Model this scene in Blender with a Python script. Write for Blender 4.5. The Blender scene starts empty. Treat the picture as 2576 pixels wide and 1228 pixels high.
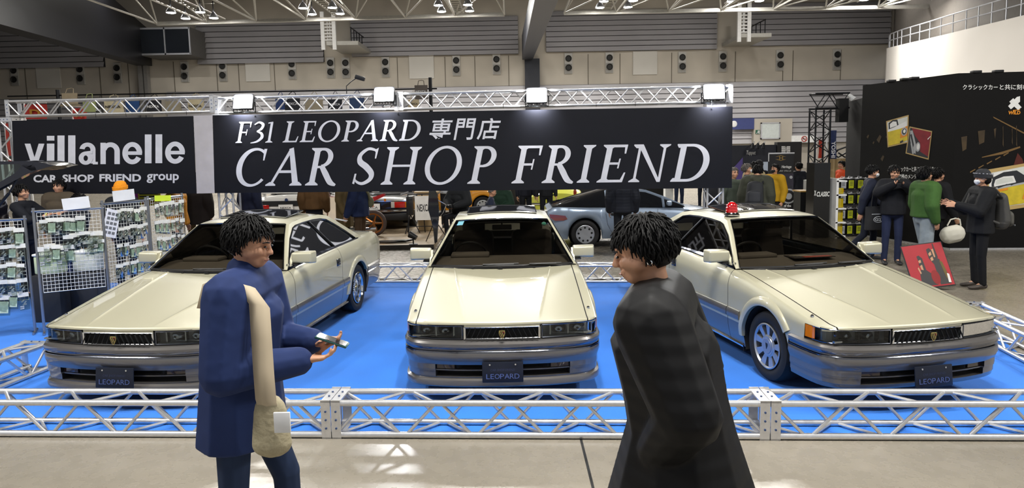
import bpy, bmesh, math, random
import numpy as np
from mathutils import Vector, Matrix, Euler

SC = bpy.context.scene
COL = SC.collection
PI = math.pi
random.seed(7)

# ------------------------------------------------------------------ camera
# 24 mm lens on a 36 mm sensor, eye height 2.11 m, pitched down 6.1 deg, rolled 1 deg
FPX, EYE, PITCH, ROLL, CYP = 1718.33, 2.1117, 0.107326, -0.018087, 560.26
_c, _s = math.cos(PITCH), math.sin(PITCH)
_cr, _sr = math.cos(ROLL), math.sin(ROLL)
_up = Vector((0, _s, _c)); FW = Vector((0, _c, -_s))
RT = Vector((1, 0, 0)) * _cr + _up * _sr
UP = _up * _cr - Vector((1, 0, 0)) * _sr
cam = bpy.data.cameras.new('camera'); cam_o = bpy.data.objects.new('camera', cam); COL.objects.link(cam_o)
cam.sensor_width = 36; cam.lens = FPX / 2576 * 36; cam.clip_end = 300
cam.shift_y = (614 - CYP) / 2576 * -1.0
cam_o.matrix_world = Matrix(((RT.x, UP.x, -FW.x, 0), (RT.y, UP.y, -FW.y, 0), (RT.z, UP.z, -FW.z, EYE), (0, 0, 0, 1)))
SC.camera = cam_o

# ------------------------------------------------------------------ world, exposure
SC.view_settings.view_transform = 'Standard'; SC.view_settings.look = 'None'
SC.view_settings.exposure = 0.0; SC.view_settings.gamma = 1; SC.view_settings.use_curve_mapping = False
W = bpy.data.worlds.new('hall_air'); SC.world = W; W.use_nodes = True
bg = W.node_tree.nodes['Background']; bg.inputs[0].default_value = (0.93, 0.96, 1.0, 1); bg.inputs[1].default_value = 0.42
cy = SC.cycles
cy.max_bounces = 6; cy.diffuse_bounces = 2; cy.glossy_bounces = 3; cy.transmission_bounces = 4; cy.transparent_max_bounces = 12
cy.sample_clamp_indirect = 4.0; cy.caustics_reflective = False; cy.caustics_refractive = False
LAMP_GLOW = 640.0        # radiance of the hall's high-bay lamps
FLOOD_W = 900.0          # watts of each stage floodlight

# ------------------------------------------------------------------ where a pixel of the photograph lies
def ray(px, py):
    return FW + RT * ((px - 1288) / FPX) - UP * ((py - CYP) / FPX)
def at(px, py, Y):
    d = ray(px, py); return Vector((0, 0, EYE)) + d * (Y / d.y)
def flr(px, py, z=0.0):
    d = ray(px, py); return Vector((0, 0, EYE)) + d * ((z - EYE) / d.z)
def on_plane(px, py, p0, n):
    d = ray(px, py); o = Vector((0, 0, EYE)); return o + d * ((p0 - o).dot(n) / d.dot(n))

# ------------------------------------------------------------------ materials
def lin(h):
    h = h.lstrip('#'); o = []
    for i in (0, 2, 4):
        c = int(h[i:i+2], 16) / 255
        o.append(c / 12.92 if c <= 0.04045 else ((c + 0.055) / 1.055) ** 2.4)
    return o
_M = {}
def mat(name, col='#808080', rough=0.5, metal=0.0, coat=0.0, var=0.06, scale=6.0, emit=0.0, spec=0.5, bump=0.0, sheen=0.0, coat_rough=0.03):
    if name in _M: return _M[name]
    m = bpy.data.materials.new(name); m.use_nodes = True; nt = m.node_tree; b = nt.nodes['Principled BSDF']
    c = lin(col)
    b.inputs['Roughness'].default_value = rough; b.inputs['Metallic'].default_value = metal
    b.inputs['Coat Weight'].default_value = coat; b.inputs['Coat Roughness'].default_value = coat_rough
    b.inputs['Specular IOR Level'].default_value = spec
    if sheen: b.inputs['Sheen Weight'].default_value = sheen
    tc = nt.nodes.new('ShaderNodeTexCoord'); nz = nt.nodes.new('ShaderNodeTexNoise'); rp = nt.nodes.new('ShaderNodeValToRGB')
    nz.inputs['Scale'].default_value = scale; nz.inputs['Detail'].default_value = 2
    nt.links.new(tc.outputs['Object'], nz.inputs['Vector']); nt.links.new(nz.outputs['Fac'], rp.inputs['Fac'])
    rp.color_ramp.elements[0].position = 0.3; rp.color_ramp.elements[1].position = 0.7
    rp.color_ramp.elements[0].color = [max(0, x * (1 - var)) for x in c] + [1]
    rp.color_ramp.elements[1].color = [min(1, x * (1 + var)) for x in c] + [1]
    nt.links.new(rp.outputs['Color'], b.inputs['Base Color'])
    if emit:
        nt.links.new(rp.outputs['Color'], b.inputs['Emission Color']); b.inputs['Emission Strength'].default_value = emit
    if bump:
        bp = nt.nodes.new('ShaderNodeBump'); bp.inputs['Strength'].default_value = bump; bp.inputs['Distance'].default_value = 0.02
        nt.links.new(nz.outputs['Fac'], bp.inputs['Height']); nt.links.new(bp.outputs['Normal'], b.inputs['Normal'])
    _M[name] = m; return m
def glass(name, tint='#ffffff', clear=0.6, rough=0.02):
    """See-through sheet: tinted transparency plus a Fresnel reflection."""
    if name in _M: return _M[name]
    m = bpy.data.materials.new(name); m.use_nodes = True; nt = m.node_tree
    for n in list(nt.nodes): nt.nodes.remove(n)
    out = nt.nodes.new('ShaderNodeOutputMaterial'); mx = nt.nodes.new('ShaderNodeMixShader'); tr = nt.nodes.new('ShaderNodeBsdfTransparent')
    gl = nt.nodes.new('ShaderNodeBsdfGlossy'); fr = nt.nodes.new('ShaderNodeFresnel')
    c = lin(tint); tr.inputs[0].default_value = [x * clear for x in c] + [1]; gl.inputs['Roughness'].default_value = rough
    fr.inputs[0].default_value = 1.5
    nt.links.new(fr.outputs[0], mx.inputs[0]); nt.links.new(tr.outputs[0], mx.inputs[1]); nt.links.new(gl.outputs[0], mx.inputs[2])
    nt.links.new(mx.outputs[0], out.inputs[0]); _M[name] = m; return m

# ------------------------------------------------------------------ objects
def mesh_obj(name, verts, faces, mats, parent=None, mi=None, smooth=True, angle=35, loc=None, rot=None):
    me = bpy.data.meshes.new(name); me.from_pydata([tuple(v) for v in verts], [], faces)
    for m in (mats if isinstance(mats, (list, tuple)) else [mats]): me.materials.append(m)
    if mi is not None: me.polygons.foreach_set('material_index', mi)
    if smooth and len(faces):
        me.shade_smooth(); me.set_sharp_from_angle(angle=math.radians(angle))
    me.update()
    o = bpy.data.objects.new(name, me); COL.objects.link(o)
    if parent is not None: o.parent = parent
    if loc is not None: o.location = loc
    if rot is not None: o.rotation_euler = rot
    return o
def tag(o, label=None, cat=None, group=None, kind=None):
    if label: o['label'] = label
    if cat: o['category'] = cat
    if group: o['group'] = group
    if kind: o['kind'] = kind
    return o
def empty(name, loc, label=None, cat=None, group=None, rz=0.0, rot=None):
    o = bpy.data.objects.new(name, None); o.empty_display_size = 0.1; COL.objects.link(o)
    o.location = loc; o.rotation_euler = rot if rot is not None else (0, 0, rz); return tag(o, label, cat, group)
def copy_tree(o, parent=None):
    c = o.copy(); COL.objects.link(c)
    if parent is not None: c.parent = parent
    for ch in list(o.children): copy_tree(ch, c)
    return c

class MB:
    """Collects shapes for ONE mesh object."""
    def __init__(s): s.v = []; s.f = []; s.m = []; s.cur = 0
    def add(s, vs, fs, m=None):
        b = len(s.v); s.v += [Vector(v) for v in vs]; k = s.cur if m is None else m
        for f in fs: s.f.append([b + i for i in f]); s.m.append(k)
        return s
    def box(s, c, d, R=None, m=None, bev=0.0):
        x, y, z = d[0]/2, d[1]/2, d[2]/2; c = Vector(c)
        if bev <= 0:
            vs = [Vector((sx*x, sy*y, sz*z)) for sx in (-1, 1) for sy in (-1, 1) for sz in (-1, 1)]
            fs = [(0,1,3,2),(4,6,7,5),(0,4,5,1),(2,3,7,6),(0,2,6,4),(1,5,7,3)]
        else:
            bm = bmesh.new(); bmesh.ops.create_cube(bm, size=1)
            for v in bm.verts: v.co = Vector((v.co.x*d[0], v.co.y*d[1], v.co.z*d[2]))
            bmesh.ops.bevel(bm, geom=bm.edges[:], offset=min(bev, .49*min(d)), segments=2, affect='EDGES', profile=.5)
            bm.verts.index_update(); vs = [v.co.copy() for v in bm.verts]; fs = [[v.index for v in f.verts] for f in bm.faces]; bm.free()
        if R is not None: vs = [R @ v for v in vs]
        return s.add([v + c for v in vs], fs, m)
    def cyl(s, p0, p1, r0, r1=None, n=10, caps=True, m=None):
        p0, p1 = Vector(p0), Vector(p1); r1 = r0 if r1 is None else r1
        d = p1 - p0; q = d.to_track_quat('Z', 'Y') if d.length > 1e-9 else Vector((0,0,1)).to_track_quat('Z','Y')
        vs = []
        for p, r in ((p0, r0), (p1, r1)):
            for i in range(n):
                a = 2*PI*i/n; vs.append(p + q @ Vector((r*math.cos(a), r*math.sin(a), 0)))
        fs = [(i, (i+1) % n, n+(i+1) % n, n+i) for i in range(n)]
        if caps: fs += [tuple(range(n-1, -1, -1)), tuple(range(n, 2*n))]
        return s.add(vs, fs, m)
    def tube(s, pts, r, n=8, closed=False, m=None):
        pts = [Vector(p) for p in pts]; N = len(pts); vs = []; rr = r if isinstance(r, (list, tuple)) else [r]*N
        up = None
        for i, p in enumerate(pts):
            t = (pts[(i+1) % N] - pts[i-1]) if closed else (pts[min(i+1, N-1)] - pts[max(i-1, 0)])
            t.normalize()
            if up is None: up = t.orthogonal().normalized()
            up = (up - t * up.dot(t)); up = up.normalized() if up.length > 1e-6 else t.orthogonal().normalized()
            w = t.cross(up)
            for k in range(n):
                a = 2*PI*k/n; vs.append(p + (up*math.cos(a) + w*math.sin(a)) * rr[i])
        fs = []
        for i in range(N if closed else N-1):
            j = (i+1) % N
            for k in range(n): fs.append((i*n+k, i*n+(k+1) % n, j*n+(k+1) % n, j*n+k))
        if not closed: fs += [tuple(range(n-1, -1, -1)), tuple((N-1)*n+k for k in range(n))]
        return s.add(vs, fs, m)
    def lathe(s, prof, c=(0,0,0), R=None, n=24, m=None, arc=2*PI):
        """prof: (radius, height) pairs turned about local Z."""
        vs = []; full = abs(arc - 2*PI) < 1e-6; K = n if full else n+1
        for r, h in prof:
            for i in range(K):
                a = arc*i/n; v = Vector((r*math.cos(a), r*math.sin(a), h)); vs.append((R @ v if R is not None else v) + Vector(c))
        fs = []
        for j in range(len(prof)-1):
            for i in range(n):
                i2 = (i+1) % K; fs.append((j*K+i, j*K+i2, (j+1)*K+i2, (j+1)*K+i))
        return s.add(vs, fs, m)
    def ball(s, c, r, n=12, m=None, R=None):
        r = Vector((r, r, r)) if isinstance(r, (int, float)) else Vector(r); c = Vector(c); vs = []; fs = []; h = n//2
        for j in range(h+1):
            t = PI*j/h
            for i in range(n):
                a = 2*PI*i/n; v = Vector((r.x*math.sin(t)*math.cos(a), r.y*math.sin(t)*math.sin(a), r.z*math.cos(t)))
                vs.append((R @ v if R is not None else v) + c)
        for j in range(h):
            for i in range(n): fs.append((j*n+i, (j+1)*n+i, (j+1)*n+(i+1) % n, j*n+(i+1) % n))
        return s.add(vs, fs, m)
    def grid(s, rows, m=None, mf=None, closed=False):
        nr, nc = len(rows), len(rows[0]); vs = [p for r in rows for p in r]; b = len(s.v); s.v += [Vector(v) for v in vs]
        for i in range(nr-1):
            for j in range(nc if closed else nc-1):
                k = (j+1) % nc; q = [i*nc+j, i*nc+k, (i+1)*nc+k, (i+1)*nc+j]
                P = [s.v[b+t] for t in q]
                if ((P[2]-P[0]).cross(P[3]-P[1])).length < 1e-9: continue
                mm = mf(i, j) if mf else (s.cur if m is None else m)
                if mm is None: continue
                s.f.append([b+t for t in q]); s.m.append(mm)
        return s
    def prism(s, poly, h, R=None, c=(0,0,0), m=None):
        """poly: xy outline, extruded from z=0 to z=h, then turned by R and moved to c."""
        n = len(poly); vs = [Vector((p[0], p[1], 0)) for p in poly] + [Vector((p[0], p[1], h)) for p in poly]
        fs = [tuple(range(n-1, -1, -1)), tuple(range(n, 2*n))] + [(i, (i+1) % n, n+(i+1) % n, n+i) for i in range(n)]
        c = Vector(c); return s.add([(R @ v if R is not None else v) + c for v in vs], fs, m)
    def build(s, name, mats, parent=None, smooth=True, angle=35, loc=None, rot=None):
        return mesh_obj(name, s.v, s.f, mats, parent, s.m, smooth, angle, loc, rot)

def RZ(a): return Matrix.Rotation(a, 3, 'Z')
def RX(a): return Matrix.Rotation(a, 3, 'X')
def RY(a): return Matrix.Rotation(a, 3, 'Y')
FACING = RX(PI/2)      # xy drawing -> upright, looking towards -Y

def text_polys(body, bold=0.0):
    """Outline mesh (verts, faces) of a word in the built-in typeface, lying in xy."""
    c = bpy.data.curves.new('lettering', 'FONT'); c.body = body; c.resolution_u = 3; c.offset = bold; c.fill_mode = 'FRONT'
    o = bpy.data.objects.new('lettering', c); COL.objects.link(o)
    dg = bpy.context.evaluated_depsgraph_get(); me = bpy.data.meshes.new_from_object(o.evaluated_get(dg))
    vs = [Vector((v.co.x, v.co.y, 0)) for v in me.vertices]; fs = [list(p.vertices) for p in me.polygons]
    bpy.data.objects.remove(o); bpy.data.curves.remove(c); bpy.data.meshes.remove(me)
    return vs, fs
def word(mb, body, x0, x1, y0, y1, put, bold=0.0, shear=0.0, m=None, aspect=None):
    """Fits a word into the rectangle x0..x1, y0..y1; put(x, y) gives the point in space."""
    vs, fs = text_polys(body, bold)
    if not vs: return
    for v in vs: v.x += shear * v.y
    ax, bx = min(v.x for v in vs), max(v.x for v in vs); ay, by = min(v.y for v in vs), max(v.y for v in vs)
    mb.add([put(x0 + (v.x-ax)/(bx-ax)*(x1-x0), y0 + (v.y-ay)/(by-ay)*(y1-y0)) for v in vs], fs, m)

# ------------------------------------------------------------------ common materials
ALU = mat('aluminium', '#d8d8da', .32, .75, scale=30)
ALU2 = mat('aluminium_grey', '#b9bbc2', .4, .6, scale=20)
CHROME = mat('chrome', '#e8eaee', .08, 1.0, var=.02)
BLACKP = mat('black_plastic', '#121214', .45)
BLACKM = mat('black_matte', '#0b0b0c', .85)
WHITEP = mat('white_paper', '#e9eaea', .7)
RUBBER = mat('rubber', '#141416', .75, bump=.1)
STEEL = mat('steel_tube', '#9fa2a8', .3, .85)
DARKST = mat('dark_steel', '#1b1c20', .5, .5)
# ================================================================== the hall
YB = 60.0
def floor_mat():
    m = bpy.data.materials.new('concrete_floor'); m.use_nodes = True; nt = m.node_tree; b = nt.nodes['Principled BSDF']
    tc = nt.nodes.new('ShaderNodeTexCoord'); n1 = nt.nodes.new('ShaderNodeTexNoise'); n2 = nt.nodes.new('ShaderNodeTexNoise'); n3 = nt.nodes.new('ShaderNodeTexVoronoi')
    n1.inputs['Scale'].default_value = .7; n1.inputs['Detail'].default_value = 8; n2.inputs['Scale'].default_value = 9; n2.inputs['Detail'].default_value = 6
    n3.inputs['Scale'].default_value = 5
    for n in (n1, n2, n3): nt.links.new(tc.outputs['Object'], n.inputs['Vector'])
    mx = nt.nodes.new('ShaderNodeMix'); mx.data_type = 'FLOAT'; mx.inputs[0].default_value = .25
    nt.links.new(n1.outputs['Fac'], mx.inputs[2]); nt.links.new(n2.outputs['Fac'], mx.inputs[3])
    rp = nt.nodes.new('ShaderNodeValToRGB'); e = rp.color_ramp.elements
    e[0].position = .28; e[0].color = lin('#746e63') + [1]; e[1].position = .72; e[1].color = lin('#918a7e') + [1]
    nt.links.new(mx.outputs[0], rp.inputs['Fac'])
    sp = nt.nodes.new('ShaderNodeValToRGB'); s = sp.color_ramp.elements; s[0].position = .015; s[0].color = (.25, .25, .25, 1); s[1].position = .03; s[1].color = (1, 1, 1, 1)
    nt.links.new(n3.outputs['Distance'], sp.inputs['Fac'])
    mu = nt.nodes.new('ShaderNodeMix'); mu.data_type = 'RGBA'; mu.blend_type = 'MULTIPLY'; mu.inputs[0].default_value = .25
    nt.links.new(rp.outputs['Color'], mu.inputs[6]); nt.links.new(sp.outputs['Color'], mu.inputs[7]); nt.links.new(mu.outputs[2], b.inputs['Base Color'])
    rr = nt.nodes.new('ShaderNodeMapRange'); rr.inputs[3].default_value = .19; rr.inputs[4].default_value = .36; b.inputs['Specular IOR Level'].default_value = .5
    nt.links.new(n2.outputs['Fac'], rr.inputs[0]); nt.links.new(rr.outputs[0], b.inputs['Roughness'])
    return m
FLOOR = floor_mat()
f = MB()
f.add([(-45, -8, 0), (45, -8, 0), (45, YB+2, 0), (-45, YB+2, 0), (-45, -8, -.3), (45, -8, -.3), (45, YB+2, -.3), (-45, YB+2, -.3)],
      [(0,1,2,3), (0,4,5,1), (1,5,6,2), (2,6,7,3), (3,7,4,0), (4,7,6,5)])
tag(f.build('floor', FLOOR, smooth=False), kind='structure')
# joints in the slab and the darker patch by the joint in front of the truss
jt = MB(); p = flr(1465, 1120); q = flr(1492, 1228); d = (q-p).normalized()
for a, w in ((p - d*.2, .009),):
    n = Vector((-d.y, d.x, 0)); e = a + d*6
    jt.add([a+n*w+Vector((0,0,.0015)), a-n*w+Vector((0,0,.0015)), e-n*w+Vector((0,0,.0015)), e+n*w+Vector((0,0,.0015))], [(0,1,2,3)])
tag(jt.build('trim_1', mat('joint_filler', '#17181a', .6), smooth=False), kind='structure')

CONC = mat('concrete_wall', '#b4ada2', .75, var=.13, scale=.35)
SLAT = mat('wall_slat_metal', '#aaa8ac', .38, .12, var=.06, scale=.25)
SLATD = mat('wall_slat_gap', '#2c2c30', .8)
PANW = mat('wall_hatch', '#c3c0ba', .6, var=.03, scale=.5)
def wall_pt(px, py): return at(px, py, YB)
zt = lambda py: at(1288, py, YB).z
wb = MB(); wb.box((0, YB+.5, 11), (90, .8, 22))
tag(wb.build('wall_back', CONC, smooth=False), kind='structure')
# upper and lower bands of horizontal metal slats, with gaps where the piers stand
def slat_band(px0, px1, pytop, pybot, n, name, lean=.22):
    x0 = at(px0, 140, YB).x; x1 = at(px1, 140, YB).x
    za, zb = zt(pytop), zt(pybot); h = (za-zb)/n; mb = MB()
    mb.box(((x0+x1)/2, YB+.06, (za+zb)/2), (x1-x0, .06, za-zb), m=1)
    for i in range(n):
        z0 = zb + i*h; z1 = z0 + h*.93
        mb.add([(x0, YB-.02, z0+.02), (x1, YB-.02, z0+.02), (x1, YB-.02-lean, z0), (x0, YB-.02-lean, z0), (x1, YB-.04-lean*.2, z1), (x0, YB-.04-lean*.2, z1)],
               [(0,1,2,3), (3,2,4,5)], 0)
    tag(mb.build(name, [SLAT, SLATD], smooth=False), kind='structure')
slat_band(-120, 262, 40, 150, 8, 'trim_2'); slat_band(498, 815, 40, 148, 8, 'trim_3'); slat_band(886, 1304, 40, 136, 8, 'trim_4')
slat_band(1374, 1802, 30, 133, 8, 'trim_5'); slat_band(1876, 2236, 20, 127, 8, 'trim_6')
slat_band(-120, 352, 227, 372, 11, 'trim_7', .18); slat_band(413, 2236, 216, 372, 12, 'trim_8', .18)
# plain steel hatches set in the concrete band, and pour joints
for i, (x0, x1, y0, y1) in enumerate(((92,147,165,222),(618,676,148,205),(1030,1090,138,198),(1593,1654,128,188))):
    a, b = at(x0, y1, YB-.1), at(x1, y0, YB-.1); m_ = MB(); m_.box(((a.x+b.x)/2, YB+.045, (a.z+b.z)/2), (b.x-a.x, .10, b.z-a.z))
    tag(m_.build('panel', PANW, smooth=False), 'pale steel hatch in the concrete band, ' + ('leftmost of the four', 'second from the left', 'third from the left', 'rightmost of the four')[i], 'hatch', 'steel wall hatches')
jm = MB()
for px in (62, 250, 322, 437, 545, 600, 690, 1000, 1120, 1195, 1280, 1480, 1560, 1690, 1850, 1970, 1995, 2115):
    x = at(px, 190, YB).x; jm.box((x, YB+.09, (zt(150)+zt(226))/2), (.05, .05, zt(138)-zt(235)))
tag(jm.build('trim_9', mat('pour_joint', '#5d574d', .8), smooth=False), kind='structure')
# air nozzles: plate with two round ports
NOZ = mat('nozzle_plate', '#b3b1ad', .5); NOZD = mat('nozzle_dark', '#141414', .6)
def make_vent():
    r = empty('air_vent', (0, 0, 0), 'grey plate with two round air ports on the far concrete wall', 'air vent', 'air vents along the far wall')
    MB().box((0, 0, 0), (.66, .1, 1.74)).build('plate', NOZ, r, smooth=False)
    MB().box((0, -.03, -.43), (.58, .14, .8)).build('scoop', mat('scoop', '#8f8d89', .6), r, smooth=False)
    for dz, ry in ((.42, -.06), (-.36, -.13)):
        c = MB(); c.lathe([(.0, .0), (.2, 0), (.26, .05), (.27, .1)], (0, ry, dz), RX(PI/2), 20); c.build('port', NOZD, r)
    return r
vents = [(37,190),(203,187),(296,184),(465,181),(561,179),(735,174),(832,171),(870,171),(970,169),(1148,165),(1249,162),(1430,160),(1533,158),(1716,157),(1818,155),(1962,152),(2105,150)]
v0 = make_vent()
for i, (px, py) in enumerate(vents):
    v = v0 if i == 0 else copy_tree(v0); v.location = at(px, py, YB) + Vector((0, .02, 0))
# dark pier recess behind the third floodlight and the steel column left of it
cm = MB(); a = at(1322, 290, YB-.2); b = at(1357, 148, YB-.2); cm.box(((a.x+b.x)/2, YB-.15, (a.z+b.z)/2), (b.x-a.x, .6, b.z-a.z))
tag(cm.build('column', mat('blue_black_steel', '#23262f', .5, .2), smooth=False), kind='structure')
cm = MB(); a = at(372, 372, YB-.2); b = at(392, 165, YB-.2)
cm.box((a.x, YB-.3, b.z/2), (.35, .6, b.z)); cm.box((a.x+.42, YB-.3, b.z/2), (.3, .5, b.z))
tag(cm.build('column', mat('pier_steel', '#8c8a88', .5, .3), smooth=False), kind='structure')
# the sliding-wall beams that run back to the far wall
BEAM = mat('beam_black', '#14151b', .45, .2)
def beam(name, pts_px, depth_w):
    """box girder given by bottom-edge pixels at two depths; pts: ((px,py,Y),(px,py,Y)), height, width."""
    (a, b), h, w = pts_px, depth_w[0], depth_w[1]
    A, B = at(*a), at(*b); mb = MB()
    d = Vector((B.x-A.x, B.y-A.y, 0)).normalized(); n = Vector((d.y, -d.x, 0))
    vs = []
    for P in (A, B):
        for s in (0, 1):
            for t in (0, 1): vs.append(P - n*w*s + Vector((0, 0, h*t)))
    mb.add(vs, [(0,1,3,2),(4,6,7,5),(0,4,5,1),(2,3,7,6),(0,2,6,4),(1,5,7,3)])
    return tag(mb.build(name, BEAM, smooth=False), kind='structure')
za = at(383, 166, YB).z
xb = at(383, 166, YB).x
mb = MB()       # left girder: bottom edge climbs in the picture because it comes towards the camera
A = at(0, 62, 33.0); B = Vector((xb, YB, za))
for P, h in ((A, 9), (B, 3.4)): pass
def girder(name, A, B, hA, hB, w, m):
    d = Vector((B.x-A.x, B.y-A.y, 0)).normalized(); n = Vector((-d.y, d.x, 0)); vs = []
    for P, h in ((A, hA), (B, hB)):
        for s in (0, 1):
            for t in (0, 1): vs.append(P + n*w*s + Vector((0, 0, h*t)))
    mb = MB(); mb.add(vs, [(0,1,3,2),(4,6,7,5),(0,4,5,1),(2,3,7,6),(0,2,6,4),(1,5,7,3)])
    return tag(mb.build(name, m, smooth=False), kind='structure')
girder('beam', at(-300, -22, 24.0), B, 7.0, 3.0, 1.2, BEAM)
girder('beam', at(1430, -60, 22.0), at(1340, 150, YB-.4), .8, 2.0, .9, mat('beam_grey', '#3a3c44', .5, .3))
# ceiling deck
DECK = mat('ceiling_deck', '#54524e', .8, var=.2, scale=.4)
cd = MB(); cd.box((0, 28, 16.5), (90, 74, .4))
for i in range(30): cd.box((0, -6+i*2.4, 16.1), (90, .3, .5))
tag(cd.build('ceiling', DECK, smooth=False), kind='structure')
tag(MB().box((-45.2, 27, 8), (.4, 74, 17)).build('wall_left', mat('wall_side_grey', '#6c6a68', .8), smooth=False), kind='structure')

# roof space frame: two lattice bays above the far end of the hall
ROOFST = mat('roof_steel', '#a7a59f', .45, .35)
YT = 44.0
def roof_truss(name, label, p0, p1, back=9.0, cells=7):
    r = empty(name, p0, label, 'roof truss', 'roof trusses')
    L = p1 - p0; up = Vector((0, 0, 2.2)); bk = Vector((0, -back, 0))
    c = MB(); c.box(L/2, (L.length, .22, .22), RY(-math.atan2(L.z, L.x))); c.build('front_chord', ROOFST, r, smooth=False)
    for nm, o in (('rear_chord', bk), ('top_chord', bk*.5 + up)):
        MB().cyl(o, o + L, .1, n=8).build(nm, ROOFST, r)
    w = MB()
    for i in range(cells+1):
        a = L*(i/cells); w.cyl(a, a + bk, .06, n=6)
        if i < cells:
            b = L*((i+1)/cells)
            mid = (a+b)/2 + bk*.5 + up
            for e in (a, b, a+bk, b+bk): w.cyl(e, mid, .05, n=6)
            w.cyl(a, b+bk, .045, n=6)
    w.build('lattice', ROOFST, r)
    return r
roof_truss('roof_truss', 'steel roof truss at the top left with three lamp clusters', at(395, 60, YT), at(1269, 36, YT))
roof_truss('roof_truss', 'steel roof truss at the top right with clusters of lamps', at(1419, 33, YT), at(2340, 16, YT))
# lamp clusters: high-bay lamps in fours, on short ladders. Rows go on towards the camera above the stage.
GLOW = bpy.data.materials.new('lamp_glow'); GLOW.use_nodes = True
_b = GLOW.node_tree.nodes['Principled BSDF']; _b.inputs['Emission Color'].default_value = (1, .97, .91, 1); _b.inputs['Emission Strength'].default_value = LAMP_GLOW
def make_lamp(r=.25):
    o = empty('high_bay_lamp', (0, 0, 0))
    MB().lathe([(.06, .34), (.09, .3), (r*.7, .2), (r*1.1, .02), (r*1.12, -.03), (r*1.02, -.03)], n=20).build('reflector', ALU2, o)
    c = MB(); c.lathe([(0, -.05), (r*.7, -.045), (r, -.01)], n=20); c.build('lens', GLOW, o)
    MB().cyl((0, 0, .32), (0, 0, 1.0), .03, n=8).build('stem', DARKST, o)
    return o
def make_ladder():
    o = empty('lamp_ladder', (0, 0, 0)); b = MB()
    for s in (-.28, .28): b.cyl((s, -4, .5), (s, 4, .5), .05, n=6)
    b.build('rail', ROOFST, o)
    for k in range(16): MB().cyl((-.28, -3.9+k*.52, .5), (.28, -3.9+k*.52, .5), .035, n=6).build('rung', ROOFST, o)
    for s in (-1.1, 1.1): MB().cyl((-.85, s, .9), (.85, s, .9), .04, n=6).build('lamp_bar', ROOFST, o)
    return o
lamp0 = make_lamp(); lad0 = make_ladder(); nl = 0
def cluster(c, label, dx=.85, dy=.9, first=None):
    global nl
    for sx in (-1, 1):
        for sy in (-1, 1):
            l = lamp0 if nl == 0 else copy_tree(lamp0); nl += 1
            l.location = c + Vector((sx*dx, sy*dy, 0)); tag(l, label, 'ceiling lamp', 'lamps of the cluster: ' + label)
nlad = 0
def ladder(c, label):
    global nlad
    l = lad0 if nlad == 0 else copy_tree(lad0); nlad += 1
    l.location = c; tag(l, label, 'ladder', 'ladder frames between the roof lamps')
vis = [(485, 38, 'far left'), (810, 27, 'second from the left'), (1143, 20, 'just left of the middle beam'), (1550, 10, 'just right of the middle beam'), (1888, -6, 'second from the right'), (2230, -10, 'far right')]
for px, py, w_ in vis:
    P = at(px, py, YT-2.4); cluster(P, 'round high-bay lamp in the ceiling cluster ' + w_); ladder(P, 'steel ladder frame between the lamps of the cluster ' + w_)
LZ = at(810, 27, YT-2.4).z
for y, xs in ((33.0, (-7, 7)), (26.0, (-12, -2, 10)), (3.0, (-11, 0, 11))):
    for x in xs:
        for sx in (-1, 1):
            for sy in (-1, 1):
                l = lamp0.copy(); COL.objects.link(l); l.location = (x+sx*.85+.6, y+sy*.9, LZ); tag(l, 'high-bay lamp hanging in the ceiling rows above the stage', 'ceiling lamp', 'lamps above the stage')
                for ch in lamp0.children:
                    k = ch.copy(); COL.objects.link(k); k.parent = l
for i in range(7):            # unseen lamps added above the frame to brighten the far wall
    for sx in (-1, 1):
        l = lamp0.copy(); COL.objects.link(l); l.location = (-27+i*9+sx*.85, 47.5, 14.6); tag(l, 'unseen high-bay lamp added above the frame to brighten the far wall', 'ceiling lamp', 'unseen lamps added for the far wall')
        for ch in lamp0.children:
            k = ch.copy(); COL.objects.link(k); k.parent = l
# hanging service ladders in front of the far wall
def service_ladder(px, y0, y1, w, label):
    a, b = at(px-w, y1, YB-5), at(px+w, y0, YB-5); o = empty('service_ladder', (0, 0, 0), label, 'service ladder')
    s = MB()
    for x in (a.x, b.x): s.box((x, YB-5, (a.z+b.z)/2), (.28, .2, b.z-a.z+1.2))
    s.build('rail', mat('white_steel', '#d6d6d6', .5), o, smooth=False); r = MB()
    for k in range(7): MB().cyl((a.x, YB-5, a.z+.15+k*(b.z-a.z)/7), (b.x, YB-5, a.z+.15+k*(b.z-a.z)/7), .06, n=6).build('rung', mat('white_steel', '#d6d6d6', .5), o)
    for x in (a.x+.35, b.x-.35): MB().cyl((x, YB-4.9, a.z), (x, YB-4.9, b.z), .05, n=6).build('inner_rail', mat('white_steel', '#d6d6d6', .5), o)
    g = MB(); g.box((b.x+.6, YB-2.5, a.z-.1), (b.x-a.x+1.6, 5.0, .3)); g.build('platform', ROOFST, o, smooth=False)
    rl = MB()
    for k in range(6): rl.cyl((b.x+1.3, YB-4.9+k, a.z), (b.x+1.3, YB-4.9+k, a.z+1.1), .04, n=6)
    rl.cyl((b.x+1.3, YB-5, a.z+1.1), (b.x+1.3, YB, a.z+1.1), .05, n=6); rl.build('railing', DARKST, o)
service_ladder(826, 49, 106, 13, 'white service ladder hanging below the roof at the left')
service_ladder(1872, 26, 86, 13, 'white service ladder hanging below the roof at the right')
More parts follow.
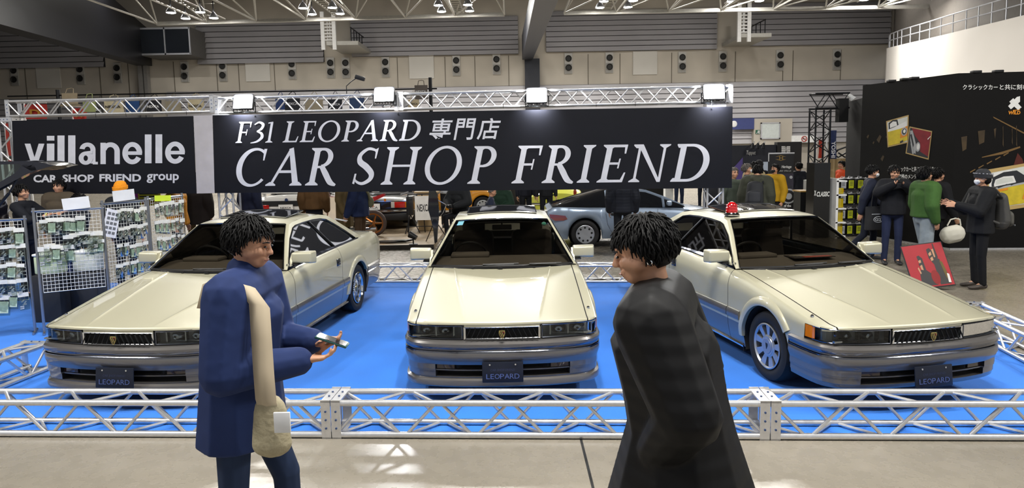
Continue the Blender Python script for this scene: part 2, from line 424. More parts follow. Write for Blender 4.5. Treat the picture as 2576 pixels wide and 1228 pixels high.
# glazed control room on the far wall
a, b = at(355, 140, YB-3), at(476, 68, YB-3); cr = empty('control_room', ((a.x+b.x)/2, YB-1.5, a.z), 'dark glazed control room box high on the far wall', 'control room')
w_, h_ = b.x-a.x, b.z-a.z
MB().box((0, 0, h_/2), (w_, 3, h_)).build('shell', mat('control_shell', '#5e5d5c', .6), cr, smooth=False)
for k in (-1, 1):
    MB().box((k*w_*.245, -1.53, h_/2), (w_*.46, .05, h_*.86)).build('window_pane', mat('dark_pane', '#1c2129', .05, .0, spec=.8), cr, smooth=False)
fm = MB()
for x in (-w_*.495, 0, w_*.495): fm.box((x, -1.55, h_/2), (.1, .1, h_))
for z in (.08, h_-.08): fm.box((0, -1.55, z), (w_, .1, .14))
fm.build('window_frame', ALU2, cr, smooth=False)
# curved white corridor wall at the right with its railing
CWALL = mat('white_curved_wall', '#cfcbc6', .7, var=.03, scale=.3)
cw = MB(); ra = []; rb = []; tops = []
for px, py, Y in ((2229,122,58),(2232,121,50),(2260,114,45),(2330,98,40),(2420,76,35),(2520,52,31),(2640,22,28),(2800,-20,25)):
    P = at(px, py, Y); tops.append(P); ra.append(P); rb.append(Vector((P.x, P.y, 0)))
cw.grid([rb, ra]); cw.grid([ra, [p + Vector((1.2, .6, 0)) for p in ra]])
tag(cw.build('wall_right', CWALL), kind='structure')
rl = empty('railing', tops[0], 'thin steel railing along the top of the white curved wall', 'railing'); t0 = tops[0]; h = MB(); q = MB()
tp = []
for i in range(len(tops)-1):
    for k in range(6): tp.append(tops[i].lerp(tops[i+1], k/6) - t0 + Vector((.25, .1, 0)))
for z in (1.0, .55): h.tube([p + Vector((0, 0, z)) for p in tp], .035, 6)
for p in tp[::2]: MB().cyl(p, p + Vector((0, 0, 1.0)), .03, n=6).build('post', ALU2, rl)
h.build('handrail', ALU2, rl)
# dark upper wall behind that railing
uw = MB(); uw.grid([[p + Vector((2.2, 3, 0)) for p in tops], [p + Vector((2.2, 3, 8)) for p in tops]])
tag(uw.build('wall_upper', mat('upper_wall', '#57524d', .8), smooth=False), kind='structure')
# door surround, screen and signs on the far wall, right of the banner
a, b = at(1895, 372, YB-.6), at(1993, 298, YB-.6)
MBx = MB(); MBx.box(((a.x+b.x)/2, YB-.3, b.z/2), (b.x-a.x, .7, b.z)); tag(MBx.build('trim_10', CONC, smooth=False), kind='structure')
a, b = at(1916, 349, YB-.9), at(1963, 309, YB-.9); sc = empty('projection_panel', ((a.x+b.x)/2, YB-.72, a.z), 'pale grey square panel on the far wall beside the exit sign', 'panel')
MB().box((0, 0, (b.z-a.z)/2), (b.x-a.x, .1, b.z-a.z)).build('board', mat('pale_board', '#c9d0cf', .4), sc, smooth=False)
fr = MB(); w_, h_ = b.x-a.x, b.z-a.z
for x in (-w_/2, w_/2): fr.box((x, -.03, h_/2), (.1, .12, h_+.1))
for z in (0, h_): fr.box((0, -.03, z), (w_+.1, .12, .1))
fr.build('frame', ALU2, sc, smooth=False)
a, b = at(1902, 337, YB-.8), at(1912, 327, YB-.8); es = empty('exit_sign', ((a.x+b.x)/2, YB-.7, a.z), 'small green and white running-man exit sign on the far wall', 'sign')
w_, h_ = b.x-a.x, b.z-a.z
MB().box((0, 0, h_/2), (w_, .1, h_)).build('board', mat('sign_green', '#1c5a44', .5), es, smooth=False)
g = MB(); g.ball((.02, -.07, h_*.75), .045, 8); g.box((0, -.07, h_*.5), (.07, .02, .16), RY(.3)); g.box((-.06, -.07, h_*.28), (.05, .02, .18), RY(.6)); g.box((.06, -.07, h_*.28), (.05, .02, .18), RY(-.5)); g.box((w_*.3, -.06, h_*.5), (.05, .02, h_*.8))
g.build('running_figure', WHITEP, es)
a, b = at(1992, 359, YB-.8), at(2055, 340, YB-.8); ns = empty('no_smoking_sign', ((a.x+b.x)/2, YB-.7, a.z), 'white board with a red no-smoking ring on the far wall', 'sign')
w_, h_ = b.x-a.x, b.z-a.z
MB().box((0, 0, h_/2), (w_, .1, h_)).build('board', WHITEP, ns, smooth=False)
g = MB(); g.lathe([(.19, -.02), (.19, .02), (.25, .02), (.25, -.02)], (0, -.08, h_/2), RX(PI/2), 24); g.box((0, -.08, h_/2), (.42, .03, .05), RY(PI/4)); g.build('ring', mat('sign_red', '#a8342c', .5), ns)
MB().box((0, -.07, h_/2), (.28, .02, .05)).build('cigarette', BLACKP, ns, smooth=False)
a, b = at(1843, 326, YB-.8), at(1898, 297, YB-.8); bs = MB(); bs.box((0, 0, (b.z-a.z)/2), (b.x-a.x, .12, b.z-a.z)); bs.ball((-(b.x-a.x)/2+.12, -.06, (b.z-a.z)*.5), (.28, .05, .28), 16, m=1)
tag(bs.build('blue_sign', [mat('sign_blue', '#343f78', .5), WHITEP], loc=((a.x+b.x)/2, YB-.7, a.z)), 'dark blue sign board on the far wall behind the end of the banner', 'sign')
# ================================================================== the stand: carpet, trusses, banners, floodlights
def carpet_mat():
    m = mat('blue_carpet', '#2376dc', .9, var=.10, scale=1.3, sheen=.15)
    nt = m.node_tree; b = nt.nodes['Principled BSDF']; tc = [n for n in nt.nodes if n.type == 'TEX_COORD'][0]
    n = nt.nodes.new('ShaderNodeTexNoise'); n.inputs['Scale'].default_value = 260; bp = nt.nodes.new('ShaderNodeBump'); bp.inputs['Strength'].default_value = .35; bp.inputs['Distance'].default_value = .01
    nt.links.new(tc.outputs['Object'], n.inputs['Vector']); nt.links.new(n.outputs['Fac'], bp.inputs['Height']); nt.links.new(bp.outputs['Normal'], b.inputs['Normal'])
    return m
TA, TB = flr(0, 1101), flr(2576, 1112)                    # front foot of the front truss
TDIR = (TB-TA).normalized(); TNRM = Vector((-TDIR.y, TDIR.x, 0))   # TNRM points away from the camera
RA, RB = flr(930, 712), flr(1560, 712)                    # foot of the rear barrier
RDIR = (RB-RA).normalized()
cb = MB(); c0 = TA + TNRM*.07 - TDIR*2.9; c1 = TB + TNRM*.07 + TDIR*.75
c2 = RA + RDIR*(8.6); c3 = RA - RDIR*(7.2)
cb.add([Vector((p.x, p.y, z)) for z in (-.002, .003) for p in (c0, c1, c2, c3)], [(3,2,1,0), (4,5,6,7), (0,1,5,4), (1,2,6,5), (2,3,7,6), (3,0,4,7)])
tag(cb.build('carpet', carpet_mat(), smooth=False), 'bright blue carpet under the three gold coupes', 'carpet')

def truss(name, label, p, d, L, sec=.29, h=None, r=.024, rl=.0125, pitch=.54, plates=True, group='low barrier trusses', cat='truss', flip=0, up=Vector((0,0,1)), material=None, nrm=None):
    """Box truss starting at foot point p, running along d. Its section goes up and along nrm."""
    m = material or ALU
    h = h or sec; d = d.normalized(); n = nrm if nrm is not None else Vector((-d.y, d.x, 0)).normalized()
    o = empty(name, p, label, cat, group)
    def P(a, b, t): return d*t + n*(r+(sec-2*r)*a) + up*(r+(h-2*r)*b)
    for a in (0, 1):
        for b in (0, 1): MB().cyl(P(a, b, 0), P(a, b, L), r, n=12).build('chord', m, o)
    N = max(1, round(L/(pitch/2))); st = L/N
    for fi, (e0, e1) in enumerate((((0,0),(0,1)), ((1,0),(1,1)), ((0,0),(1,0)), ((0,1),(1,1)))):
        w = MB()
        for k in range(N):
            s0, s1 = (e0, e1) if (k + fi + flip) % 2 == 0 else (e1, e0)
            w.cyl(P(*s0, k*st+.02), P(*s1, (k+1)*st-.02), rl, n=8)
        w.build('lacing', m, o)
    if plates:
        for t0 in (.0, L-.07):
            fr = MB(); R = Matrix((d, n, up)).transposed()
            cs = d*(t0+.035) + n*(sec/2) + up*(h/2)
            for a in (0, 1):
                fr.box(d*(t0+.035) + n*(a*(sec-.012)+.006) + up*(h/2), (.07, .012, h+.012), R)
                fr.box(d*(t0+.035) + n*(sec/2) + up*(a*(h-.012)+.006), (.07, sec, .012), R)
            hb = fr; fr.cur = 1
            for a, sg in ((0, -1), (1, 1)):
                for k in (.28, .5, .72):
                    c = d*(t0+.035) + n*(a*sec + sg*.0015) + up*(h*k); hb.cyl(c - n*.004, c + n*.004, .008, n=10)
            for k in (.35, .65):
                c = d*(t0+.035) + n*(sec*k) + up*(h+.0035); hb.cyl(c-up*.004, c+up*.004, .008, n=10)
            fr.build('end_plate', [m, mat('bolt_hole', '#3a4f78', .5)], o, smooth=False)
    return o
j1 = flr(829, 1112); j2 = flr(1944, 1118)
t1 = (j1-TA).dot(TDIR); t2 = (j2-TA).dot(TDIR)
P0 = TA
truss('truss', 'low silver box truss at the front, left section behind the man in navy', P0 + TDIR*(t1-.003-3.0), TDIR, 3.0, flip=1)
truss('truss', 'low silver box truss at the front, middle section before the centre coupe', P0 + TDIR*(t1+.003), TDIR, t2-t1-.006)
truss('truss', 'low silver box truss at the front, right section before the right coupe', P0 + TDIR*(t2+.003), TDIR, 3.0, flip=1)
# rear barrier
truss('truss', 'low silver truss on the floor behind the left and centre coupes', RA - RDIR*.9, RDIR, 3.0, sec=.29, r=.02, flip=0)
truss('truss', 'low silver truss on the floor behind the centre coupe, right of it', RA + RDIR*2.12, RDIR, 2.9, sec=.29, r=.02, flip=1)
# side barriers
a = flr(40, 968); b = flr(136, 929); dl = (a-b).normalized()
truss('truss', 'low silver truss slanting past the nose of the left coupe', Vector((b.x, b.y, 0)), dl, 2.4, nrm=Vector((dl.y, -dl.x, 0)), flip=1)
a = flr(2530, 892); b = flr(2576, 917); dr = (b-a).normalized()
truss('truss', 'low silver truss slanting past the nose of the right coupe', a - dr*1.1, dr, 1.85, nrm=Vector((-dr.y, dr.x, 0)))

# goal-post truss that carries the banners
GL = at(38, 400, 11.9); GR = at(1841, 400, 11.05)
GA = Vector((GL.x, GL.y, 0)); GB = Vector((GR.x, GR.y, 0)); GD = (GB-GA).normalized(); GN = Vector((-GD.y, GD.x, 0))
def bpt(px, py, off=0.0):
    return on_plane(px, py, GA - GN*off, GN)
tz = bpt(1000, 281).z + .03
GT = .29
off = GN*.06
lx0 = (bpt(8, 300) - GA).dot(GD); lx1 = (bpt(533, 270) - GA).dot(GD); lx2 = (bpt(1000, 260) - GA).dot(GD); lx3 = (bpt(1846, 260)-GA).dot(GD)
zA = bpt(270, 290).z + .01
truss('truss', 'raised silver truss above the smaller black banner at the left', GA + GD*lx0 + off + Vector((0,0,zA)), GD, lx1-lx0, r=.02, group='raised banner trusses', flip=1)
truss('truss', 'raised silver truss above the left half of the long banner', GA + GD*(lx1+.01) + off + Vector((0,0,tz)), GD, lx2-lx1-.01, r=.02, group='raised banner trusses')
truss('truss', 'raised silver truss above the right half of the long banner', GA + GD*(lx2+.01) + off + Vector((0,0,tz)), GD, lx3-lx2-.01, r=.02, group='raised banner trusses', flip=1)
for px, lab, zz in ((8, 'upright silver truss tower at the left end of the banners', zA), (541, 'upright silver truss tower under the gap between the banners', min(zA, tz)), (1779, 'upright silver truss tower under the right end of the long banner', tz)):
    s_ = (bpt(px, 480)-GA).dot(GD)
    truss('truss', lab, GA + GD*(s_ if px != 8 else s_-.06) + off, Vector((0,0,1)), zz-.004, sec=.29, r=.02, nrm=GN, up=GD, group='banner towers')

# banners
BAN = mat('banner_black', '#101118', .45, spec=.25, var=.05)
LET = mat('letter_grey', '#c3c4cc', .6)
def plane_put(corners, off):
    """corners: four pixels tl, tr, br, bl on the banner plane -> put(u, v) with v upward, both 0..1"""
    tl, tr, br, bl = [bpt(*c, off=off) for c in corners]
    return lambda u, v: (bl*(1-u)+br*u)*(1-v) + (tl*(1-u)+tr*u)*v
def sheet(put, o, material, name, nx=12, th=.004, wob=0.0):
    mb = MB(); fr = []; bk = []
    for j in range(5):
        fr.append([put(i/nx, j/4) - o - GN*(wob*math.sin(i*1.7+j*.4)) for i in range(nx+1)]); bk.append([p + GN*th for p in fr[-1]])
    mb.grid(fr); mb.grid(bk)
    mb.grid([[r[0] for r in fr], [r[0] for r in bk]]); mb.grid([[r[-1] for r in fr], [r[-1] for r in bk]]); mb.grid([fr[0], bk[0]]); mb.grid([fr[-1], bk[-1]])
    return mb
def letters_low(mb, spec, put_px):
    for ch, a, b, y0, y1 in spec:
        pl = LOW[ch]; xs = [x for p in pl for x, y in p]; lo, hi = min(xs), max(xs)
        for k, p in enumerate(pl): mb.add([put_px(a + (x-lo)/(hi-lo)*(b-a), y0 + (y1-y0)*y, k) for x, y in p], [tuple(range(len(p)))])
# --- italic roman capitals drawn as strokes (unit cap height, upright; sheared when placed)
def _arc(cx, cy, ro, ri, icx, a0, a1, n=22):
    out = []
    for i in range(n+1):
        a = a0 + (a1-a0)*i/n
        out.append(((cx+ro[0]*math.cos(a), cy+ro[1]*math.sin(a)), (icx+ri[0]*math.cos(a), cy+ri[1]*math.sin(a))))
    return [[out[i][0], out[i+1][0], out[i+1][1], out[i][1]] for i in range(n)]
def _stk(pts, w):
    P = [Vector((p[0], p[1])) for p in pts]; D = []; n = len(P)
    S = []; Wd = []
    for i in range(n-1):
        p0, p1, p2, p3 = P[max(i-1,0)], P[i], P[i+1], P[min(i+2,n-1)]
        for k in range(8):
            t = k/8; S.append(.5*((2*p1)+(p2-p0)*t+(2*p0-5*p1+4*p2-p3)*t*t+(3*p1-p0-3*p2+p3)*t**3)); Wd.append(w[i]*(1-t)+w[i+1]*t)
    S.append(P[-1]); Wd.append(w[-1]); L = []; R = []
    for i, p in enumerate(S):
        t = (S[min(i+1,len(S)-1)] - S[max(i-1,0)]).normalized(); nn = Vector((-t.y, t.x)); L.append(p+nn*Wd[i]/2); R.append(p-nn*Wd[i]/2)
    return [[tuple(L[i]), tuple(L[i+1]), tuple(R[i+1]), tuple(R[i])] for i in range(len(S)-1)]
def _bar(x0, y0, x1, y1): return [[(x0,y0),(x1,y0),(x1,y1),(x0,y1)]]
def _ser(x, y, w=.34, up=1, t=.15):
    h = .05
    return [[(x-w/2, y), (x+w/2, y), (x+w/2, y+up*h*.6), (x+t/2, y+up*.10), (x-t/2, y+up*.10), (x-w/2, y+up*h*.6)]]
def _stem(x, t=.15, w=.34): return _bar(x-t/2, .02, x+t/2, .98) + _ser(x, 0, w, 1, t) + _ser(x, 1, w, -1, t)
def _beak(x, y, dy, w=.07): return [[(x-w, y), (x+.02, y), (x+.0, y+dy), (x-.03, y+dy)]]
T = .15
GLY = {
 'C': _arc(.5, .5, (.5,.52), (.36,.45), .53, .95, 2*PI-.72, 34) + [[(.74,.99),(.83,.99),(.80,.68),(.76,.68)]],
 'O': _arc(.5, .5, (.5,.52), (.36,.45), .5, 0, 2*PI, 44),
 'D': _stem(.17)[:1] + _ser(.12,0,.24) + _ser(.12,1,.24,-1) + _bar(.1,0,.42,.07) + _bar(.1,.93,.42,1) + _arc(.40, .5, (.50,.5), (.36,.43), .38, -PI/2, PI/2, 24),
 'P': _stem(.17) + _bar(.2,.93,.36,1) + _bar(.2,.44,.36,.50) + _arc(.34, .72, (.30,.28), (.17,.21), .33, -PI/2, PI/2, 18),
 'R': _stem(.17) + _bar(.2,.93,.36,1) + _bar(.2,.46,.36,.52) + _arc(.34, .74, (.28,.26), (.15,.19), .33, -PI/2, PI/2, 18) + _stk([(.36,.5),(.5,.3),(.66,.08),(.82,.0)], [.12,.15,.14,.05]),
 'A': [[(.10,.03),(.17,.03),(.55,.98),(.46,.98)], [(.44,.98),(.55,1.02),(.86,.03),(.70,.03)]] + _ser(.13,0,.26,1,.07) + _ser(.79,0,.32,1,.15) + _bar(.28,.34,.70,.41),
 'H': _stem(.17) + _stem(.83) + _bar(.2,.47,.8,.53),
 'F': _stem(.17) + _bar(.2,.93,.66,1) + _bar(.2,.47,.5,.53) + [[(.59,.97),(.67,1),(.65,.74),(.61,.74)], [(.46,.36),(.50,.36),(.51,.64),(.47,.64)]],
 'E': _stem(.17) + _bar(.2,.93,.62,1) + _bar(.2,.47,.5,.53) + _bar(.2,0,.64,.07) + [[(.56,.97),(.63,1),(.62,.76),(.58,.76)], [(.46,.37),(.50,.37),(.51,.63),(.47,.63)], [(.58,.03),(.66,0),(.70,.26),(.66,.26)]],
 'L': _stem(.17) + _bar(.2,0,.62,.07) + [[(.56,.03),(.63,0),(.67,.28),(.63,.28)]],
 'I': _stem(.17),
 'N': _bar(.12,.02,.19,.98) + _ser(.155,0,.30,1,.07) + _ser(.11,1,.26,-1,.1) + _bar(.80,.02,.87,.98) + _ser(.835,1,.30,-1,.07) + [[(.10,.98),(.25,.98),(.87,.0),(.78,.0)]],
 'S': _stk([(.06,.28),(.10,.12),(.30,.035),(.50,.14),(.52,.30),(.34,.48),(.14,.62),(.12,.80),(.30,.955),(.50,.93),(.57,.86)], [.03,.05,.08,.12,.15,.16,.15,.11,.08,.06,.05]) + [[(.53,.95),(.60,.99),(.58,.70),(.54,.70)], [(.03,.04),(.09,.02),(.10,.30),(.05,.30)]],
 '3': _stk([(.06,.86),(.24,.97),(.44,.86),(.40,.66),(.22,.54)], [.04,.08,.13,.12,.05]) + _stk([(.22,.54),(.44,.44),(.50,.25),(.32,.06),(.04,-.01)], [.05,.11,.15,.10,.04]),
 '1': _bar(.17,.02,.31,.97) + _ser(.24,0,.40,1,.13) + [[(.04,.90),(.17,.92),(.31,1),(.04,.95)]],
}
LOW = {   # bold grotesque lower case, unit x-height
 'v': [[(0,1),(.29,1),(.52,.30),(.5,0),(.36,0)], [(1,1),(.71,1),(.48,.30),(.5,0),(.64,0)]],
 'n': _bar(0,0,.27,1) + _arc(.5,.60,(.47,.42),(.20,.20),.5,0,PI*.93,18) + _bar(.70,0,.97,.61),
 'e': _arc(.5,.5,(.5,.52),(.23,.30),.5,.0,2*PI-.50,34) + _bar(.22,.42,.985,.585),
 'a': _bar(.60,.04,.86,.72) + _arc(.45,.68,(.41,.34),(.15,.15),.45,0,PI*.95,18) + _arc(.36,.29,(.36,.31),(.11,.13),.36,0,2*PI,30) + [[(.60,.50),(.70,.50),(.70,.64),(.30,.60),(.30,.46)]] + _bar(.72,0,.98,.12),
}
def letters(mb, spec, y0f, y1f, put_px, shear=.2):
    """spec: (char, left px, right px); y0f(px)/y1f(px) give baseline and cap line rows."""
    for i, (ch, a, b) in enumerate(spec):
        pl = [[(x + shear*y, y) for x, y in p] for p in GLY[ch]]
        xs = [x for p in pl for x, y in p]; lo, hi = min(xs), max(xs)
        for k, p in enumerate(pl):
            vs = []
            for x, y in p:
                px = a + (x-lo)/(hi-lo)*(b-a); py = y0f(px) + (y1f(px)-y0f(px))*y
                vs.append(put_px(px, py, k))
            mb.add(vs, [tuple(range(len(vs)))])
o1 = GA + Vector((0, 0, 0))
bn = empty('banner', GA, 'long black banner with two rows of grey italic capitals above the coupes', 'banner')
put = plane_put(((535,290), (1843,268), (1841,473), (540,486)), 0.0)
sheet(put, GA, BAN, 'sheet').build('sheet', BAN, bn, smooth=False)
lb = MB(); z1 = 1/3.903; z2 = 1/3.788
pp = lambda px, py, k=0: bpt(px, py, off=.004 + k*.00012) - GA
row2 = [('C',133,440),('A',418,775),('R',808,1110),('S',1272,1535),('H',1550,1958),('O',1985,2350)]
row2 = [(c, 560+a*z1, 560+b*z1) for c, a, b in row2] + [(c, 1180+a*z2, 1180+b*z2) for c, a, b in (('P',-18,263),('F',403,705),('R',690,992),('I',1025,1213),('E',1213,1518),('N',1515,1927),('D',1915,2292))]
letters(lb, row2, lambda x: 468.5 + (x-594)*(456.5-468.5)/(1785-594), lambda x: 374.5 + (x-594)*(361.5-374.5)/(1785-594), pp)
row1 = [(c, 560+a*z1, 560+b*z1) for c, a, b in (('F',125,290),('3',273,413),('1',418,500),('L',588,745),('E',755,922),('O',938,1155),('P',1165,1337),('A',1315,1527),('R',1540,1718),('D',1730,1945))]
letters(lb, row1, lambda x: 360 + (x-592)*(353.5-360)/(1058-592), lambda x: 307 + (x-592)*(301-307)/(1058-592), pp)
for ch, a, b in (('\u5c02', 1080, 1139), ('\u9580', 1141, 1198), ('\u5e97', 1199, 1260)):
    word(lb, ch, a, b, 353, 299, lambda x, y: pp(x, y - (x-1080)*.012), .012, .2)
lb.build('lettering', LET, bn, smooth=False)
ty = MB()
for px in (640, 760, 1000, 1266, 1500, 1598, 1790):
    q = bpt(px, 288 - (px-535)*.0165) - GA; ty.cyl(q + Vector((0,0,.02)) - GN*.006, q + Vector((0,0,.09)) - GN*.006 , .004, n=6); ty.cyl(q + Vector((0,0,-.03)) - GN*.008, q + Vector((0,0,-.03)) + GN*.004, .012, n=8)
ty.build('tie', DARKST, bn)
bn = empty('banner', GA, 'smaller black banner with bold grey lower-case lettering at the left', 'banner')
put = plane_put(((30,304), (486,292), (494,487), (38,488)), 0.0)
sheet(put, GA, BAN, 'sheet').build('sheet', BAN, bn, smooth=False)
lb = MB(); zz = 1/4.386
vw = [('v',272,490),('i',517,600),('l',634,712),('l',752,832),('a',868,1080),('n',1108,1322),('e',1350,1570),('l',1598,1672),('l',1715,1790),('e',1822,2042)]
for ch, a, b in vw:
    a, b = a*zz, b*zz; sl = -(a-62)*.012
    tall = ch in 'il'; y1 = (342 if tall else 362) + sl + (0 if tall else 0); y0 = 414.5 + sl
    if ch in 'l': word(lb, 'l', a, b, y0, y1, pp, .0)
    elif ch == 'i':
        for yy0, yy1 in ((y0, 362+sl), (354.5+sl, 342.5+sl)):
            lb.add([pp(a, yy0), pp(b, yy0), pp(b, yy1), pp(a, yy1)], [(0,1,2,3)])
    else: letters_low(lb, [(ch, a, b, y0+.8, y1-.5)], pp)
for w_, a, b in (('CAR',84,144),('SHOP',157,236),('FRIEND',250,355),('group',369,450)):
    sl = -(a-84)*.012; word(lb, w_, a, b, (459 if w_ != 'group' else 464) + sl, (440 if w_ != 'group' else 441) + sl, pp, .034 if w_ != 'group' else .022)
lb.build('lettering', LET, bn, smooth=False)
ty = MB()
for px in (52, 242, 318, 470):
    q = bpt(px, 303 - (px-30)*.026) - GA; ty.cyl(q + Vector((0,0,.01)) - GN*.006, q + Vector((0,0,.08)) - GN*.006, .004, n=6)
ty.build('tie', DARKST, bn)
put = plane_put(((487,291), (534,290), (540,486), (495,487)), 0.0)
pb = sheet(put, Vector((0,0,0)), BAN, 'x', nx=2)
tag(pb.build('gap_panel', mat('gap_panel_grey', '#aaa6aa', .55), smooth=False), 'plain grey fabric panel between the two black banners', 'panel')

# floodlights
FLENS = bpy.data.materials.new('flood_lens'); FLENS.use_nodes = True
_b = FLENS.node_tree.nodes['Principled BSDF']; _b.inputs['Emission Color'].default_value = (.95, .97, 1, 1); _b.inputs['Emission Strength'].default_value = 260
def flood(px, py, label, k):
    P = bpt(px, py, off=.02); o = empty('floodlight', P, label, 'floodlight', rz=math.atan2(GD.y, GD.x))
    R = RX(-.30)
    b = MB(); b.box((0, .05, 0), (.34, .07, .26), R, bev=.012)
    for i in range(7): b.box(R @ Vector((-.14+i*.047, .1, 0)), (.01, .06, .22), R)
    b.build('housing', BLACKP, o)
    MB().box(R @ Vector((0, .012, 0)), (.29, .01, .21), R, bev=.004).build('lens', FLENS, o)
    y = MB(); zb_ = -(P.z - (tz + GT)) 
    y.tube([(-.19, .05, 0), (-.19, .06, -.17), (.19, .06, -.17), (.19, .05, 0)], .012, 6); y.cyl((0, .06, -.17), (0, .06, min(-.18, zb_)), .018, n=8)
    y.build('bracket', DARKST, o)
    ld = bpy.data.lights.new('floodlight_beam', 'AREA'); ld.shape = 'RECTANGLE'; ld.size = .28; ld.size_y = .2; ld.energy = FLOOD_W; ld.color = (.95, .97, 1); ld.spread = math.radians(150)
    lo = bpy.data.objects.new('floodlight_beam', ld); COL.objects.link(lo); lo.parent = o; lo.location = R @ Vector((0, -.012, 0))
    lo.rotation_euler = (R @ RX(PI/2)).to_euler()
    return o
for i, (px, py, lab) in enumerate(((610, 256, 'glaring floodlight on the truss, leftmost of four'), (965, 238, 'glaring floodlight on the truss, second from the left'), (1350, 240, 'glaring floodlight on the truss, third from the left'), (1797, 231, 'glaring floodlight on the truss, rightmost of four'))):
    flood(px, py, lab, i)
# dark unlit lamp on a bent arm above the truss
P = bpt(872, 232, off=-.1); o = empty('clip_lamp', P, 'small unlit black lamp on a bent arm above the truss', 'lamp')
q = bpt(905, 196, off=-.1) - P
a_ = MB(); a_.tube([(0,0,-.03), (0,0,.1), Vector((q.x*.35, 0, q.z*.75)), Vector((q.x*.75, 0, q.z))], .008, 6); a_.build('arm', DARKST, o)
MB().box((q.x, 0, q.z), (.16, .1, .07), RY(.3), bev=.015).build('lamp_head', DARKST, o)
# ================================================================== the gold coupes
def paint(name, col, metal, rough, var=.02):
    m = mat(name, col, rough, metal, coat=1.0, var=var, scale=900, coat_rough=.02); return m
GOLD = paint('champagne_paint', '#bbb79f', .25, .42)
LOWER = paint('taupe_paint', '#6d6a68', .5, .30)
GAP = mat('panel_gap', '#161512', .8)
CABG = glass('car_glass', '#d6d2c8', .85)
SIDEG = glass('side_glass', '#b0aca6', .6)
LAMPG = glass('lamp_glass', '#dfe3e4', .92)
TRIMC = mat('dark_chrome', '#767a86', .12, 1.0)
SEATF = mat('seat_cloth', '#4d4742', .9)
DASH = mat('dashboard_brown', '#5c564f', .75)
LINING = mat('cabin_lining', '#26221f', .9)
AMBER = mat('amber_lens', '#c06a0c', .12, coat=1)
RIM = mat('alloy_silver', '#b4b8c0', .3, .7)

def tab(u, t):
    """smooth interpolation through a table of (u, value)"""
    xs = [a for a, b in t]; ys = [b for a, b in t]
    if u <= xs[0]: return ys[0]
    if u >= xs[-1]: return ys[-1]
    for i in range(len(xs)-1):
        if u <= xs[i+1]:
            h = xs[i+1]-xs[i]; s = (u-xs[i])/h
            def slope(k):
                if k == 0: return (ys[1]-ys[0])/(xs[1]-xs[0])
                if k == len(xs)-1: return (ys[-1]-ys[-2])/(xs[-1]-xs[-2])
                a = (ys[k]-ys[k-1])/(xs[k]-xs[k-1]); b = (ys[k+1]-ys[k])/(xs[k+1]-xs[k])
                return 0 if a*b <= 0 else 2*a*b/(a+b)
            m0, m1 = slope(i)*h, slope(i+1)*h
            return (2*s**3-3*s*s+1)*ys[i]+(s**3-2*s*s+s)*m0+(-2*s**3+3*s*s)*ys[i+1]+(s**3-s*s)*m1
ZT = [(.25,.672),(.6,.735),(1.0,.805),(1.6,.893),(2.5,.925),(3.6,.940),(4.2,.945),(4.66,.925),(4.74,.90)]
VT = [(.25,.795),(.6,.800),(1.0,.795),(1.6,.775),(2.5,.772),(3.6,.765),(4.3,.742),(4.74,.70)]
VK = [(.25,.822),(.6,.838),(1.2,.845),(3.6,.842),(4.4,.815),(4.74,.77)]
DK = [(.25,.045),(.6,.095),(1.0,.13),(1.6,.165),(3.0,.185),(4.74,.19)]
UW1, UW2, WR = .97, 3.585, .315
def side_v(u, z):
    zt, vt, vk = tab(u, ZT), tab(u, VT), tab(u, VK); zk = zt - tab(u, DK)
    if z >= zk:
        s = (zt - z)/max(zt-zk, 1e-6); return vt + (vk-vt)*(1-(1-s)**2)**.62 if s < 1 else vk
    if z >= .42: return vk - (zk-z)*.012
    b = vk - (zk-.42)*.012; s = (.42-z)/.22; return b - .045*s**1.6
def z_low(u):
    if u < .412: return .666
    z = .195 if .61 < u < 3.95 else .52
    for c, r in ((UW1, .372), (UW2, .362)):
        if abs(u-c) < r: z = max(z, .31 + math.sqrt(r*r-(u-c)**2))
        elif .6 < u < c and c == UW1 and False: pass
    return z
DOOR0, DOOR1 = 1.615, 2.985
PLAN = [(0,.045),(.31,.058),(.55,.095),(.68,.135),(.755,.18),(.80,.25)]         # v -> u of the nose at lamp level
NOSE = lambda v: tab(abs(v), PLAN)
ZH = [(.05,.695),(.3,.735),(.6,.778),(1.0,.835),(1.3,.872),(1.62,.905)]
CRS = lambda t: .30 + .20*t

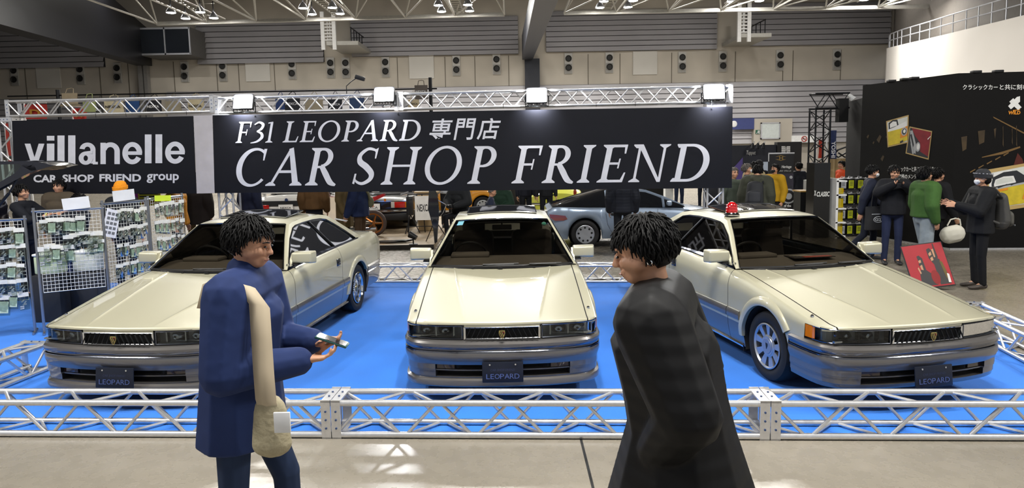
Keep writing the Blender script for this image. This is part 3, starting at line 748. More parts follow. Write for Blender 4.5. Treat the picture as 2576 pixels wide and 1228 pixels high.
def wheel(kind, parent, u, v, sgn, name='wheel'):
    """sgn: +1 outer face towards +v"""
    w = empty(name, (v, u, WR)); w.parent = parent; w.rotation_euler = (0, 0, 0 if sgn > 0 else PI)
    R = RY(PI/2)                                   # lathe height -> +x (outwards)
    t = MB(); t.lathe([(.205,-.17),(.25,-.19),(.295,-.175),(.313,-.13),(.315,-.05),(.313,.0),(.300,.035),(.265,.047),(.225,.040),(.203,.025)], R=R, n=48)
    t.build('tyre', RUBBER, w)
    if kind == 'disc':
        b = MB(); b.lathe([(.207,-.17),(.2,.03),(.206,.042),(.196,.046),(.186,.03)], R=R, n=48)
        b.lathe([(.0,.036),(.085,.036),(.088,.030),(.10,.026),(.102,.02)], R=R, n=36)
        for i in range(9):                         # spokes between the slots
            a = 2*PI*i/9; q = Matrix.Rotation(a, 3, 'X')
            b.add([q @ Vector(p) for p in ((.022,-.02,.095),(.026,.02,.095),(.036,.034,.19),(.030,-.034,.19),(-.03,-.02,.095),(-.03,.02,.095),(-.03,.034,.19),(-.03,-.034,.19))],
                  [(0,1,2,3),(4,7,6,5),(0,4,5,1),(1,5,6,2),(3,2,6,7),(0,3,7,4)])
        b.build('rim', RIM, w, angle=40)
        d = MB(); d.lathe([(0,-.07),(.19,-.07)], R=R, n=32); d.build('brake_drum', BLACKM, w)
        c = MB(); c.lathe([(.0,.042),(.066,.042),(.07,.037)], R=R, n=32); c.build('hub_cap', mat('hub_grey', '#8f99ac', .35, .5), w)
        s = MB(); s.add([(.0435,.0,-.03),(.0435,.022,.005),(.0435,.02,.026),(.0435,-.016,.03)], [(0,1,2,3)]); s.build('emblem', BLACKP, w, smooth=False)
    elif kind == 'mesh':
        b = MB(); b.lathe([(.207,-.17),(.197,-.05),(.2,.03),(.207,.044),(.197,.048),(.19,.03),(.183,-.035),(.178,-.04)], R=R, n=48); b.build('rim_lip', CHROME, w)
        b = MB()
        for i in range(20):
            for dlt in (-.32, .32):
                a0 = 2*PI*i/20; a1 = a0 + dlt
                b.cyl((.015, .055*math.cos(a0), .055*math.sin(a0)), (-.02, .18*math.cos(a1), .18*math.sin(a1)), .0065, .006, n=6, m=0)
        for i in range(32):
            a = 2*PI*i/32; b.ball((-.018, .176*math.cos(a), .176*math.sin(a)), .006, 6)
        b.build('spokes', RIM, w)
        c = MB(); c.lathe([(0,.034),(.022,.034),(.03,.03),(.034,.015),(.06,.012),(.062,-.02)], R=R, n=24); c.build('hub_cap', mat('hub_gold', '#9c9376', .3, .8), w)
        d = MB(); d.lathe([(0,-.08),(.185,-.08)], R=R, n=32); d.build('brake_drum', mat('brake_dark', '#2a2c33', .6), w)
    elif kind == 'holes':
        b = MB(); b.lathe([(.207,-.17),(.2,.03),(.206,.042),(.196,.046),(.19,.036),(.15,.030),(.0,.034)], R=R, n=48); b.build('rim', RIM, w)
        h = MB()
        for i in range(9):
            a = 2*PI*i/9+.2; h.lathe([(.024,.0335),(.022,.0365),(.0,.0366)], (0, .148*math.cos(a), .148*math.sin(a)), R, 12)
        h.build('rim_hole', BLACKM, w)
    return w

def strip(pts_a, pts_b): return [list(p) for p in zip(pts_a, pts_b)]

def coupe(name, label, X, Y, a, kind='mesh', lip=True, stickers=False):
    root = empty(name, (X, Y, .004), label, 'car', 'gold two-door coupes on the blue carpet', rz=a)
    # ---------- sides
    us = sorted(set([.25, .28, .33, .37, .41, .414, .50, .56, .595, .6, .605, DOOR0-.004, DOOR0+.004, DOOR1-.004, DOOR1+.004, 3.94, 3.95, 4.66, 4.70, 4.74]
                    + [UW1 + .372*math.cos(PI*k/28) for k in range(29)] + [UW2 + .362*math.cos(PI*k/28) for k in range(29)]
                    + [1.45+.15*k for k in range(20) if not (3.2 < 1.45+.15*k < 3.96)] + [4.05,4.2,4.35,4.5]))
    levels = [0, .24, .30, .36, .42, .455, .505, .56]
    fr = [1, .85, .7, .5, .3, .12, 0]
    def col(u, sg):
        zl, zt = z_low(u), tab(u, ZT); zk = zt - tab(u, DK); zz = [max(zl, l if l else .195) for l in levels]
        zz += [max(zl, .56 + (zk-.56)*k) for k in (.35, .7, 1)] + [max(zl, zk + (zt-zk)*k) for k in (.12, .25, .4, .55, .7, .82, .91, .97, 1)]
        return [Vector((sg*side_v(u, z), u, z)) for z in zz]
    NL = len(levels)
    body = MB(); doors = {}
    for sg in (-1, 1):
        rows = [col(u, sg) for u in us]; dr = MB()
        for i in range(len(us)-1):
            um = (us[i]+us[i+1])/2; gap = abs(um-DOOR0) < .004 or abs(um-DOOR1) < .004; isd = DOOR0 < um < DOOR1 and not gap
            tgt = dr if isd else body
            pr = [rows[i], rows[i+1]]
            if sg > 0: pr = pr[::-1]
            tgt.grid(pr, mf=lambda _i, j: 2 if gap else (1 if j < 4 else 0))
        doors[sg] = dr
    # ---------- fender tops (outside the hood cut line) and cowl corners
    def hood_pt(vn, vr, t, cut):
        """point on the top surface, from the nose (t=0) to the cowl (t=1)"""
        v = vn + (vr-vn)*t; u0 = NOSE(vn) + .012; u1 = 1.585 - .045*(1-(min(vr, .72)/.72)**2); u = u0 + (u1-u0)*t
        return v, u
    ts = [0, .012, .03, .06, .1, .16, .24, .32, .4, .5, .6, .7, .8, .9, 1]
    def top_z(v, u):
        zc = tab(u, ZH); vc = CRS(min(1, max(0, (u-.05)/1.5))); zt, vt = tab(max(u, .25), ZT), tab(max(u, .25), VT)
        if abs(v) <= vc: return zc
        s = (abs(v)-vc)/(vt-vc); return zc + (zt-zc)*(.45*s + .55*s**3)
    for sg in (-1, 1):
        rows = []
        for t in ts:
            r = []
            for q in (0, .25, .5, .75, 1):
                vn = .724 + (.795-.724)*q; u0 = NOSE(vn) + .012; u = u0 + (1.62-u0)*t; v = .724 + (tab(max(u, .25), VT)-.724)*q
                r.append(Vector((sg*v, u, top_z(v, u) if q < 1 else tab(max(u,.25), ZT))))
            rows.append(r)
        n0 = [p + Vector((0, -.012, -.012)) for p in rows[0]]; n1 = [p + Vector((0, -.013, -.03)) for p in rows[0]]
        body.grid(([n1, n0] + rows) if sg < 0 else [r[::-1] for r in [n1, n0] + rows], m=0)
        # black cut line beside the hood
        cut = []
        for t in ts:
            u0 = NOSE(.72) + .012; u = u0 + (1.6-u0)*t; z = top_z(.72, u) - .004
            cut.append([Vector((sg*.714, u, z)), Vector((sg*.726, u, z))])
        body.grid(cut, m=2)
    # ---------- tail: deck, rear panel
    tl = []
    for v in (-.70,-.5,-.25,0,.25,.5,.70):
        k = 1-(abs(v)/.70)**2
        tl.append([Vector((v*1.04, 3.86, .955+.012*k)), Vector((v*1.04, 4.1, .958+.014*k)), Vector((v*1.03, 4.4, .955+.016*k)), Vector((v, 4.62, .945+.014*k)), Vector((v*.985, 4.68+.03*k, .925+.01*k)), Vector((v*.98, 4.70+.05*k, .88)), Vector((v, 4.72+.05*k, .70)), Vector((v, 4.72+.05*k, .48))])
    tb = MB(); tb.grid(tl); tb.build('trunk_lid', GOLD, root, angle=30)
    for sg in (-1, 1):
        e = [r for r in (tl[0] if sg < 0 else tl[-1])]
        body.grid([[Vector((sg*tab(p.y, VT), p.y, tab(p.y, ZT))) for p in e[:4]], e[:4]], m=0)
        body.grid([[Vector((sg*side_v(4.74, z), 4.74, z)) for z in (.9,.8,.7,.52)], [Vector((p.x, p.y, z)) for p, z in ((e[4],.9),(e[5],.8),(e[6],.7),(e[7],.52))]], m=0)
    bo = body.build('body', [GOLD, LOWER, GAP], root, angle=32)
    for sg in (-1, 1):
        d = doors[sg].build('door', [GOLD, LOWER, GAP], root, angle=32)
        hz = tab(2.86, ZT)-.155; hv = side_v(2.86, hz)
        h = MB(); h.box((sg*(hv+.002), 2.86, hz), (.012, .115, .085), bev=.005, m=0); h.box((sg*(hv+.008), 2.86, hz+.012), (.008, .09, .04), bev=.003, m=1); h.box((sg*(hv+.010), 2.86, hz-.025), (.012, .085, .014), bev=.003, m=0)
        h.build('door_handle', [TRIMC, BLACKP], d)
        # protective moulding with bright edges, and sill strip
        mo = MB()
        for u0, u1, par in ((1.385, DOOR0-.006, 'b'), (DOOR0+.006, DOOR1-.006, 'd'), (DOOR1+.006, 3.20, 'b')):
            rr = []
            for k in range(9):
                u = u0 + (u1-u0)*k/8; v = side_v(u, .50)
                rr.append([Vector((sg*(v+dv), u, z)) for dv, z in ((-.004,.445),(.014,.452),(.019,.47),(.019,.515),(.012,.535),(-.004,.54))])
            mo.grid(rr, mf=lambda i, j: 1 if j in (0, 4) else 0)
            mo.add([p for p in rr[0]], [tuple(range(6))], 0); mo.add([p for p in rr[-1]], [tuple(range(6))], 0)
        mo.build('side_moulding', [LOWER, CHROME], root)
        si = MB(); si.tube([(sg*(side_v(u, .215)+.004), u, .205) for u in [1.36+.185*k for k in range(11)]], .016, 6); si.build('sill_strip', CHROME, root)
        # wheel arch lips
        for uc, r in ((UW1, .372), (UW2, .362)):
            rr = []
            a0, a1 = (.10, PI-.0) if uc == UW1 else (.02, PI-.10)
            zmin = .53
            for k in range(33):
                t = PI*k/32; u = uc + r*math.cos(t); z = .31 + r*math.sin(t); 
                if (uc == UW1 and u < .68 and z < .5) or (uc == UW2 and u > 3.86 and z < .5): continue
                row = []
                for dr_, dv in ((-.004, -.02), (-.004, .016), (.012, .022), (.05, .018), (.072, .008), (.080, -.006)):
                    uu = uc + (r+dr_)*math.cos(t); z2 = .31 + (r+dr_)*math.sin(t); row.append(Vector((sg*(side_v(uu, max(z2, .3))+dv), uu, z2)))
                rr.append(row)
            m_ = MB(); m_.grid(rr); m_.build('wheel_arch', GOLD, root, angle=50)
            w = MB(); ii = []
            for k in range(25):
                t = -.35 + (PI+.7)*k/24; ii.append([Vector((sg*x, uc + (r-.004)*math.cos(t), .31 + (r-.004)*math.sin(t))) for x in (.815, .45)])
            w.grid(ii); w.add([(sg*.45, uc+.5*math.cos(2*PI*k/24), max(.12, .35+.40*math.sin(2*PI*k/24))) for k in range(24)], [tuple(range(24))])
            w.build('wheel_well', BLACKM, root)
            wheel(kind, root, uc, sg*.775, sg)
        # mud flap behind the front wheel
        MB().box((sg*.72, 1.375, .26), (.17, .012, .22)).build('mud_flap', BLACKM, root, smooth=False)
    # ---------- hood
    vs_n = [-.714,-.66,-.52,-.40,-.330,-.312,-.30,-.288,-.27,-.15,0,.15,.27,.288,.30,.312,.330,.40,.52,.66,.714]
    hrows = []
    for t in ts:
        r = []
        for vn in vs_n:
            s = abs(vn); 
            vr = s*(.50/.30) if s <= .30 else .50 + (s-.30)*(.714-.50)/(.714-.30)
            u0 = NOSE(vn) + .012; u1 = 1.585 - .05*(1-(min(vr, .72)/.72)**2); u = u0 + (u1-u0)*t; v = (s + (vr-s)*t)*(1 if vn >= 0 else -1)
            cz = .0055*math.exp(-((s-.30)/.009)**2)*min(1, t*8)
            r.append(Vector((v, u, top_z(v, u) + cz)))
        hrows.append(r)
    l0 = [p + Vector((0, -.010, -.008)) for p in hrows[0]]; l1 = [p + Vector((0, -.014, -.022)) for p in hrows[0]]
    hb = MB(); hb.grid([l1, l0] + hrows); 
    hd = []
    for vn in [-.312,-.2,-.1,0,.1,.2,.312]:
        u = NOSE(vn) + .012
        hd.append([Vector((vn, u-.014, .673)), Vector((vn, u-.012, .655)), Vector((vn, u+.02, .652))])
    hb.grid(hd)
    hood = hb.build('hood', GOLD, root, angle=24)
    for v in (-.30, .33): MB().box((v, 1.47, .898), (.022, .012, .012), bev=.003).build('washer_nozzle', BLACKP, hood)
    MB().box((-.02, 1.45, .899), (.05, .03, .012), bev=.003).build('hood_latch', BLACKP, hood)
    for sg in (-1, 1):
        k = MB(); k.lathe([(.016, 0), (.014, .012), (.005, .02), (0, .021)], (sg*.755, .42, top_z(.755, .42)-.002), n=12); k.build('fender_stud', CHROME, root)
    # ---------- lamps, grille
    def lampline(z0, z1, off, v0, v1e, n=26):
        pts = []
        for i in range(n+1):
            s = i/n*1.0
            pts.append(s)
        return pts
    path = []                                              # plan curve of the lamp face from v=.33 round the corner to the side
    for v in (.33,.40,.48,.56,.62,.68,.72,.755,.78,.795): path.append((v, NOSE(v)))
    path += [(.806,.29),(.812,.33)]; amb = [(.812,.335),(.818,.37),(.822,.405)]
    for sg in (-1, 1):
        def face(pth, z0, z1, off):
            return [[Vector((sg*(v - off*(1 if u > .2 else .3)), u + off, z)) for z in (z0, (z0+z1)/2, z1)] for v, u in pth]
        hl = empty('headlight', (0, 0, 0)); hl.parent = root
        zt_ = lambda u: .655 + .012*min(1, u/.3)
        ln = MB(); ln.grid([[Vector((sg*(v-.004), u+.004, z)) for z in (.562, .61, .660)] for v, u in path]); ln.build('lens', LAMPG, hl)
        bk = MB(); bk.grid([[Vector((sg*(v-.03), u+.10, z)) for z in (.555, .668)] for v, u in path], m=0)
        bk.grid([[Vector((sg*(v-.004), u+.006, .556)), Vector((sg*(v-.03), u+.10, .556))] for v, u in path], m=0); bk.grid([[Vector((sg*(v-.004), u+.006, .668)), Vector((sg*(v-.03), u+.10, .668))] for v, u in path], m=0)
        bk.build('housing', [mat('lamp_housing', '#8f9497', .3, .4)], hl, smooth=False)
        rf = MB()
        for v, w in ((.47,.07),(.63,.065)):
            u = NOSE(v)+.075; rf.lathe([(.012,.05),(.03,.045),(w*.7,.02),(w,-.03)], (sg*v, u, .612), Matrix.Rotation(PI/2, 3, 'X') @ Matrix.Scale(.75, 3, (0, 1, 0)), 20)
        for v in (.40, .55, .70): rf.box((sg*v, NOSE(v)+.05, .612), (.012, .04, .095))
        rf.box((sg*.6, NOSE(.6)+.05, .572), (.3, .03, .012))
        rf.build('reflector', mat('reflector_silver', '#9fa5a8', .12, .95), hl)
        fm = MB()
        for z in (.558, .664): fm.tube([(sg*(v+.001), u-.002, z) for v, u in path], .005, 6)
        fm.tube([(sg*.33, NOSE(.33)-.002, z) for z in (.558, .61, .664)], .005, 6); fm.build('bezel', TRIMC, hl)
        am = MB(); am.grid([[Vector((sg*(v+.004), u, z)) for z in (.562, .61, .662)] for v, u in [(.800,.31)] + amb]); am.build('side_marker', AMBER, hl)
        sk = MB(); sk.grid([[Vector((sg*(v-.012), u, z)) for z in (.50, .56)] for v, u in path + amb + [(.83,.46),(.838,.56)]], m=0)
        sk.grid([[Vector((sg*(v-.006), u, z)) for z in (.662, .675)] for v, u in path + amb], m=0)
        sk.grid([[Vector((sg*(tab(u, VK)-.012), u, z)) for z in (.50, .56, .60)] for u in (.40,.45,.5,.56,.6)], m=0)
        sk.build('lamp_surround', [BLACKP], root, smooth=False)
    gr = empty('grille', (0, .06, .605)); gr.parent = root
    b = MB(); b.grid([[Vector((v, NOSE(v)+.03, z-.605+.0)) - Vector((0, .06, 0)) for z in (.555, .655)] for v in (-.32,-.16,0,.16,.32)])
    b.build('backing', BLACKM, gr, smooth=False)
    fi = MB()
    for k in range(14):
        v = -.28 + k*.043; sl = .02 if v < 0 else -.02
        fi.add([(v-sl-.002, -.045, -.04), (v-sl+.002, -.045, -.04), (v+sl+.002, -.045, .04), (v+sl-.002, -.045, .04), (v-sl, -.03, -.04), (v+sl, -.03, .04)], [(0,1,2,3),(1,4,5,2),(4,0,3,5)])
    fi.build('fin', mat('grille_fin', '#26282b', .35, .3), gr, smooth=False)
    fm = MB()
    for z in (-.046, .048): fm.tube([(v, NOSE(v)-.065, z) for v in (-.308,-.2,-.1,0,.1,.2,.308)], .0055, 6)
    for v in (-.308, .308): fm.box((v, NOSE(v)-.063, 0), (.016, .012, .1))
    fm.build('frame', CHROME, gr)
    em = MB(); sh = [(-.024,.034),(.024,.034),(.026,.012),(.016,-.016),(0,-.036),(-.016,-.016),(-.026,.012)]
    em.prism(sh, .008, FACING, (0, -.062, 0), 0); em.prism([(x*.8, y*.8) for x, y in sh], .003, FACING, (0, -.068, 0), 1)
    for dx in (-.010, .004): em.add([(dx-.009,-.0725,.024),(dx-.003,-.0725,.024),(dx+.013,-.0725,-.012),(dx+.009,-.0725,-.018)], [(0,1,2,3)], 0)
    em.add([(.004,-.0722,.025),(.018,-.0722,.025),(.018,-.0722,.008)], [(0,1,2)], 2)
    em.build('emblem', [mat('emblem_gold', '#c9b878', .2, .9), mat('emblem_dark', '#1d1712', .3), mat('emblem_red', '#7d1f20', .3)], gr, smooth=False)
    # ---------- front bumper: profile swept round the nose
    bp = [(v, NOSE(v)-.045) for v in (0,.1,.2,.3,.375,.385,.45,.52,.56,.565,.60,.63,.66,.70,.73,.76,.785,.805)] + [(.82,.235),(.833,.28),(.841,.34),(.846,.42),(.848,.52),(.848,.60)]
    PB = len(bp)
    def prof(v, u):
        """(inset, z, material) from the top of the bumper down to its lip"""
        inn = v <= .5605; edge = min(1, max(0, (u-.3)/.2))
        rec = .075 if inn else 0.0; div = .375 <= v <= .39
        tap = .018*min(1, max(0, (v-.5)/.3))
        P = [(.085,.548,0),(.045,.547,0),(.012,.538,0),(.0,.520,0),(.0,.497,0),(.004,.480,2),(.012,.474,2),(.012,.466,0),(.003,.458,2),(.003,.446,2),(.0,.438,0),(.0,.40,0),(.012,.365,0)]
        rr = rec if not div else .03
        P += [(.018,.345,0),(.018+rr,.343,1),(.018+rr,.300,1),(.02+rec*.25,.298,0),(.02+rec*.25,.288,0),(.026+rec,.286,1),(.026+rec,.240,1),(.030,.236,0)]
        if lip: P += [(.032,.226,0),(.010,.214,0),(.004,.20,0),(.004,.168,0),(.012,.158,0),(.10,.156,0)]
        else: P += [(.032,.226,0),(.034,.215,0),(.036,.205,0),(.040,.20,0),(.05,.196,0),(.12,.195,0)]
        return P
    bm_ = MB()
    for sg in (-1, 1):
        rows = []
        for i, (v, u) in enumerate(bp):
            p0, p1 = Vector(bp[max(i-1, 0)]), Vector(bp[min(i+1, PB-1)]); t = (p1-p0).normalized(); n = Vector((t.y, -t.x))       # outward normal in (v,u)
            if n.y > 0 and i < 3: n = Vector((0, -1))
            rows.append([Vector((sg*(v - n.x*d), u - n.y*d, z)) for d, z, m in prof(v, u)])
        mm = [p[2] for p in prof(0, 0)]
        bm_.grid(rows if sg > 0 else [r[::-1] for r in rows], mf=(lambda i, j: (mm[j+1] if bp[i][0] < .5605 or mm[j+1] != 1 else 0)) if sg > 0 else (lambda i, j: (mm[len(mm)-1-j] if bp[i][0] < .5605 or mm[len(mm)-1-j] != 1 else 0)))
        bm_.add(rows[-1] + [Vector((sg*.7, .6, .53)), Vector((sg*.7, .6, .2))][::-1], [tuple(range(len(rows[-1])+2))], 0)
    bmp = bm_.build('front_bumper', [LOWER, BLACKM, TRIMC], root, angle=28)
    for sg in (-1, 1):
        fg = MB(); fg.grid([[Vector((sg*v, NOSE(v)-.045+.045, z)) for z in (.303, .340)] for v in (.40,.45,.50,.55)]); fg.build('fog_lamp', mat('fog_lens', '#8a5a2c' if not lip else '#3c2826', .15, coat=1), bmp)
    # number plate stand-in with the maker's show plate
    pl = empty('show_plate', (0, NOSE(0)-.06, .378)); pl.parent = root; pl.rotation_euler = (-.12, 0, 0)
    MB().box((0, 0, -.082), (.336, .012, .168), bev=.006).build('board', mat('plate_navy', '#0e1424', .35), pl)
    lt = MB(); pt = lambda x, y: Vector((x, -.0085, y))
    for ch, x0, x1 in zip('LEOPARD', (-.135,-.100,-.066,-.022,.014,.058,.096), (-.105,-.072,-.026,.010,.056,.092,.136)):
        word(lt, ch, x0, x1, -.135, -.095, pt, 0)
    lt.build('lettering', mat('plate_letter', '#4f5f92', .5), pl, smooth=False)
    lt = MB(); word(lt, 'CAR SHOP FRIEND', -.10, .10, -.072, -.054, pt, 0, .2); lt.build('small_lettering', mat('plate_letter_dim', '#2c3350', .5), pl, smooth=False)
    bl = MB()
    for x in (-.105, .105): bl.cyl((x, -.011, -.02), (x, 0, -.02), .007, n=10)
    bl.build('bolt', CHROME, pl)
    # ---------- rear bumper
    rb = [(0,4.80),(.3,4.795),(.55,4.775),(.70,4.735),(.775,4.67),(.812,4.58),(.832,4.45),(.842,4.2),(.845,3.955)]
    rbm = MB()
    for sg in (-1, 1):
        rows = []
        for i, (v, u) in enumerate(rb):
            p0, p1 = Vector(rb[max(i-1,0)]), Vector(rb[min(i+1,len(rb)-1)]); t = (p1-p0).normalized(); n = Vector((-t.y, t.x)) if i else Vector((0, 1))
            if n.x < 0: n = -n
            rows.append([Vector((sg*(v - n.x*d), u - n.y*d, z)) for d, z in ((.07,.555),(.012,.55),(-.006,.53),(-.006,.49),(.008,.48),(.008,.465),(-.002,.455),(0,.36),(.03,.24),(.10,.225))])
        rbm.grid(rows, mf=lambda i, j: 1 if j in (3, 4, 5) else 0)
        rbm.add(rows[-1], [tuple(range(10))], 0)
    rbm.build('rear_bumper', [LOWER, TRIMC], root, angle=30)
    for sg in (-1, 1):
        tlm = MB(); tlm.box((sg*.5, 4.775, .70), (.36, .03, .12), bev=.01); tlm.build('tail_lamp', mat('tail_red', '#7a1512', .15, coat=1), root)
    ex = MB()
    for dx in (-.04, .04): ex.lathe([(.028,-.12),(.03,.04),(.024,.04),(.022,-.1)], (.50+dx, 4.80, .235), RX(-PI/2), 16)
    ex.build('exhaust_tip', CHROME, root)
    # ---------- greenhouse
    SP = lambda u, z: Vector((.757 - (z-.935)*.565, u, z))
    OUT = [(1.60,.905),(1.78,1.035),(2.00,1.190),(2.20,1.312),(2.30,1.330),(2.55,1.345),(2.85,1.348),(3.08,1.338),(3.28,1.312),(3.50,1.21),(3.72,1.09),(4.00,.945)]
    INN = [(1.70,.95),(1.83,1.04),(2.03,1.172),(2.235,1.268),(2.32,1.285),(2.55,1.297),(2.83,1.299),(3.05,1.289),(3.20,1.266),(3.40,1.168),(3.58,1.07),(3.755,.958)]
    WS = [(1.60,.905),(1.78,1.035),(2.00,1.190),(2.20,1.312)]
    roof = MB()
    def m3(p, sg): return Vector((p.x*sg, p.y, p.z))
    for sg in (-1, 1):
        o_ = [m3(SP(*p), sg) for p in OUT]; i_ = [m3(SP(*p), sg) for p in INN]
        roof.grid([o_, i_] if sg > 0 else [i_, o_])
        ins = Vector((-sg*.022, 0, -.012))
        roof.grid([[p + ins for p in i_], i_])
    # roof skin
    RN = 13
    def roof_z(u, f):
        zr = tab(u, [(2.2,1.312),(2.3,1.330),(2.55,1.345),(2.85,1.348),(3.08,1.338),(3.28,1.312)]); cr = tab(u, [(2.1,.018),(2.5,.036),(3.0,.036),(3.3,.026)])
        return zr + cr*(1-f*f)
    rows = []
    for k in range(11):
        row = []
        for j in range(-RN, RN+1):
            f = j/RN; bf = .085*(1-f*f); br = .03*(1-f*f)
            u0, u1 = 2.20-bf, 3.28+br; u = u0 + (u1-u0)*k/10; ue = 2.20 + 1.08*k/10
            p = SP(ue, tab(ue, [(2.2,1.312),(2.3,1.330),(2.55,1.345),(2.85,1.348),(3.08,1.338),(3.28,1.312)]))
            row.append(Vector((p.x*f, u, roof_z(ue, f))))
        rows.append(row)
    roof.grid(rows)
    # A-pillar faces: strip between the windscreen edge and the side outline
    def ws_edge(p, sg, w=.036):
        q = SP(*p); return Vector((sg*(q.x-w), q.y-.012, q.z+.004))
    for sg in (-1, 1):
        e = [ws_edge(p, sg) for p in WS]; e[-1] = Vector((e[-1].x, e[-1].y, e[-1].z+.003)); o_ = [m3(SP(*p), sg) for p in WS]
        roof.grid([e, o_] if sg > 0 else [o_, e])
        # C-pillar: strip to the rear window
        RWp = [(3.28,1.312),(3.50,1.21),(3.72,1.09),(4.00,.945)]
        o2 = [m3(SP(*p), sg) for p in RWp]; e2 = [Vector((sg*(SP(*p).x - .03 - .05*(i/3)), p[0]+.01, p[1]+.008)) for i, p in enumerate(RWp)]
        roof.grid([o2, e2] if sg > 0 else [e2, o2])
    rf = roof.build('roof', GOLD, root, angle=34)
    # windscreen
    wrow = []; NW = 16
    for k in range(9):
        t = k/8; s = t*3; i = min(2, int(s)); f_ = s-i; p = (WS[i][0]*(1-f_)+WS[i+1][0]*f_, WS[i][1]*(1-f_)+WS[i+1][1]*f_); row = []
        for j in range(-NW, NW+1):
            f = j/NW; e = ws_edge(p, 1); bul = (.10 + (.085-.10)*t)*(1-f*f)
            row.append(Vector((e.x*f, e.y-bul, e.z + .022*t*(1-f*f))))
        wrow.append(row)
    wd = MB(); wd.grid(wrow); wo = wd.build('windscreen', CABG, root)
    bz = MB()
    for sg in (0, -1): bz.tube([r[sg] + Vector((0, -.002, .003)) for r in wrow], .007, 6)
    bz.tube([p + Vector((0, -.004, .004)) for p in wrow[-1]], .007, 6); bz.build('bezel', TRIMC, wo)
    fz = MB()                                                                # black frit and cowl
    fz.grid([[p + Vector((0, -.003, .003)) for p in wrow[0]], [p + Vector((0, -.004, .004)) for p in wrow[1]]][:1] + [[Vector((a.x*.98, a.y*.78 + b.y*.22 - .003, a.z*.78 + b.z*.22 + .004)) for a, b in zip(wrow[0], wrow[1])]])
    cow = [Vector((p.x*.97, p.y-.030*(1-(p.x/.74)**4), .899-.014*(p.x/.74)**2)) for p in wrow[0]]
    fz.grid([cow, wrow[0]]); fz.build('cowl_panel', BLACKP, root, smooth=False)
    if stickers:
      st = MB(); st.add([Vector((a.x, a.y-.004, a.z+.004)) for a in (wrow[7][1], wrow[7][3], wrow[8][3].lerp(wrow[7][3], .2), wrow[8][1].lerp(wrow[7][1], .2))], [(0,1,2,3)], 0)
      st.build('windscreen_sticker', [mat('sticker_blue', '#6fa6b8', .5)], wo, smooth=False)
      c_ = wrow[7][NW*2-2]; st = MB(); st.ball((c_.x, c_.y-.004, c_.z+.002), (.026, .004, .022), 14); st.build('round_sticker', mat('sticker_green', '#1f5a44', .5), wo)
    for x0, x1, y_ in ((-.30, .12, 0), (.18, .56, 0)):
        wp = MB(); A = Vector((x0, 1.505, .912)); 
        wp.tube([A, Vector(((x0+x1)/2, 1.50, .928)), Vector((x1, 1.52, .925))], .006, 6); wp.tube([Vector((x0+.1, 1.50, .930)), Vector((x1+.05, 1.53, .930))], .008, 6); wp.build('wiper', BLACKP, root)
    # side glazing: door glass, B-post, quarter glass
    BT, BB = (2.70, 1.298), (2.99, .952)
    dro = [(1.70,.948)] + INN[1:6] + [BT, BB]; qtr = [(BT[0]+.035, BT[1]), (2.83,1.299)] + INN[7:] + [(BB[0]+.035, BB[1])]
    for sg in (-1, 1):
        ins = Vector((-sg*.012, 0, -.004))
        for nm, pg in (('door_glass', dro), ('quarter_glass', qtr)):
            vs = [m3(SP(*p), sg) + ins for p in pg]; mesh_obj(nm, vs, [tuple(range(len(vs)))], SIDEG, root, smooth=False)
        bpz = MB(); bpz.add([m3(SP(*p), sg) + Vector((-sg*.002, 0, 0)) for p in (BT, (BT[0]+.04, BT[1]), (BB[0]+.04, BB[1]), BB)], [(0,1,2,3)])
        bpz.tube([m3(SP(*BT), sg), m3(SP(*BB), sg)], .008, 6); bpz.build('pillar_trim', [DARKST], root, smooth=False)
        ch = MB(); ch.tube([m3(SP(*p), sg) for p in INN], .010, 6); ch.build('window_trim', TRIMC, root)
        be = MB(); be.grid([[Vector((sg*(tab(u, VT)-.002), u, tab(u, ZT)-.002)), Vector((sg*(tab(u, VT)-.006), u, tab(u, ZT)+.012)), m3(SP(u, .956), sg)] for u in [1.64+.118*k for k in range(19)]])
        be.build('belt_moulding', [TRIMC], root, angle=20)
        # black sail where the mirror sits
        # mirrors
        mr = empty('wing_mirror', (0, 0, 0)); mr.parent = root
        bmr = bmesh.new(); bmesh.ops.create_cube(bmr, size=1)
        for v in bmr.verts:
            x, y, z = v.co; v.co = Vector((x*.235 + (0 if y > 0 else -sg*.01), y*.12, z*.135*(1.0 if x*sg > 0 else .92)))
            if y < 0: v.co.x *= .93; v.co.z *= .86
        bmesh.ops.bevel(bmr, geom=bmr.edges[:], offset=.022, segments=3, affect='EDGES', profile=.6)
        bmr.verts.index_update(); vs = [v.co + Vector((sg*.875, 1.80, 1.008)) for v in bmr.verts]; fs = [[v.index for v in f.verts] for f in bmr.faces]; bmr.free()
        mesh_obj('shell', vs, fs, GOLD, mr)
        MB().box((sg*.875, 1.862, 1.008), (.20, .004, .105), bev=.001).build('mirror_glass', CHROME, mr, smooth=False)
        ft = MB(); ft.prism([(1.70,.925),(1.86,.925),(1.86,.975),(1.80,1.05)], .03, Matrix(((0,0,1),(1,0,0),(0,1,0))), (sg*.757-(.03 if sg > 0 else 0) + sg*.012, 0, 0)); ft.box((sg*.775, 1.80, .975), (.09, .09, .06), bev=.015); ft.build('foot', GOLD, mr)
        MB().box((sg*.79, 1.79, .938), (.10, .11, .018), bev=.005).build('foot_trim', BLACKP, mr)
    # rear window
    rw = []
    for i, p in enumerate(((3.28,1.312),(3.50,1.21),(3.72,1.09),(4.00,.945))):
        x = SP(*p).x - .03 - .05*(i/3); rw.append([Vector((x*f, p[0]+.01+.03*(1-f*f), p[1]+.008+.024*(1-f*f)*(1-i/3))) for f in [j/8 for j in range(-8, 9)]])
    MBw = MB(); MBw.grid(rw); MBw.build('rear_window', SIDEG, root)
    # sunroof, tilted open
    sr = MB(); SRP = []
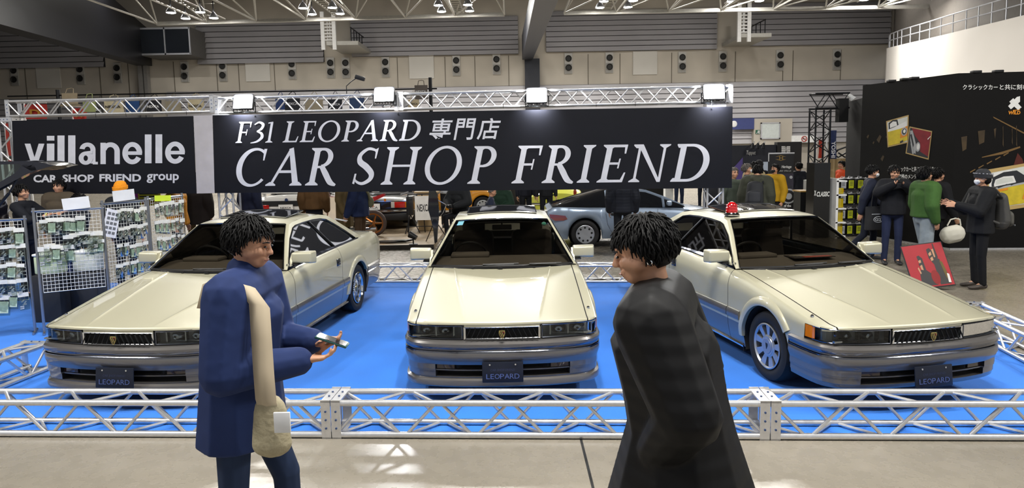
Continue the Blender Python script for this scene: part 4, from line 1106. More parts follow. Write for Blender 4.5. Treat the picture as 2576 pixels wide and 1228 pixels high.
    for j in (0, 1):
        SRP.append([Vector((x, 2.44 + .47*j, roof_z(2.5, x/.54) + .012 + .034*j)) for x in (-.40,-.2,0,.2,.40)])
    sr.grid(SRP); sr.grid([[p - Vector((0, 0, .012)) for p in r] for r in SRP])
    for A_, B_ in ((SRP[0], [p - Vector((0,0,.012)) for p in SRP[0]]), (SRP[1], [p - Vector((0,0,.012)) for p in SRP[1]])): sr.grid([A_, B_])
    so = sr.build('sunroof', mat('sunroof_smoked', '#0c0d10', .04, spec=.9), root, angle=20)
    fm = MB(); fm.tube([SRP[0][0], *SRP[0][1:], SRP[1][-1], *SRP[1][::-1][1:], SRP[0][0]], .007, 6); fm.build('frame', CHROME, so)
    # ---------- interior
    it = MB()
    it.box((0, 2.5, .30), (1.44, 2.9, .06)); it.box((0, 1.15, .55), (1.3, .05, .55))
    for sg in (-1, 1): it.box((sg*.725, 2.76, .60), (.04, 2.2, .54))
    it.box((0, 3.72, .93), (1.2, .5, .03)); it.grid([[p - Vector((0, 0, .035)) for p in r] for r in rows])
    it.build('cabin_lining', LINING, root, smooth=False)
    db = MB(); dp = [(1.56,.885),(1.72,.915),(1.86,.945),(2.02,.945),(2.08,.91),(2.06,.70)]
    db.grid([[Vector((x, u, z)) for u, z in dp] for x in (-.70,-.35,0,.35,.70)]); db.box((-.35, 1.98, .96), (.42, .2, .05), bev=.02); db.build('dashboard', DASH, root)
    sw = MB(); Rw = RX(-1.05); sw.tube([Rw @ Vector((.185*math.cos(2*PI*k/24), .185*math.sin(2*PI*k/24), 0)) + Vector((-.36, 2.16, .93)) for k in range(24)], .013, 8, closed=True)
    sw.box(Vector((-.36, 2.16, .93)), (.34, .045, .02), Rw); sw.cyl((-.36, 2.16, .93), (-.36, 1.95, .82), .03); sw.build('steering_wheel', BLACKP, root)
    for v in (-.36, .36):
        s_ = empty('front_seat', (v, 2.62, .33)); s_.parent = root
        MB().box((0, 0, .13), (.50, .52, .18), bev=.06).build('cushion', SEATF, s_)
        MB().box((0, .34, .48), (.50, .16, .62), RX(-.28), bev=.07).build('backrest', SEATF, s_)
        MB().box((0, .46, .83), (.28, .10, .19), RX(-.2), bev=.045).build('headrest', SEATF, s_)
    MB().box((0, 3.45, .52), (1.24, .46, .2), bev=.07).build('rear_bench', SEATF, root); MB().box((0, 3.70, .78), (1.22, .16, .5), RX(-.4), bev=.07).build('rear_backrest', SEATF, root)
    rm = MB(); rm.box((0, 2.20, 1.235), (.22, .02, .06), bev=.01); rm.cyl((0, 2.17, 1.31), (0, 2.2, 1.25), .008); rm.build('rear_view_mirror', BLACKP, root)
    # underbody
    MB().box((0, 2.4, .24), (1.3, 3.9, .10)).build('underbody', BLACKM, root, smooth=False)
    return root
CC = coupe('coupe', 'champagne gold coupe in the middle, nose square to the barrier', -.098, 5.444, .0075, 'mesh', True, True)
CR = coupe('coupe', 'champagne gold coupe on the right with a red beacon on its roof', 3.2443, 5.1598, .1947, 'disc', False)
CL = coupe('coupe', 'champagne gold coupe on the left beside the wire racks', -3.284, 5.475, -.1142, 'mesh', True)
# red beacon on the right coupe's roof
def car_pt(car, v, u, z): return car.matrix_basis @ Vector((v, u, z))
bpos = car_pt(CR, -.42, 2.33, 1.352)
be = empty('beacon', bpos, 'red glass dome beacon standing on the roof of the right coupe', 'beacon light')
b = MB(); b.lathe([(0,0),(.082,0),(.084,.008),(.075,.018),(.066,.028),(.064,.032)], n=28); b.build('base', CHROME, be)
b = MB(); b.lathe([(.062,.03),(.064,.05),(.061,.085),(.052,.115),(.034,.138),(.012,.147),(0,.148)], n=28); b.build('dome', mat('beacon_red', '#b00a10', .08, coat=1, spec=.8), be)
for k in range(3):
    t = MB(); z = .05+.03*k; t.lathe([(.0642-.001*k-.0005*k*k,z),(.0655-.001*k-.0005*k*k,z+.004),(.0642-.001*k-.0005*k*k,z+.008)], n=28); t.build('rib', mat('beacon_rib', '#d2252b', .08, coat=1), be)
# leaflet on the dashboard of the right coupe
pp_ = car_pt(CR, .18, 1.82, .948); lf = empty('dashboard_card', pp_, 'black and red printed card on the dashboard of the right coupe', 'card', rz=.19)
MB().box((0, 0, .004), (.46, .20, .006)).build('sheet', mat('card_black', '#241d19', .5), lf, smooth=False)
MB().box((.05, -.05, .008), (.30, .07, .003)).build('red_band', mat('card_red', '#a23a26', .5), lf, smooth=False)
sc_ = MB()
for k in range(5): sc_.box((-.1+.02*k, .06-.018*k, .0085), (.2-.02*k, .006, .002), RZ(.1))
sc_.build('script_lines', mat('card_script', '#b8b0a0', .6), lf, smooth=False)
# ================================================================== other vehicles and the booth behind the banner
DGLASS = mat('dark_car_glass', '#15171b', .06, spec=.9)
def simple_car(name, label, loc, rz, S, col, metal=.3):
    """S: dict of profile tables along u (0 = nose): belt, deck(top of body centre), half width, roof list of (u,z,v), wheels, tyre radius."""
    root = empty(name, loc, label, 'car', rz=rz); P = mat(name + '_paint_' + col.lstrip('#'), col, .3, metal, coat=1, var=.02, scale=400)
    L = S['L']; us = sorted(set([L*k/40 for k in range(41)] + [w + S['ar']*math.cos(PI*k/16) for w in S['w'] for k in range(17)]))
    b = MB(); rows = []
    for u in us:
        hw, zb, zd = tab(u, S['hw']), tab(u, S['belt']), tab(u, S['deck']); zl = S.get('sill', .2) + (.06 if u < .15 or u > L-.15 else 0)
        for w in S['w']:
            if abs(u-w) < S['ar']: zl = max(zl, S['tr'] + math.sqrt(S['ar']**2-(u-w)**2))
        col_ = []
        for f, dv in ((0,-.05),(.12,-.02),(.3,0),(.5,.004),(.7,0),(.85,-.02),(.95,-.035),(1,-.06)): col_.append((hw+dv, zl+(zb-zl)*f))
        r = [Vector((-v, u, z)) for v, z in col_] + [Vector((v_*(hw-.06), u, zb+(zd-zb)*(1-abs(v_)**2.5))) for v_ in (-.85,-.5,0,.5,.85)] + [Vector((v, u, z)) for v, z in col_[::-1]]
        rows.append(r)
    b.grid(rows); b.add(rows[0], [tuple(range(len(rows[0])))]); b.add(rows[-1], [tuple(range(len(rows[-1])))])
    b.build('body', P, root, angle=40)
    if S.get('cab'):
        C = S['cab']; g = MB(); rr = []
        for u, zr, vr, zb, vb in C:
            rr.append([Vector((-vb, u, zb)), Vector((-(vb*.45+vr*.55), u, zb+(zr-zb)*.6)), Vector((-vr, u, zr-.02)), Vector((-vr*.7, u, zr)), Vector((0, u, zr+.015)), Vector((vr*.7, u, zr)), Vector((vr, u, zr-.02)), Vector(((vb*.45+vr*.55), u, zb+(zr-zb)*.6)), Vector((vb, u, zb))])
        g.grid(rr); g.build('canopy', S.get('cabmat', DGLASS), root, angle=40)
        for s in (0, 1):
            for k in S.get('posts', ()):
                pl = MB(); pl.tube([rr[k][j if s == 0 else 8-j] for j in (0, 1, 2)], .028, 6); pl.build('pillar', P, root)
            if S.get('rails'): pl = MB(); pl.tube([rr[k][(2, 6)[s]] for k in range(*S['rails'])], .03, 6); pl.build('roof_rail', P, root)
    for w in S['w']:
        for sg in (-1, 1):
            wo_ = wheel(S.get('rim', 'holes'), root, w, sg*(tab(w, S['hw'])-.055), sg)
            wo_.location.z = S['tr']; sc = S['tr']/WR; wo_.scale = (1, sc, sc)
            wl = MB(); wl.lathe([(S['ar']*.98, -.02), (S['ar']*.98, -.3), (0, -.3)], (sg*(tab(w, S['hw'])-.03), w, S['tr']), RY(PI/2 if sg > 0 else -PI/2), 24)
            for v_ in wl.v: v_.z = max(v_.z, .12)
            wl.build('wheel_well', BLACKM, root)
    return root
# pale blue coupe with a black canopy, side on, behind the centre coupe
S1 = dict(L=4.15, hw=[(0,.62),(.3,.80),(1.5,.845),(3.3,.85),(3.9,.80),(4.15,.70)], belt=[(0,.52),(.4,.66),(1.2,.78),(2.0,.83),(3.4,.86),(4.0,.88),(4.15,.80)],
          deck=[(0,.54),(.4,.71),(1.2,.85),(1.6,.88),(3.8,.90),(4.15,.82)], w=[.85, 3.37], ar=.345, tr=.30, sill=.2, rim='holes',
          cab=[(1.25,.86,.60,.83,.70),(1.7,1.06,.58,.84,.74),(2.05,1.19,.54,.85,.76),(2.5,1.24,.53,.86,.77),(2.9,1.21,.53,.86,.77),(3.4,1.08,.54,.87,.76),(3.8,.97,.56,.875,.74),(4.05,.90,.58,.88,.70)], posts=(1, 4), rails=(0, 4))
ch = flr(1472, 625)
bc = simple_car('hatchback_coupe', 'pale blue coupe with a dark glass hatch parked side on behind the centre coupe', (ch.x + 3.37, ch.y + .80, 0), PI/2, S1, '#98a9c0', .45)
tlm = MB(); tlm.prism([(3.78,.70),(4.12,.74),(4.10,.66),(4.0,.60),(3.82,.60),(3.74,.63)], .03, Matrix(((0,0,-1),(1,0,0),(0,1,0))), (-.80, 0, 0)); tlm.build('tail_lamp', mat('lens_brown_red', '#8a3a1c', .15, coat=1), bc)
mi_ = MB(); mi_.box((-.88, 1.62, .93), (.14, .1, .1), bev=.03); mi_.build('wing_mirror', mat('hatchback_coupe_paint_98a9c0'), bc)
ds = MB(); ds.tube([(-.852, 1.85, .82), (-.856, 1.9, .4), (-.82, 1.9, .22)], .004, 4); ds.tube([(-.852, 2.95, .84), (-.856, 2.9, .5), (-.83, 2.75, .22)], .004, 4); ds.build('door_line', DARKST, bc)
MB().box((-.857, 2.75, .72), (.015, .16, .05), bev=.006).build('door_handle', BLACKP, bc)

# wooden-look platform of the next booth
plm = mat('platform_boards', '#a08d72', .6, var=.25, scale=1.6)
PLW = 14.6; PZ = .10
pf = MB(); xl, xr = at(600, 620, PLW).x, at(1092, 628, PLW).x; pf.box(((xl+xr)/2, PLW+3.2, PZ/2), (xr-xl, 6.4, PZ-.004), m=0); pf.box(((xl+xr)/2, PLW-.012, PZ/2), (xr-xl, .02, PZ-.006), m=1)
tag(pf.build('platform', [plm, mat('platform_edge', '#38332e', .7)], smooth=False), 'low platform with pale patchwork boards behind the left and centre coupes', 'platform')
# black convertible seen from behind
S2 = dict(L=4.4, hw=[(0,.8),(.3,.88),(4.1,.88),(4.4,.82)], belt=[(0,.7),(1,.82),(3,.84),(4.2,.80),(4.4,.74)], deck=[(0,.72),(1,.87),(3,.88),(4.2,.845),(4.4,.77)], w=[.9,3.4], ar=.36, tr=.32, sill=.26, rim='holes',
          cab=[(1.5,.92,.6,.84,.72),(1.9,1.24,.55,.84,.74),(1.95,1.24,.55,.84,.74)])
cv = at(950, 590, 17.3); cvr = simple_car('convertible', 'black open roadster with chrome bumper seen from behind on the platform', (cv.x, cv.y + 4.4, PZ), PI, S2, '#0b0b0d', .2)
bits = MB()
for x in (-.62, .62): pass
def face_box(mb, x, z, w, h, m=0, y=4.43): mb.box((x, y, z), (w, .04, h), m=m, bev=.006)
for s in (-1, 1):
    for nm, x_, w_, m_ in (('tail_lamp', .60, .27, mat('lens_red', '#b0160e', .15, coat=1)), ('indicator', .79, .12, AMBER), ('reversing_lamp', .42, .09, mat('lens_clear', '#b9b5ad', .2, coat=1))):
        q = MB(); face_box(q, s*x_, .66, w_, .15); q.build(nm, m_, cvr)
c = MB(); c.tube([(-.9,4.2,.52),(-.86,4.48,.52),(0,4.54,.52),(.86,4.48,.52),(.9,4.2,.52)], .035, 8); c.box((0, 4.42, .755), (1.55, .02, .02)); c.tube([(-.6,3.0,.90),(-.5,3.7,.885),(.5,3.7,.885),(.6,3.0,.90)], .02, 6); c.build('chrome_bumper', CHROME, cvr)
MB().box((0, 4.2, .36), (1.6, .5, .2), bev=.03).build('rear_valance', BLACKP, cvr)
def nexca_plate(parent, loc, w, h, col='#e6e4e0', ink='#2a2a2c', flip=False):
    p = MB(); p.box((0, 0, 0), (w, .015, h)); R = RZ(PI) if flip else RZ(0); o = p.build('show_plate', mat('plate_white_' + col.lstrip('#'), col, .5), parent, smooth=False, loc=loc, rot=(0, 0, PI if flip else 0))
    l = MB(); word(l, 'NEXCA', -w*.38, w*.38, -h*.14, h*.16, lambda x, y: Vector((x, -.009, y)), .02); l.build('lettering', mat('ink_' + ink.lstrip('#'), ink, .6), o, smooth=False); return o
nexca_plate(cvr, (.12, 4.47, .60), .44, .20, flip=True)
# white sedan tail
S3 = dict(L=4.3, hw=[(0,.78),(.3,.82),(4.0,.82),(4.3,.78)], belt=[(0,.72),(1,.86),(3,.9),(4.1,.9),(4.3,.84)], deck=[(0,.74),(1,.9),(3,.95),(4.1,.95),(4.3,.88)], w=[.9,3.45], ar=.34, tr=.3, sill=.24,
          cab=[(1.3,.92,.6,.9,.70),(1.9,1.34,.54,.9,.73),(2.9,1.37,.54,.9,.73),(3.5,1.0,.56,.92,.70)], posts=(0, 2))
wv = at(722, 505, 17.2); wc = simple_car('sedan', 'white saloon seen from behind with a black rear panel and roundel', (wv.x, wv.y + 4.3, PZ), PI, S3, '#e2e0dc', .0)
k = MB(); k.box((0, 4.30, .75), (1.5, .05, .13)); k.build('rear_panel', BLACKP, wc, smooth=False)
k = MB(); k.box((0, 4.2, 1.02), (1.35, .26, .035), bev=.012); k.box((-.6, 4.2, .97), (.03, .2, .1)); k.box((.6, 4.2, .97), (.03, .2, .1)); k.build('spoiler', mat('sedan_paint_e2e0dc'), wc)
k = MB(); k.lathe([(0,.012),(.035,.012),(.042,.004)], (0, 4.345, .84), RX(-PI/2), 20); k.build('roundel', mat('roundel_blue', '#27375f', .3), wc)
for s in (-1, 1): MB().box((s*.6, 4.33, .66), (.3, .04, .12), bev=.01).build('tail_lamp', mat('lens_red', '#b0160e', .15), wc)
nexca_plate(wc, (.02, 4.36, .64), .36, .17, flip=True)
MB().box((0, 4.3, .47), (1.66, .2, .14), bev=.03).build('bumper', BLACKP, wc)
# cream and red motorcycle with a copper rim
mc = at(872, 585, 16.2); mo = empty('motorcycle', (mc.x, 16.2, PZ), 'cream and red motorcycle behind the rear deck of the left coupe', 'motorcycle')
hx = at(940, 573, 16.2).x - mc.x
for nm, x in (('front_wheel', hx-1.38), ('rear_wheel', hx)):
    w = empty(nm, (x, 0, .31)); w.parent = mo
    t = MB(); t.lathe([(.245,-.05),(.29,-.055),(.312,-.03),(.315,0),(.312,.03),(.29,.055),(.245,.05)], R=RX(PI/2), n=36); t.build('tyre', mat('tyre_brown', '#3b2c26', .6), w)
    r = MB(); r.lathe([(.246,-.05),(.215,-.045),(.205,0),(.215,.045),(.246,.05)], R=RX(PI/2), n=36); r.build('rim', mat('copper_rim', '#b06f38', .25, .9), w)
    s = MB()
    for k in range(5):
        a = 2*PI*k/5; s.cyl((0,0,0), (.21*math.cos(a), 0, .21*math.sin(a)), .03, .02, n=6)
    s.cyl((0,-.06,0), (0,.06,0), .05); s.build('spokes', mat('copper_rim', '#b06f38'), w)
crm = mat('fairing_cream', '#d9d0bf', .25, coat=1); rdm = mat('fairing_red', '#9c1a20', .25, coat=1)
side = Matrix(((1,0,0),(0,0,-1),(0,1,0)))
f_ = MB(); f_.prism([(hx-1.28,.62),(hx-1.05,.98),(hx-.72,.95),(hx-.50,.62),(hx-.62,.30),(hx-.85,.28),(hx-1.0,.5)], .40, side, (0, .20, 0)); f_.build('fairing', crm, mo)
f_ = MB(); f_.prism([(hx-1.2,.55),(hx-1.02,.46),(hx-.84,.25),(hx-.62,.27),(hx-.48,.62),(hx-.52,.50),(hx-.66,.20),(hx-.9,.18)], .41, side, (0, .205, 0)); f_.prism([(hx-1.05,.985),(hx-.72,.955),(hx-.66,.90),(hx-1.08,.93)], .36, side, (0, .18, 0)); f_.build('red_stripe', rdm, mo)
f_ = MB(); f_.ball((hx-.62, 0, .92), (.26, .15, .13), 14); f_.build('tank', rdm, mo)
f_ = MB(); f_.prism([(hx-.48,.84),(hx-.1,.90),(hx+.28,1.02),(hx+.30,.96),(hx-.05,.80),(hx-.45,.76)], .22, side, (0, .11, 0)); f_.build('seat_cowl', rdm, mo)
f_ = MB(); f_.box((hx-.66, 0, .48), (.40, .32, .34), bev=.05); f_.cyl((hx-.66,.2,.42),(hx-.66,-.2,.42),.14,n=18); f_.build('engine', DARKST, mo)
f_ = MB(); f_.tube([(hx-1.38,-.12,.31),(hx-1.15,-.12,.75),(hx-1.05,-.10,1.02)], .025, 8); f_.tube([(hx-1.38,.12,.31),(hx-1.15,.12,.75),(hx-1.05,.10,1.02)], .025, 8); f_.tube([(hx-1.0,-.34,1.0),(hx-1.05,-.1,1.03),(hx-1.05,.1,1.03),(hx-1.0,.34,1.0)], .014, 6); f_.tube([(hx-.5,-.13,.4),(hx,-.13,.31)], .03, 6); f_.build('fork', CHROME, mo)
f_ = MB(); f_.tube([(hx-.7,-.2,.25),(hx-.3,-.24,.17),(hx+.12,-.26,.22)], [.03,.04,.05], 10); f_.build('exhaust', CHROME, mo)
f_ = MB(); f_.prism([(hx-1.22,.95),(hx-1.0,1.18),(hx-.92,1.16),(hx-1.04,.97)], .26, side, (0, .13, 0)); f_.build('windshield', DGLASS, mo)
f_ = MB(); f_.box((hx+.30, 0, .86), (.05, .05, .06)); f_.box((hx+.02,-.14,.74),(.06,.04,.05)); f_.build('indicator', AMBER, mo)
# exhaust pipe lying on the boards
ep = empty('exhaust_pipe', flr(990, 612, PZ), 'black bent exhaust pipe lying on the platform boards', 'exhaust pipe', rz=.15)
q = MB(); q.tube([(-.5,0,.035),(-.1,-.02,.035),(.25,.0,.04),(.42,.12,.05)], [.03,.035,.03,.025], 8); q.tube([(-.5,.14,.03),(-.1,.12,.03),(.3,.1,.04),(.42,.12,.05)], .025, 8); q.build('tube', mat('black_pipe', '#22201f', .3, .6), ep)
# floor spotlight
sp = flr(1040, 615, PZ); so_ = empty('floor_spotlight', sp, 'small black spotlight on a peg foot at the platform edge', 'spotlight')
q = MB(); q.lathe([(0,.012),(.09,.012),(.1,0)], n=16); q.cyl((0,0,0),(.0,0,.13),.015); q.build('foot', BLACKP, so_)
q = MB(); q.cyl((.07,.0,.14),(-.08,.03,.22),.055,.075,n=16); q.cyl((-.08,.03,.22),(-.085,.031,.222),.075,n=16); q.build('head', BLACKP, so_)
ld = bpy.data.lights.new('floor_spotlight_beam', 'SPOT'); ld.energy = 60; ld.spot_size = 1.1; ld.color = (1, .62, .32); ld.shadow_soft_size = .05
lo = bpy.data.objects.new('floor_spotlight_beam', ld); COL.objects.link(lo); lo.parent = so_; lo.location = (-.10, .035, .23); lo.rotation_euler = (0, math.radians(72), 0)
lo.rotation_euler = Vector((-.9, .35, .10)).to_track_quat('-Z', 'Y').to_euler()
# NEXCA board on an easel, with a wooden plinth behind
e0 = flr(1064, 592, PZ); e0.y = 16.4; e0 = at(1064, 575, 16.4); ez = empty('easel_sign', (e0.x, 16.4, PZ), 'white lettered board hanging on a thin black easel', 'sign')
q = MB()
for x in (-.34, .34): q.cyl((x, -.05, 0), (x, 0, .98), .012, n=6)
q.cyl((-.34, 0, .97), (.34, 0, .97), .012, n=6); q.cyl((-.34, -.04, .2), (.34, -.04, .2), .01, n=6); q.cyl((0, .4, 0), (0, .0, .96), .012, n=6); q.build('frame', DARKST, ez)
nb = nexca_plate(ez, (.04, -.04, .64), .42, .58); 
wb_ = at(1078, 560, 17.4); MBp = MB(); MBp.box((0, 0, .48), (.46, .5, .95), bev=.005); MBp.box((0, 0, .97), (.62, .6, .04), bev=.004)
tag(MBp.build('plinth', mat('plinth_wood', '#9c8560', .6, var=.15, scale=3), loc=(wb_.x, 17.4, PZ)), 'pale wooden plinth table behind the white sign on the easel', 'table')
# black speaker on thin legs left of the easel, music-stand frame right of it
s0 = at(1033, 560, 16.7); st = empty('speaker', (s0.x, 16.7, PZ), 'narrow black box speaker on thin tripod legs beside the roadster', 'speaker')
MB().box((0, 0, .68), (.16, .2, .46), bev=.01).build('cabinet', BLACKP, st); q = MB()
for a in (0, 2.1, 4.2): q.cyl((0,0,.46), (.22*math.cos(a), .22*math.sin(a), 0), .012, n=6)
q.build('leg', DARKST, st)
# old car door standing on its edge: dark frame with a bright vent window
d0 = at(1102, 630, 14.75); dr = empty('car_door', (d0.x, 14.85, PZ), 'dark car door with a chrome quarter light standing upright left of the centre coupe', 'car door')
q = MB(); q.prism([(-.16,1.25),(-.07,1.28),(.02,1.0),(.04,.62),(.0,.3),(-.02,.02),(-.08,0),(-.10,.3),(-.15,.55),(-.20,.75)], .07, FACING, (0, .03, 0)); q.build('panel', mat('door_navy', '#15181f', .3, .3, coat=1), dr)
q = MB(); q.tube([(-.05,0,.98),(.20,0,.83),(.12,0,.66),(.05,0,.58),(-.0,0,.62),(-.02,0,.8)], .014, 6, closed=True); q.build('quarter_light_frame', CHROME, dr)
MB().add([(-.05,0,.98),(.20,0,.83),(.12,0,.66),(.05,0,.58),(-.0,0,.62),(-.02,0,.8)], [(0,1,2,3,4,5)]).build('quarter_light_glass', LAMPG, dr, smooth=False)
q = MB()
for x, y in ((-.3,.25),(.2,.3),(-.05,-.1)): q.cyl((x, y, 0), (-.06, .04, .5), .01, n=6)
q.build('stand', DARKST, dr)
# yellow and orange cars glimpsed under the banner
S4 = dict(L=4.1, hw=[(0,.7),(.3,.8),(3.8,.82),(4.1,.72)], belt=[(0,.5),(.5,.72),(2,.82),(3.7,.86),(4.1,.72)], deck=[(0,.52),(.5,.8),(2,.86),(3.7,.94),(4.1,.80)], w=[.85,3.2], ar=.35, tr=.31, sill=.2,
          cab=[(1.2,.9,.55,.84,.68),(1.8,1.28,.5,.85,.7),(2.6,1.3,.5,.86,.7),(3.4,.98,.5,.86,.62)], posts=(0, 2))
y0 = at(1397, 500, 20.0); yc = simple_car('sports_car', 'pale yellow car with an upright red tail lamp glimpsed under the banner', (y0.x, 20.0 + 4.1, 0), PI, S4, '#cfd04a', .0)
for s in (-1, 1): MB().ball((s*.58, 4.08, .80), (.05, .04, .14), 10).build('tail_lamp', mat('lens_amber_red', '#8c2a12', .15), yc)
q = MB(); q.tube([(-.72,4.1,.5),(0,4.2,.5),(.72,4.1,.5)], .04, 8); q.build('bumper', CHROME, yc)
o0 = at(1217, 500, 22.6); oc = simple_car('sports_car', 'orange yellow car side on behind the seated people under the banner', (o0.x - 3.2, 22.6, 0), -PI/2, S4, '#e59a1c', .0)
# display rail high behind the banner with cloth totes
rail = empty('display_frame', (0, 19.0, 0), 'slim display frame holding tote bags above the banner', 'display frame')
xs_ = [at(148, 260, 19).x, at(1084, 260, 19).x]
zr_ = at(600, 232, 19).z
for x in xs_: MB().cyl((x, 0, PZ), (x, 0, at(148, 226, 19).z if x < -4 else zr_+.3), .05, n=8).build('post', DARKST, rail); q = MB(); q.cyl((at(20, 250, 19).x, 0, zr_), (at(1100, 250, 19).x, 0, zr_), .02, n=6); q.build('rail', DARKST, rail)
def tote(px0, px1, py0, py1, col, txt=None, ink='#1e1e1e', label='', y=18.9):
    a, b = at(px0, py1, y), at(px1, py0, y); w, h = b.x-a.x, b.z-a.z; o = empty('tote_bag', ((a.x+b.x)/2, y, a.z), label, 'bag', 'tote bags above the banner')
    m_ = mat('tote_' + col.lstrip('#'), col, .85, var=.08, scale=8); q = MB(); rr = []
    for j in range(5):
        rr.append([Vector(((i/6-.5)*w*(1+.03*math.sin(j*2)), -.03*math.sin(PI*i/6)*(1.2-j/6)-.006*math.sin(i*3+j), h*j/4)) for i in range(7)])
    q.grid(rr); q.grid([[Vector((p.x, -p.y+.01, p.z)) for p in r] for r in rr]); q.build('cloth', m_, o)
    hn = MB(); hn.tube([(-w*.25, 0, h), (-w*.2, .05, h+.12), (0, .1, max(h+.14, zr_-a.z)), (w*.2, .05, h+.12), (w*.25, 0, h)], .01, 6); hn.build('handle', m_, o)
    if txt:
        l = MB(); word(l, txt, -w*.40, w*.40, h*.42, h*.62, lambda x, y_: Vector((x, -.05, y_)), .03); l.build('lettering', mat('ink_' + ink.lstrip('#'), ink, .7), o, smooth=False)
for t in ((157,194,234,262,'#a2937a',None,'','brown paper tote topmost at the left of the frame'),(152,202,262,268,'#8c8068',None,'','folded brown tote behind the left truss'),(210,240,248,282,'#9aa36c',None,'','pale green tote left of the first cream tote'),
          (242,258,268,287,'#3a3b38','NEXCA','#d8d8d8','small dark lettered tote beside the cream one'),(264,309,252,287,'#cbbf9f','NEXCA','#1e1e1e','cream lettered tote left of the blue tote'),(318,350,254,286,'#24487c',None,'','blue tote between a cream and a black tote'),
          (370,405,252,286,'#26272c','NEXCA','#d8d8d8','black lettered tote at the left behind the truss'),(418,455,254,287,'#968d78',None,'','khaki tote right of the black one'),(474,512,250,285,'#c8bb9a','NEXCA','#1e1e1e','cream lettered tote at the end of the left truss'),
          (694,716,247,276,'#2c4170',None,'','blue tote beside the first floodlight'),(717,754,246,278,'#26282f','NEXCA','#cfcfd4','dark lettered tote right of the first floodlight'),(768,812,250,276,'#9a8f7b',None,'','khaki tote in the middle of the truss'),(826,860,250,277,'#23252c','NEXCA','#cfcfd4','dark lettered tote left of the clip lamp'),
          (880,916,246,276,'#33476c',None,'','blue tote left of the second floodlight'),(1027,1054,250,274,'#bdae8f','NEXCA','#1e1e1e','cream lettered tote right of the second floodlight'),(1044,1075,214,250,'#5e5650','NEXCA','#d0d0d0','grey brown lettered tote hanging highest of all')):
    tote(t[0], t[1], t[2], t[3], t[4], t[5], t[6] or '#1e1e1e', t[7])
# red banner flags far left
def flag(px0, px1, py0, py1, Y, col, label, txt=None, ink='#c9962c', vertical=False):
    a, b = at(px0, py1, Y), at(px1, py0, Y); w, h = b.x-a.x, b.z-a.z; o = empty('banner_flag', ((a.x+b.x)/2, Y, 0), label, 'flag')
    q = MB(); q.cyl((-w/2-.04, .02, 0), (-w/2-.04, .02, b.z+.1), .025, n=8); q.cyl((-w/2-.04, .02, b.z+.06), (w/2, .02, b.z+.04), .015, n=6); q.build('pole', mat('white_steel', '#d6d6d6'), o)
    q = MB(); q.grid([[Vector(((i/8-.5)*w, -.04*math.sin(i*1.1+j*.5), a.z+h*j/6)) for i in range(9)] for j in range(7)]); q.build('cloth', mat('flag_' + col.lstrip('#'), col, .8, var=.05), o)
    if txt:
        l = MB()
        if vertical: word(l, txt, 0, 1, 0, 1, lambda x, y: Vector(((y-.5)*w*.5, -.06, a.z+h*(.62-.58*x))), .03)
        else: word(l, txt, 0, 1, 0, 1, lambda x, y: Vector(((x-.5)*w*.5, -.06, a.z+h*(.15+.5*y))), .03)
        l.build('lettering', mat('ink_' + ink.lstrip('#'), ink, .6), o, smooth=False)
    return o
flag(66, 116, 262, 300, 21, '#b3332c', 'red flag with gold lettering behind the left end of the truss', 'D', '#b8862a')
flag(22, 37, 310, 392, 20, '#b03a30', 'narrow red flag between the tower and the smaller black banner')
flag(186, 216, 272, 300, 22, '#b3332c', 'small red flag below the green tote', 'H', '#b8862a')
# ================================================================== wire racks with bagged parts, at the left
WIRE = mat('white_wire', '#e3e3e1', .4)
POUCH = glass('clear_pouch', '#e9efe9', .88, .12); POUCHG = mat('pouch_contents', '#c6d8c2', .35, var=.2, scale=40)
CARD = mat('pouch_card', '#e6e6df', .6, var=.08, scale=30)
METALB = mat('small_parts', '#c9ccca', .3, .4, var=.3, scale=60)
def bag_mesh(green):
    """clear pouch with a stapled card header and small parts inside"""
    o = empty('parts_bag', (0, 0, 0)); w, h = .075, .15
    MB().box((0, 0, -.018), (w, .004, .036)).build('header_card', CARD, o, smooth=False)
    q = MB(); rr = []
    for j in range(6):
        t = j/5; rr.append([Vector(((i/4-.5)*w*(1+.08*math.sin(t*5)), -.014*math.sin(PI*i/4)*math.sin(PI*min(1, t+.15))-.003*math.sin(i*5+j*3), -.036-(h-.036)*t)) for i in range(5)])
    q.grid(rr); q.grid([[Vector((p.x, -p.y*.5+.002, p.z)) for p in r] for r in rr]); q.build('pouch', POUCH, o)
    k = MB()
    if green: k.box((0, -.002, -.09), (w*.72, .005, h*.55), RY(.05))
    else:
        for i in range(5): k.box((random.uniform(-.02,.02), -.003, -.07-.016*i), (.028, .008, .010), RY(random.uniform(-1, 1)))
    k.build('contents', POUCHG if green else METALB, o, smooth=False); return o
bagA, bagB = bag_mesh(True), bag_mesh(False); bag_used = {True: False, False: False}
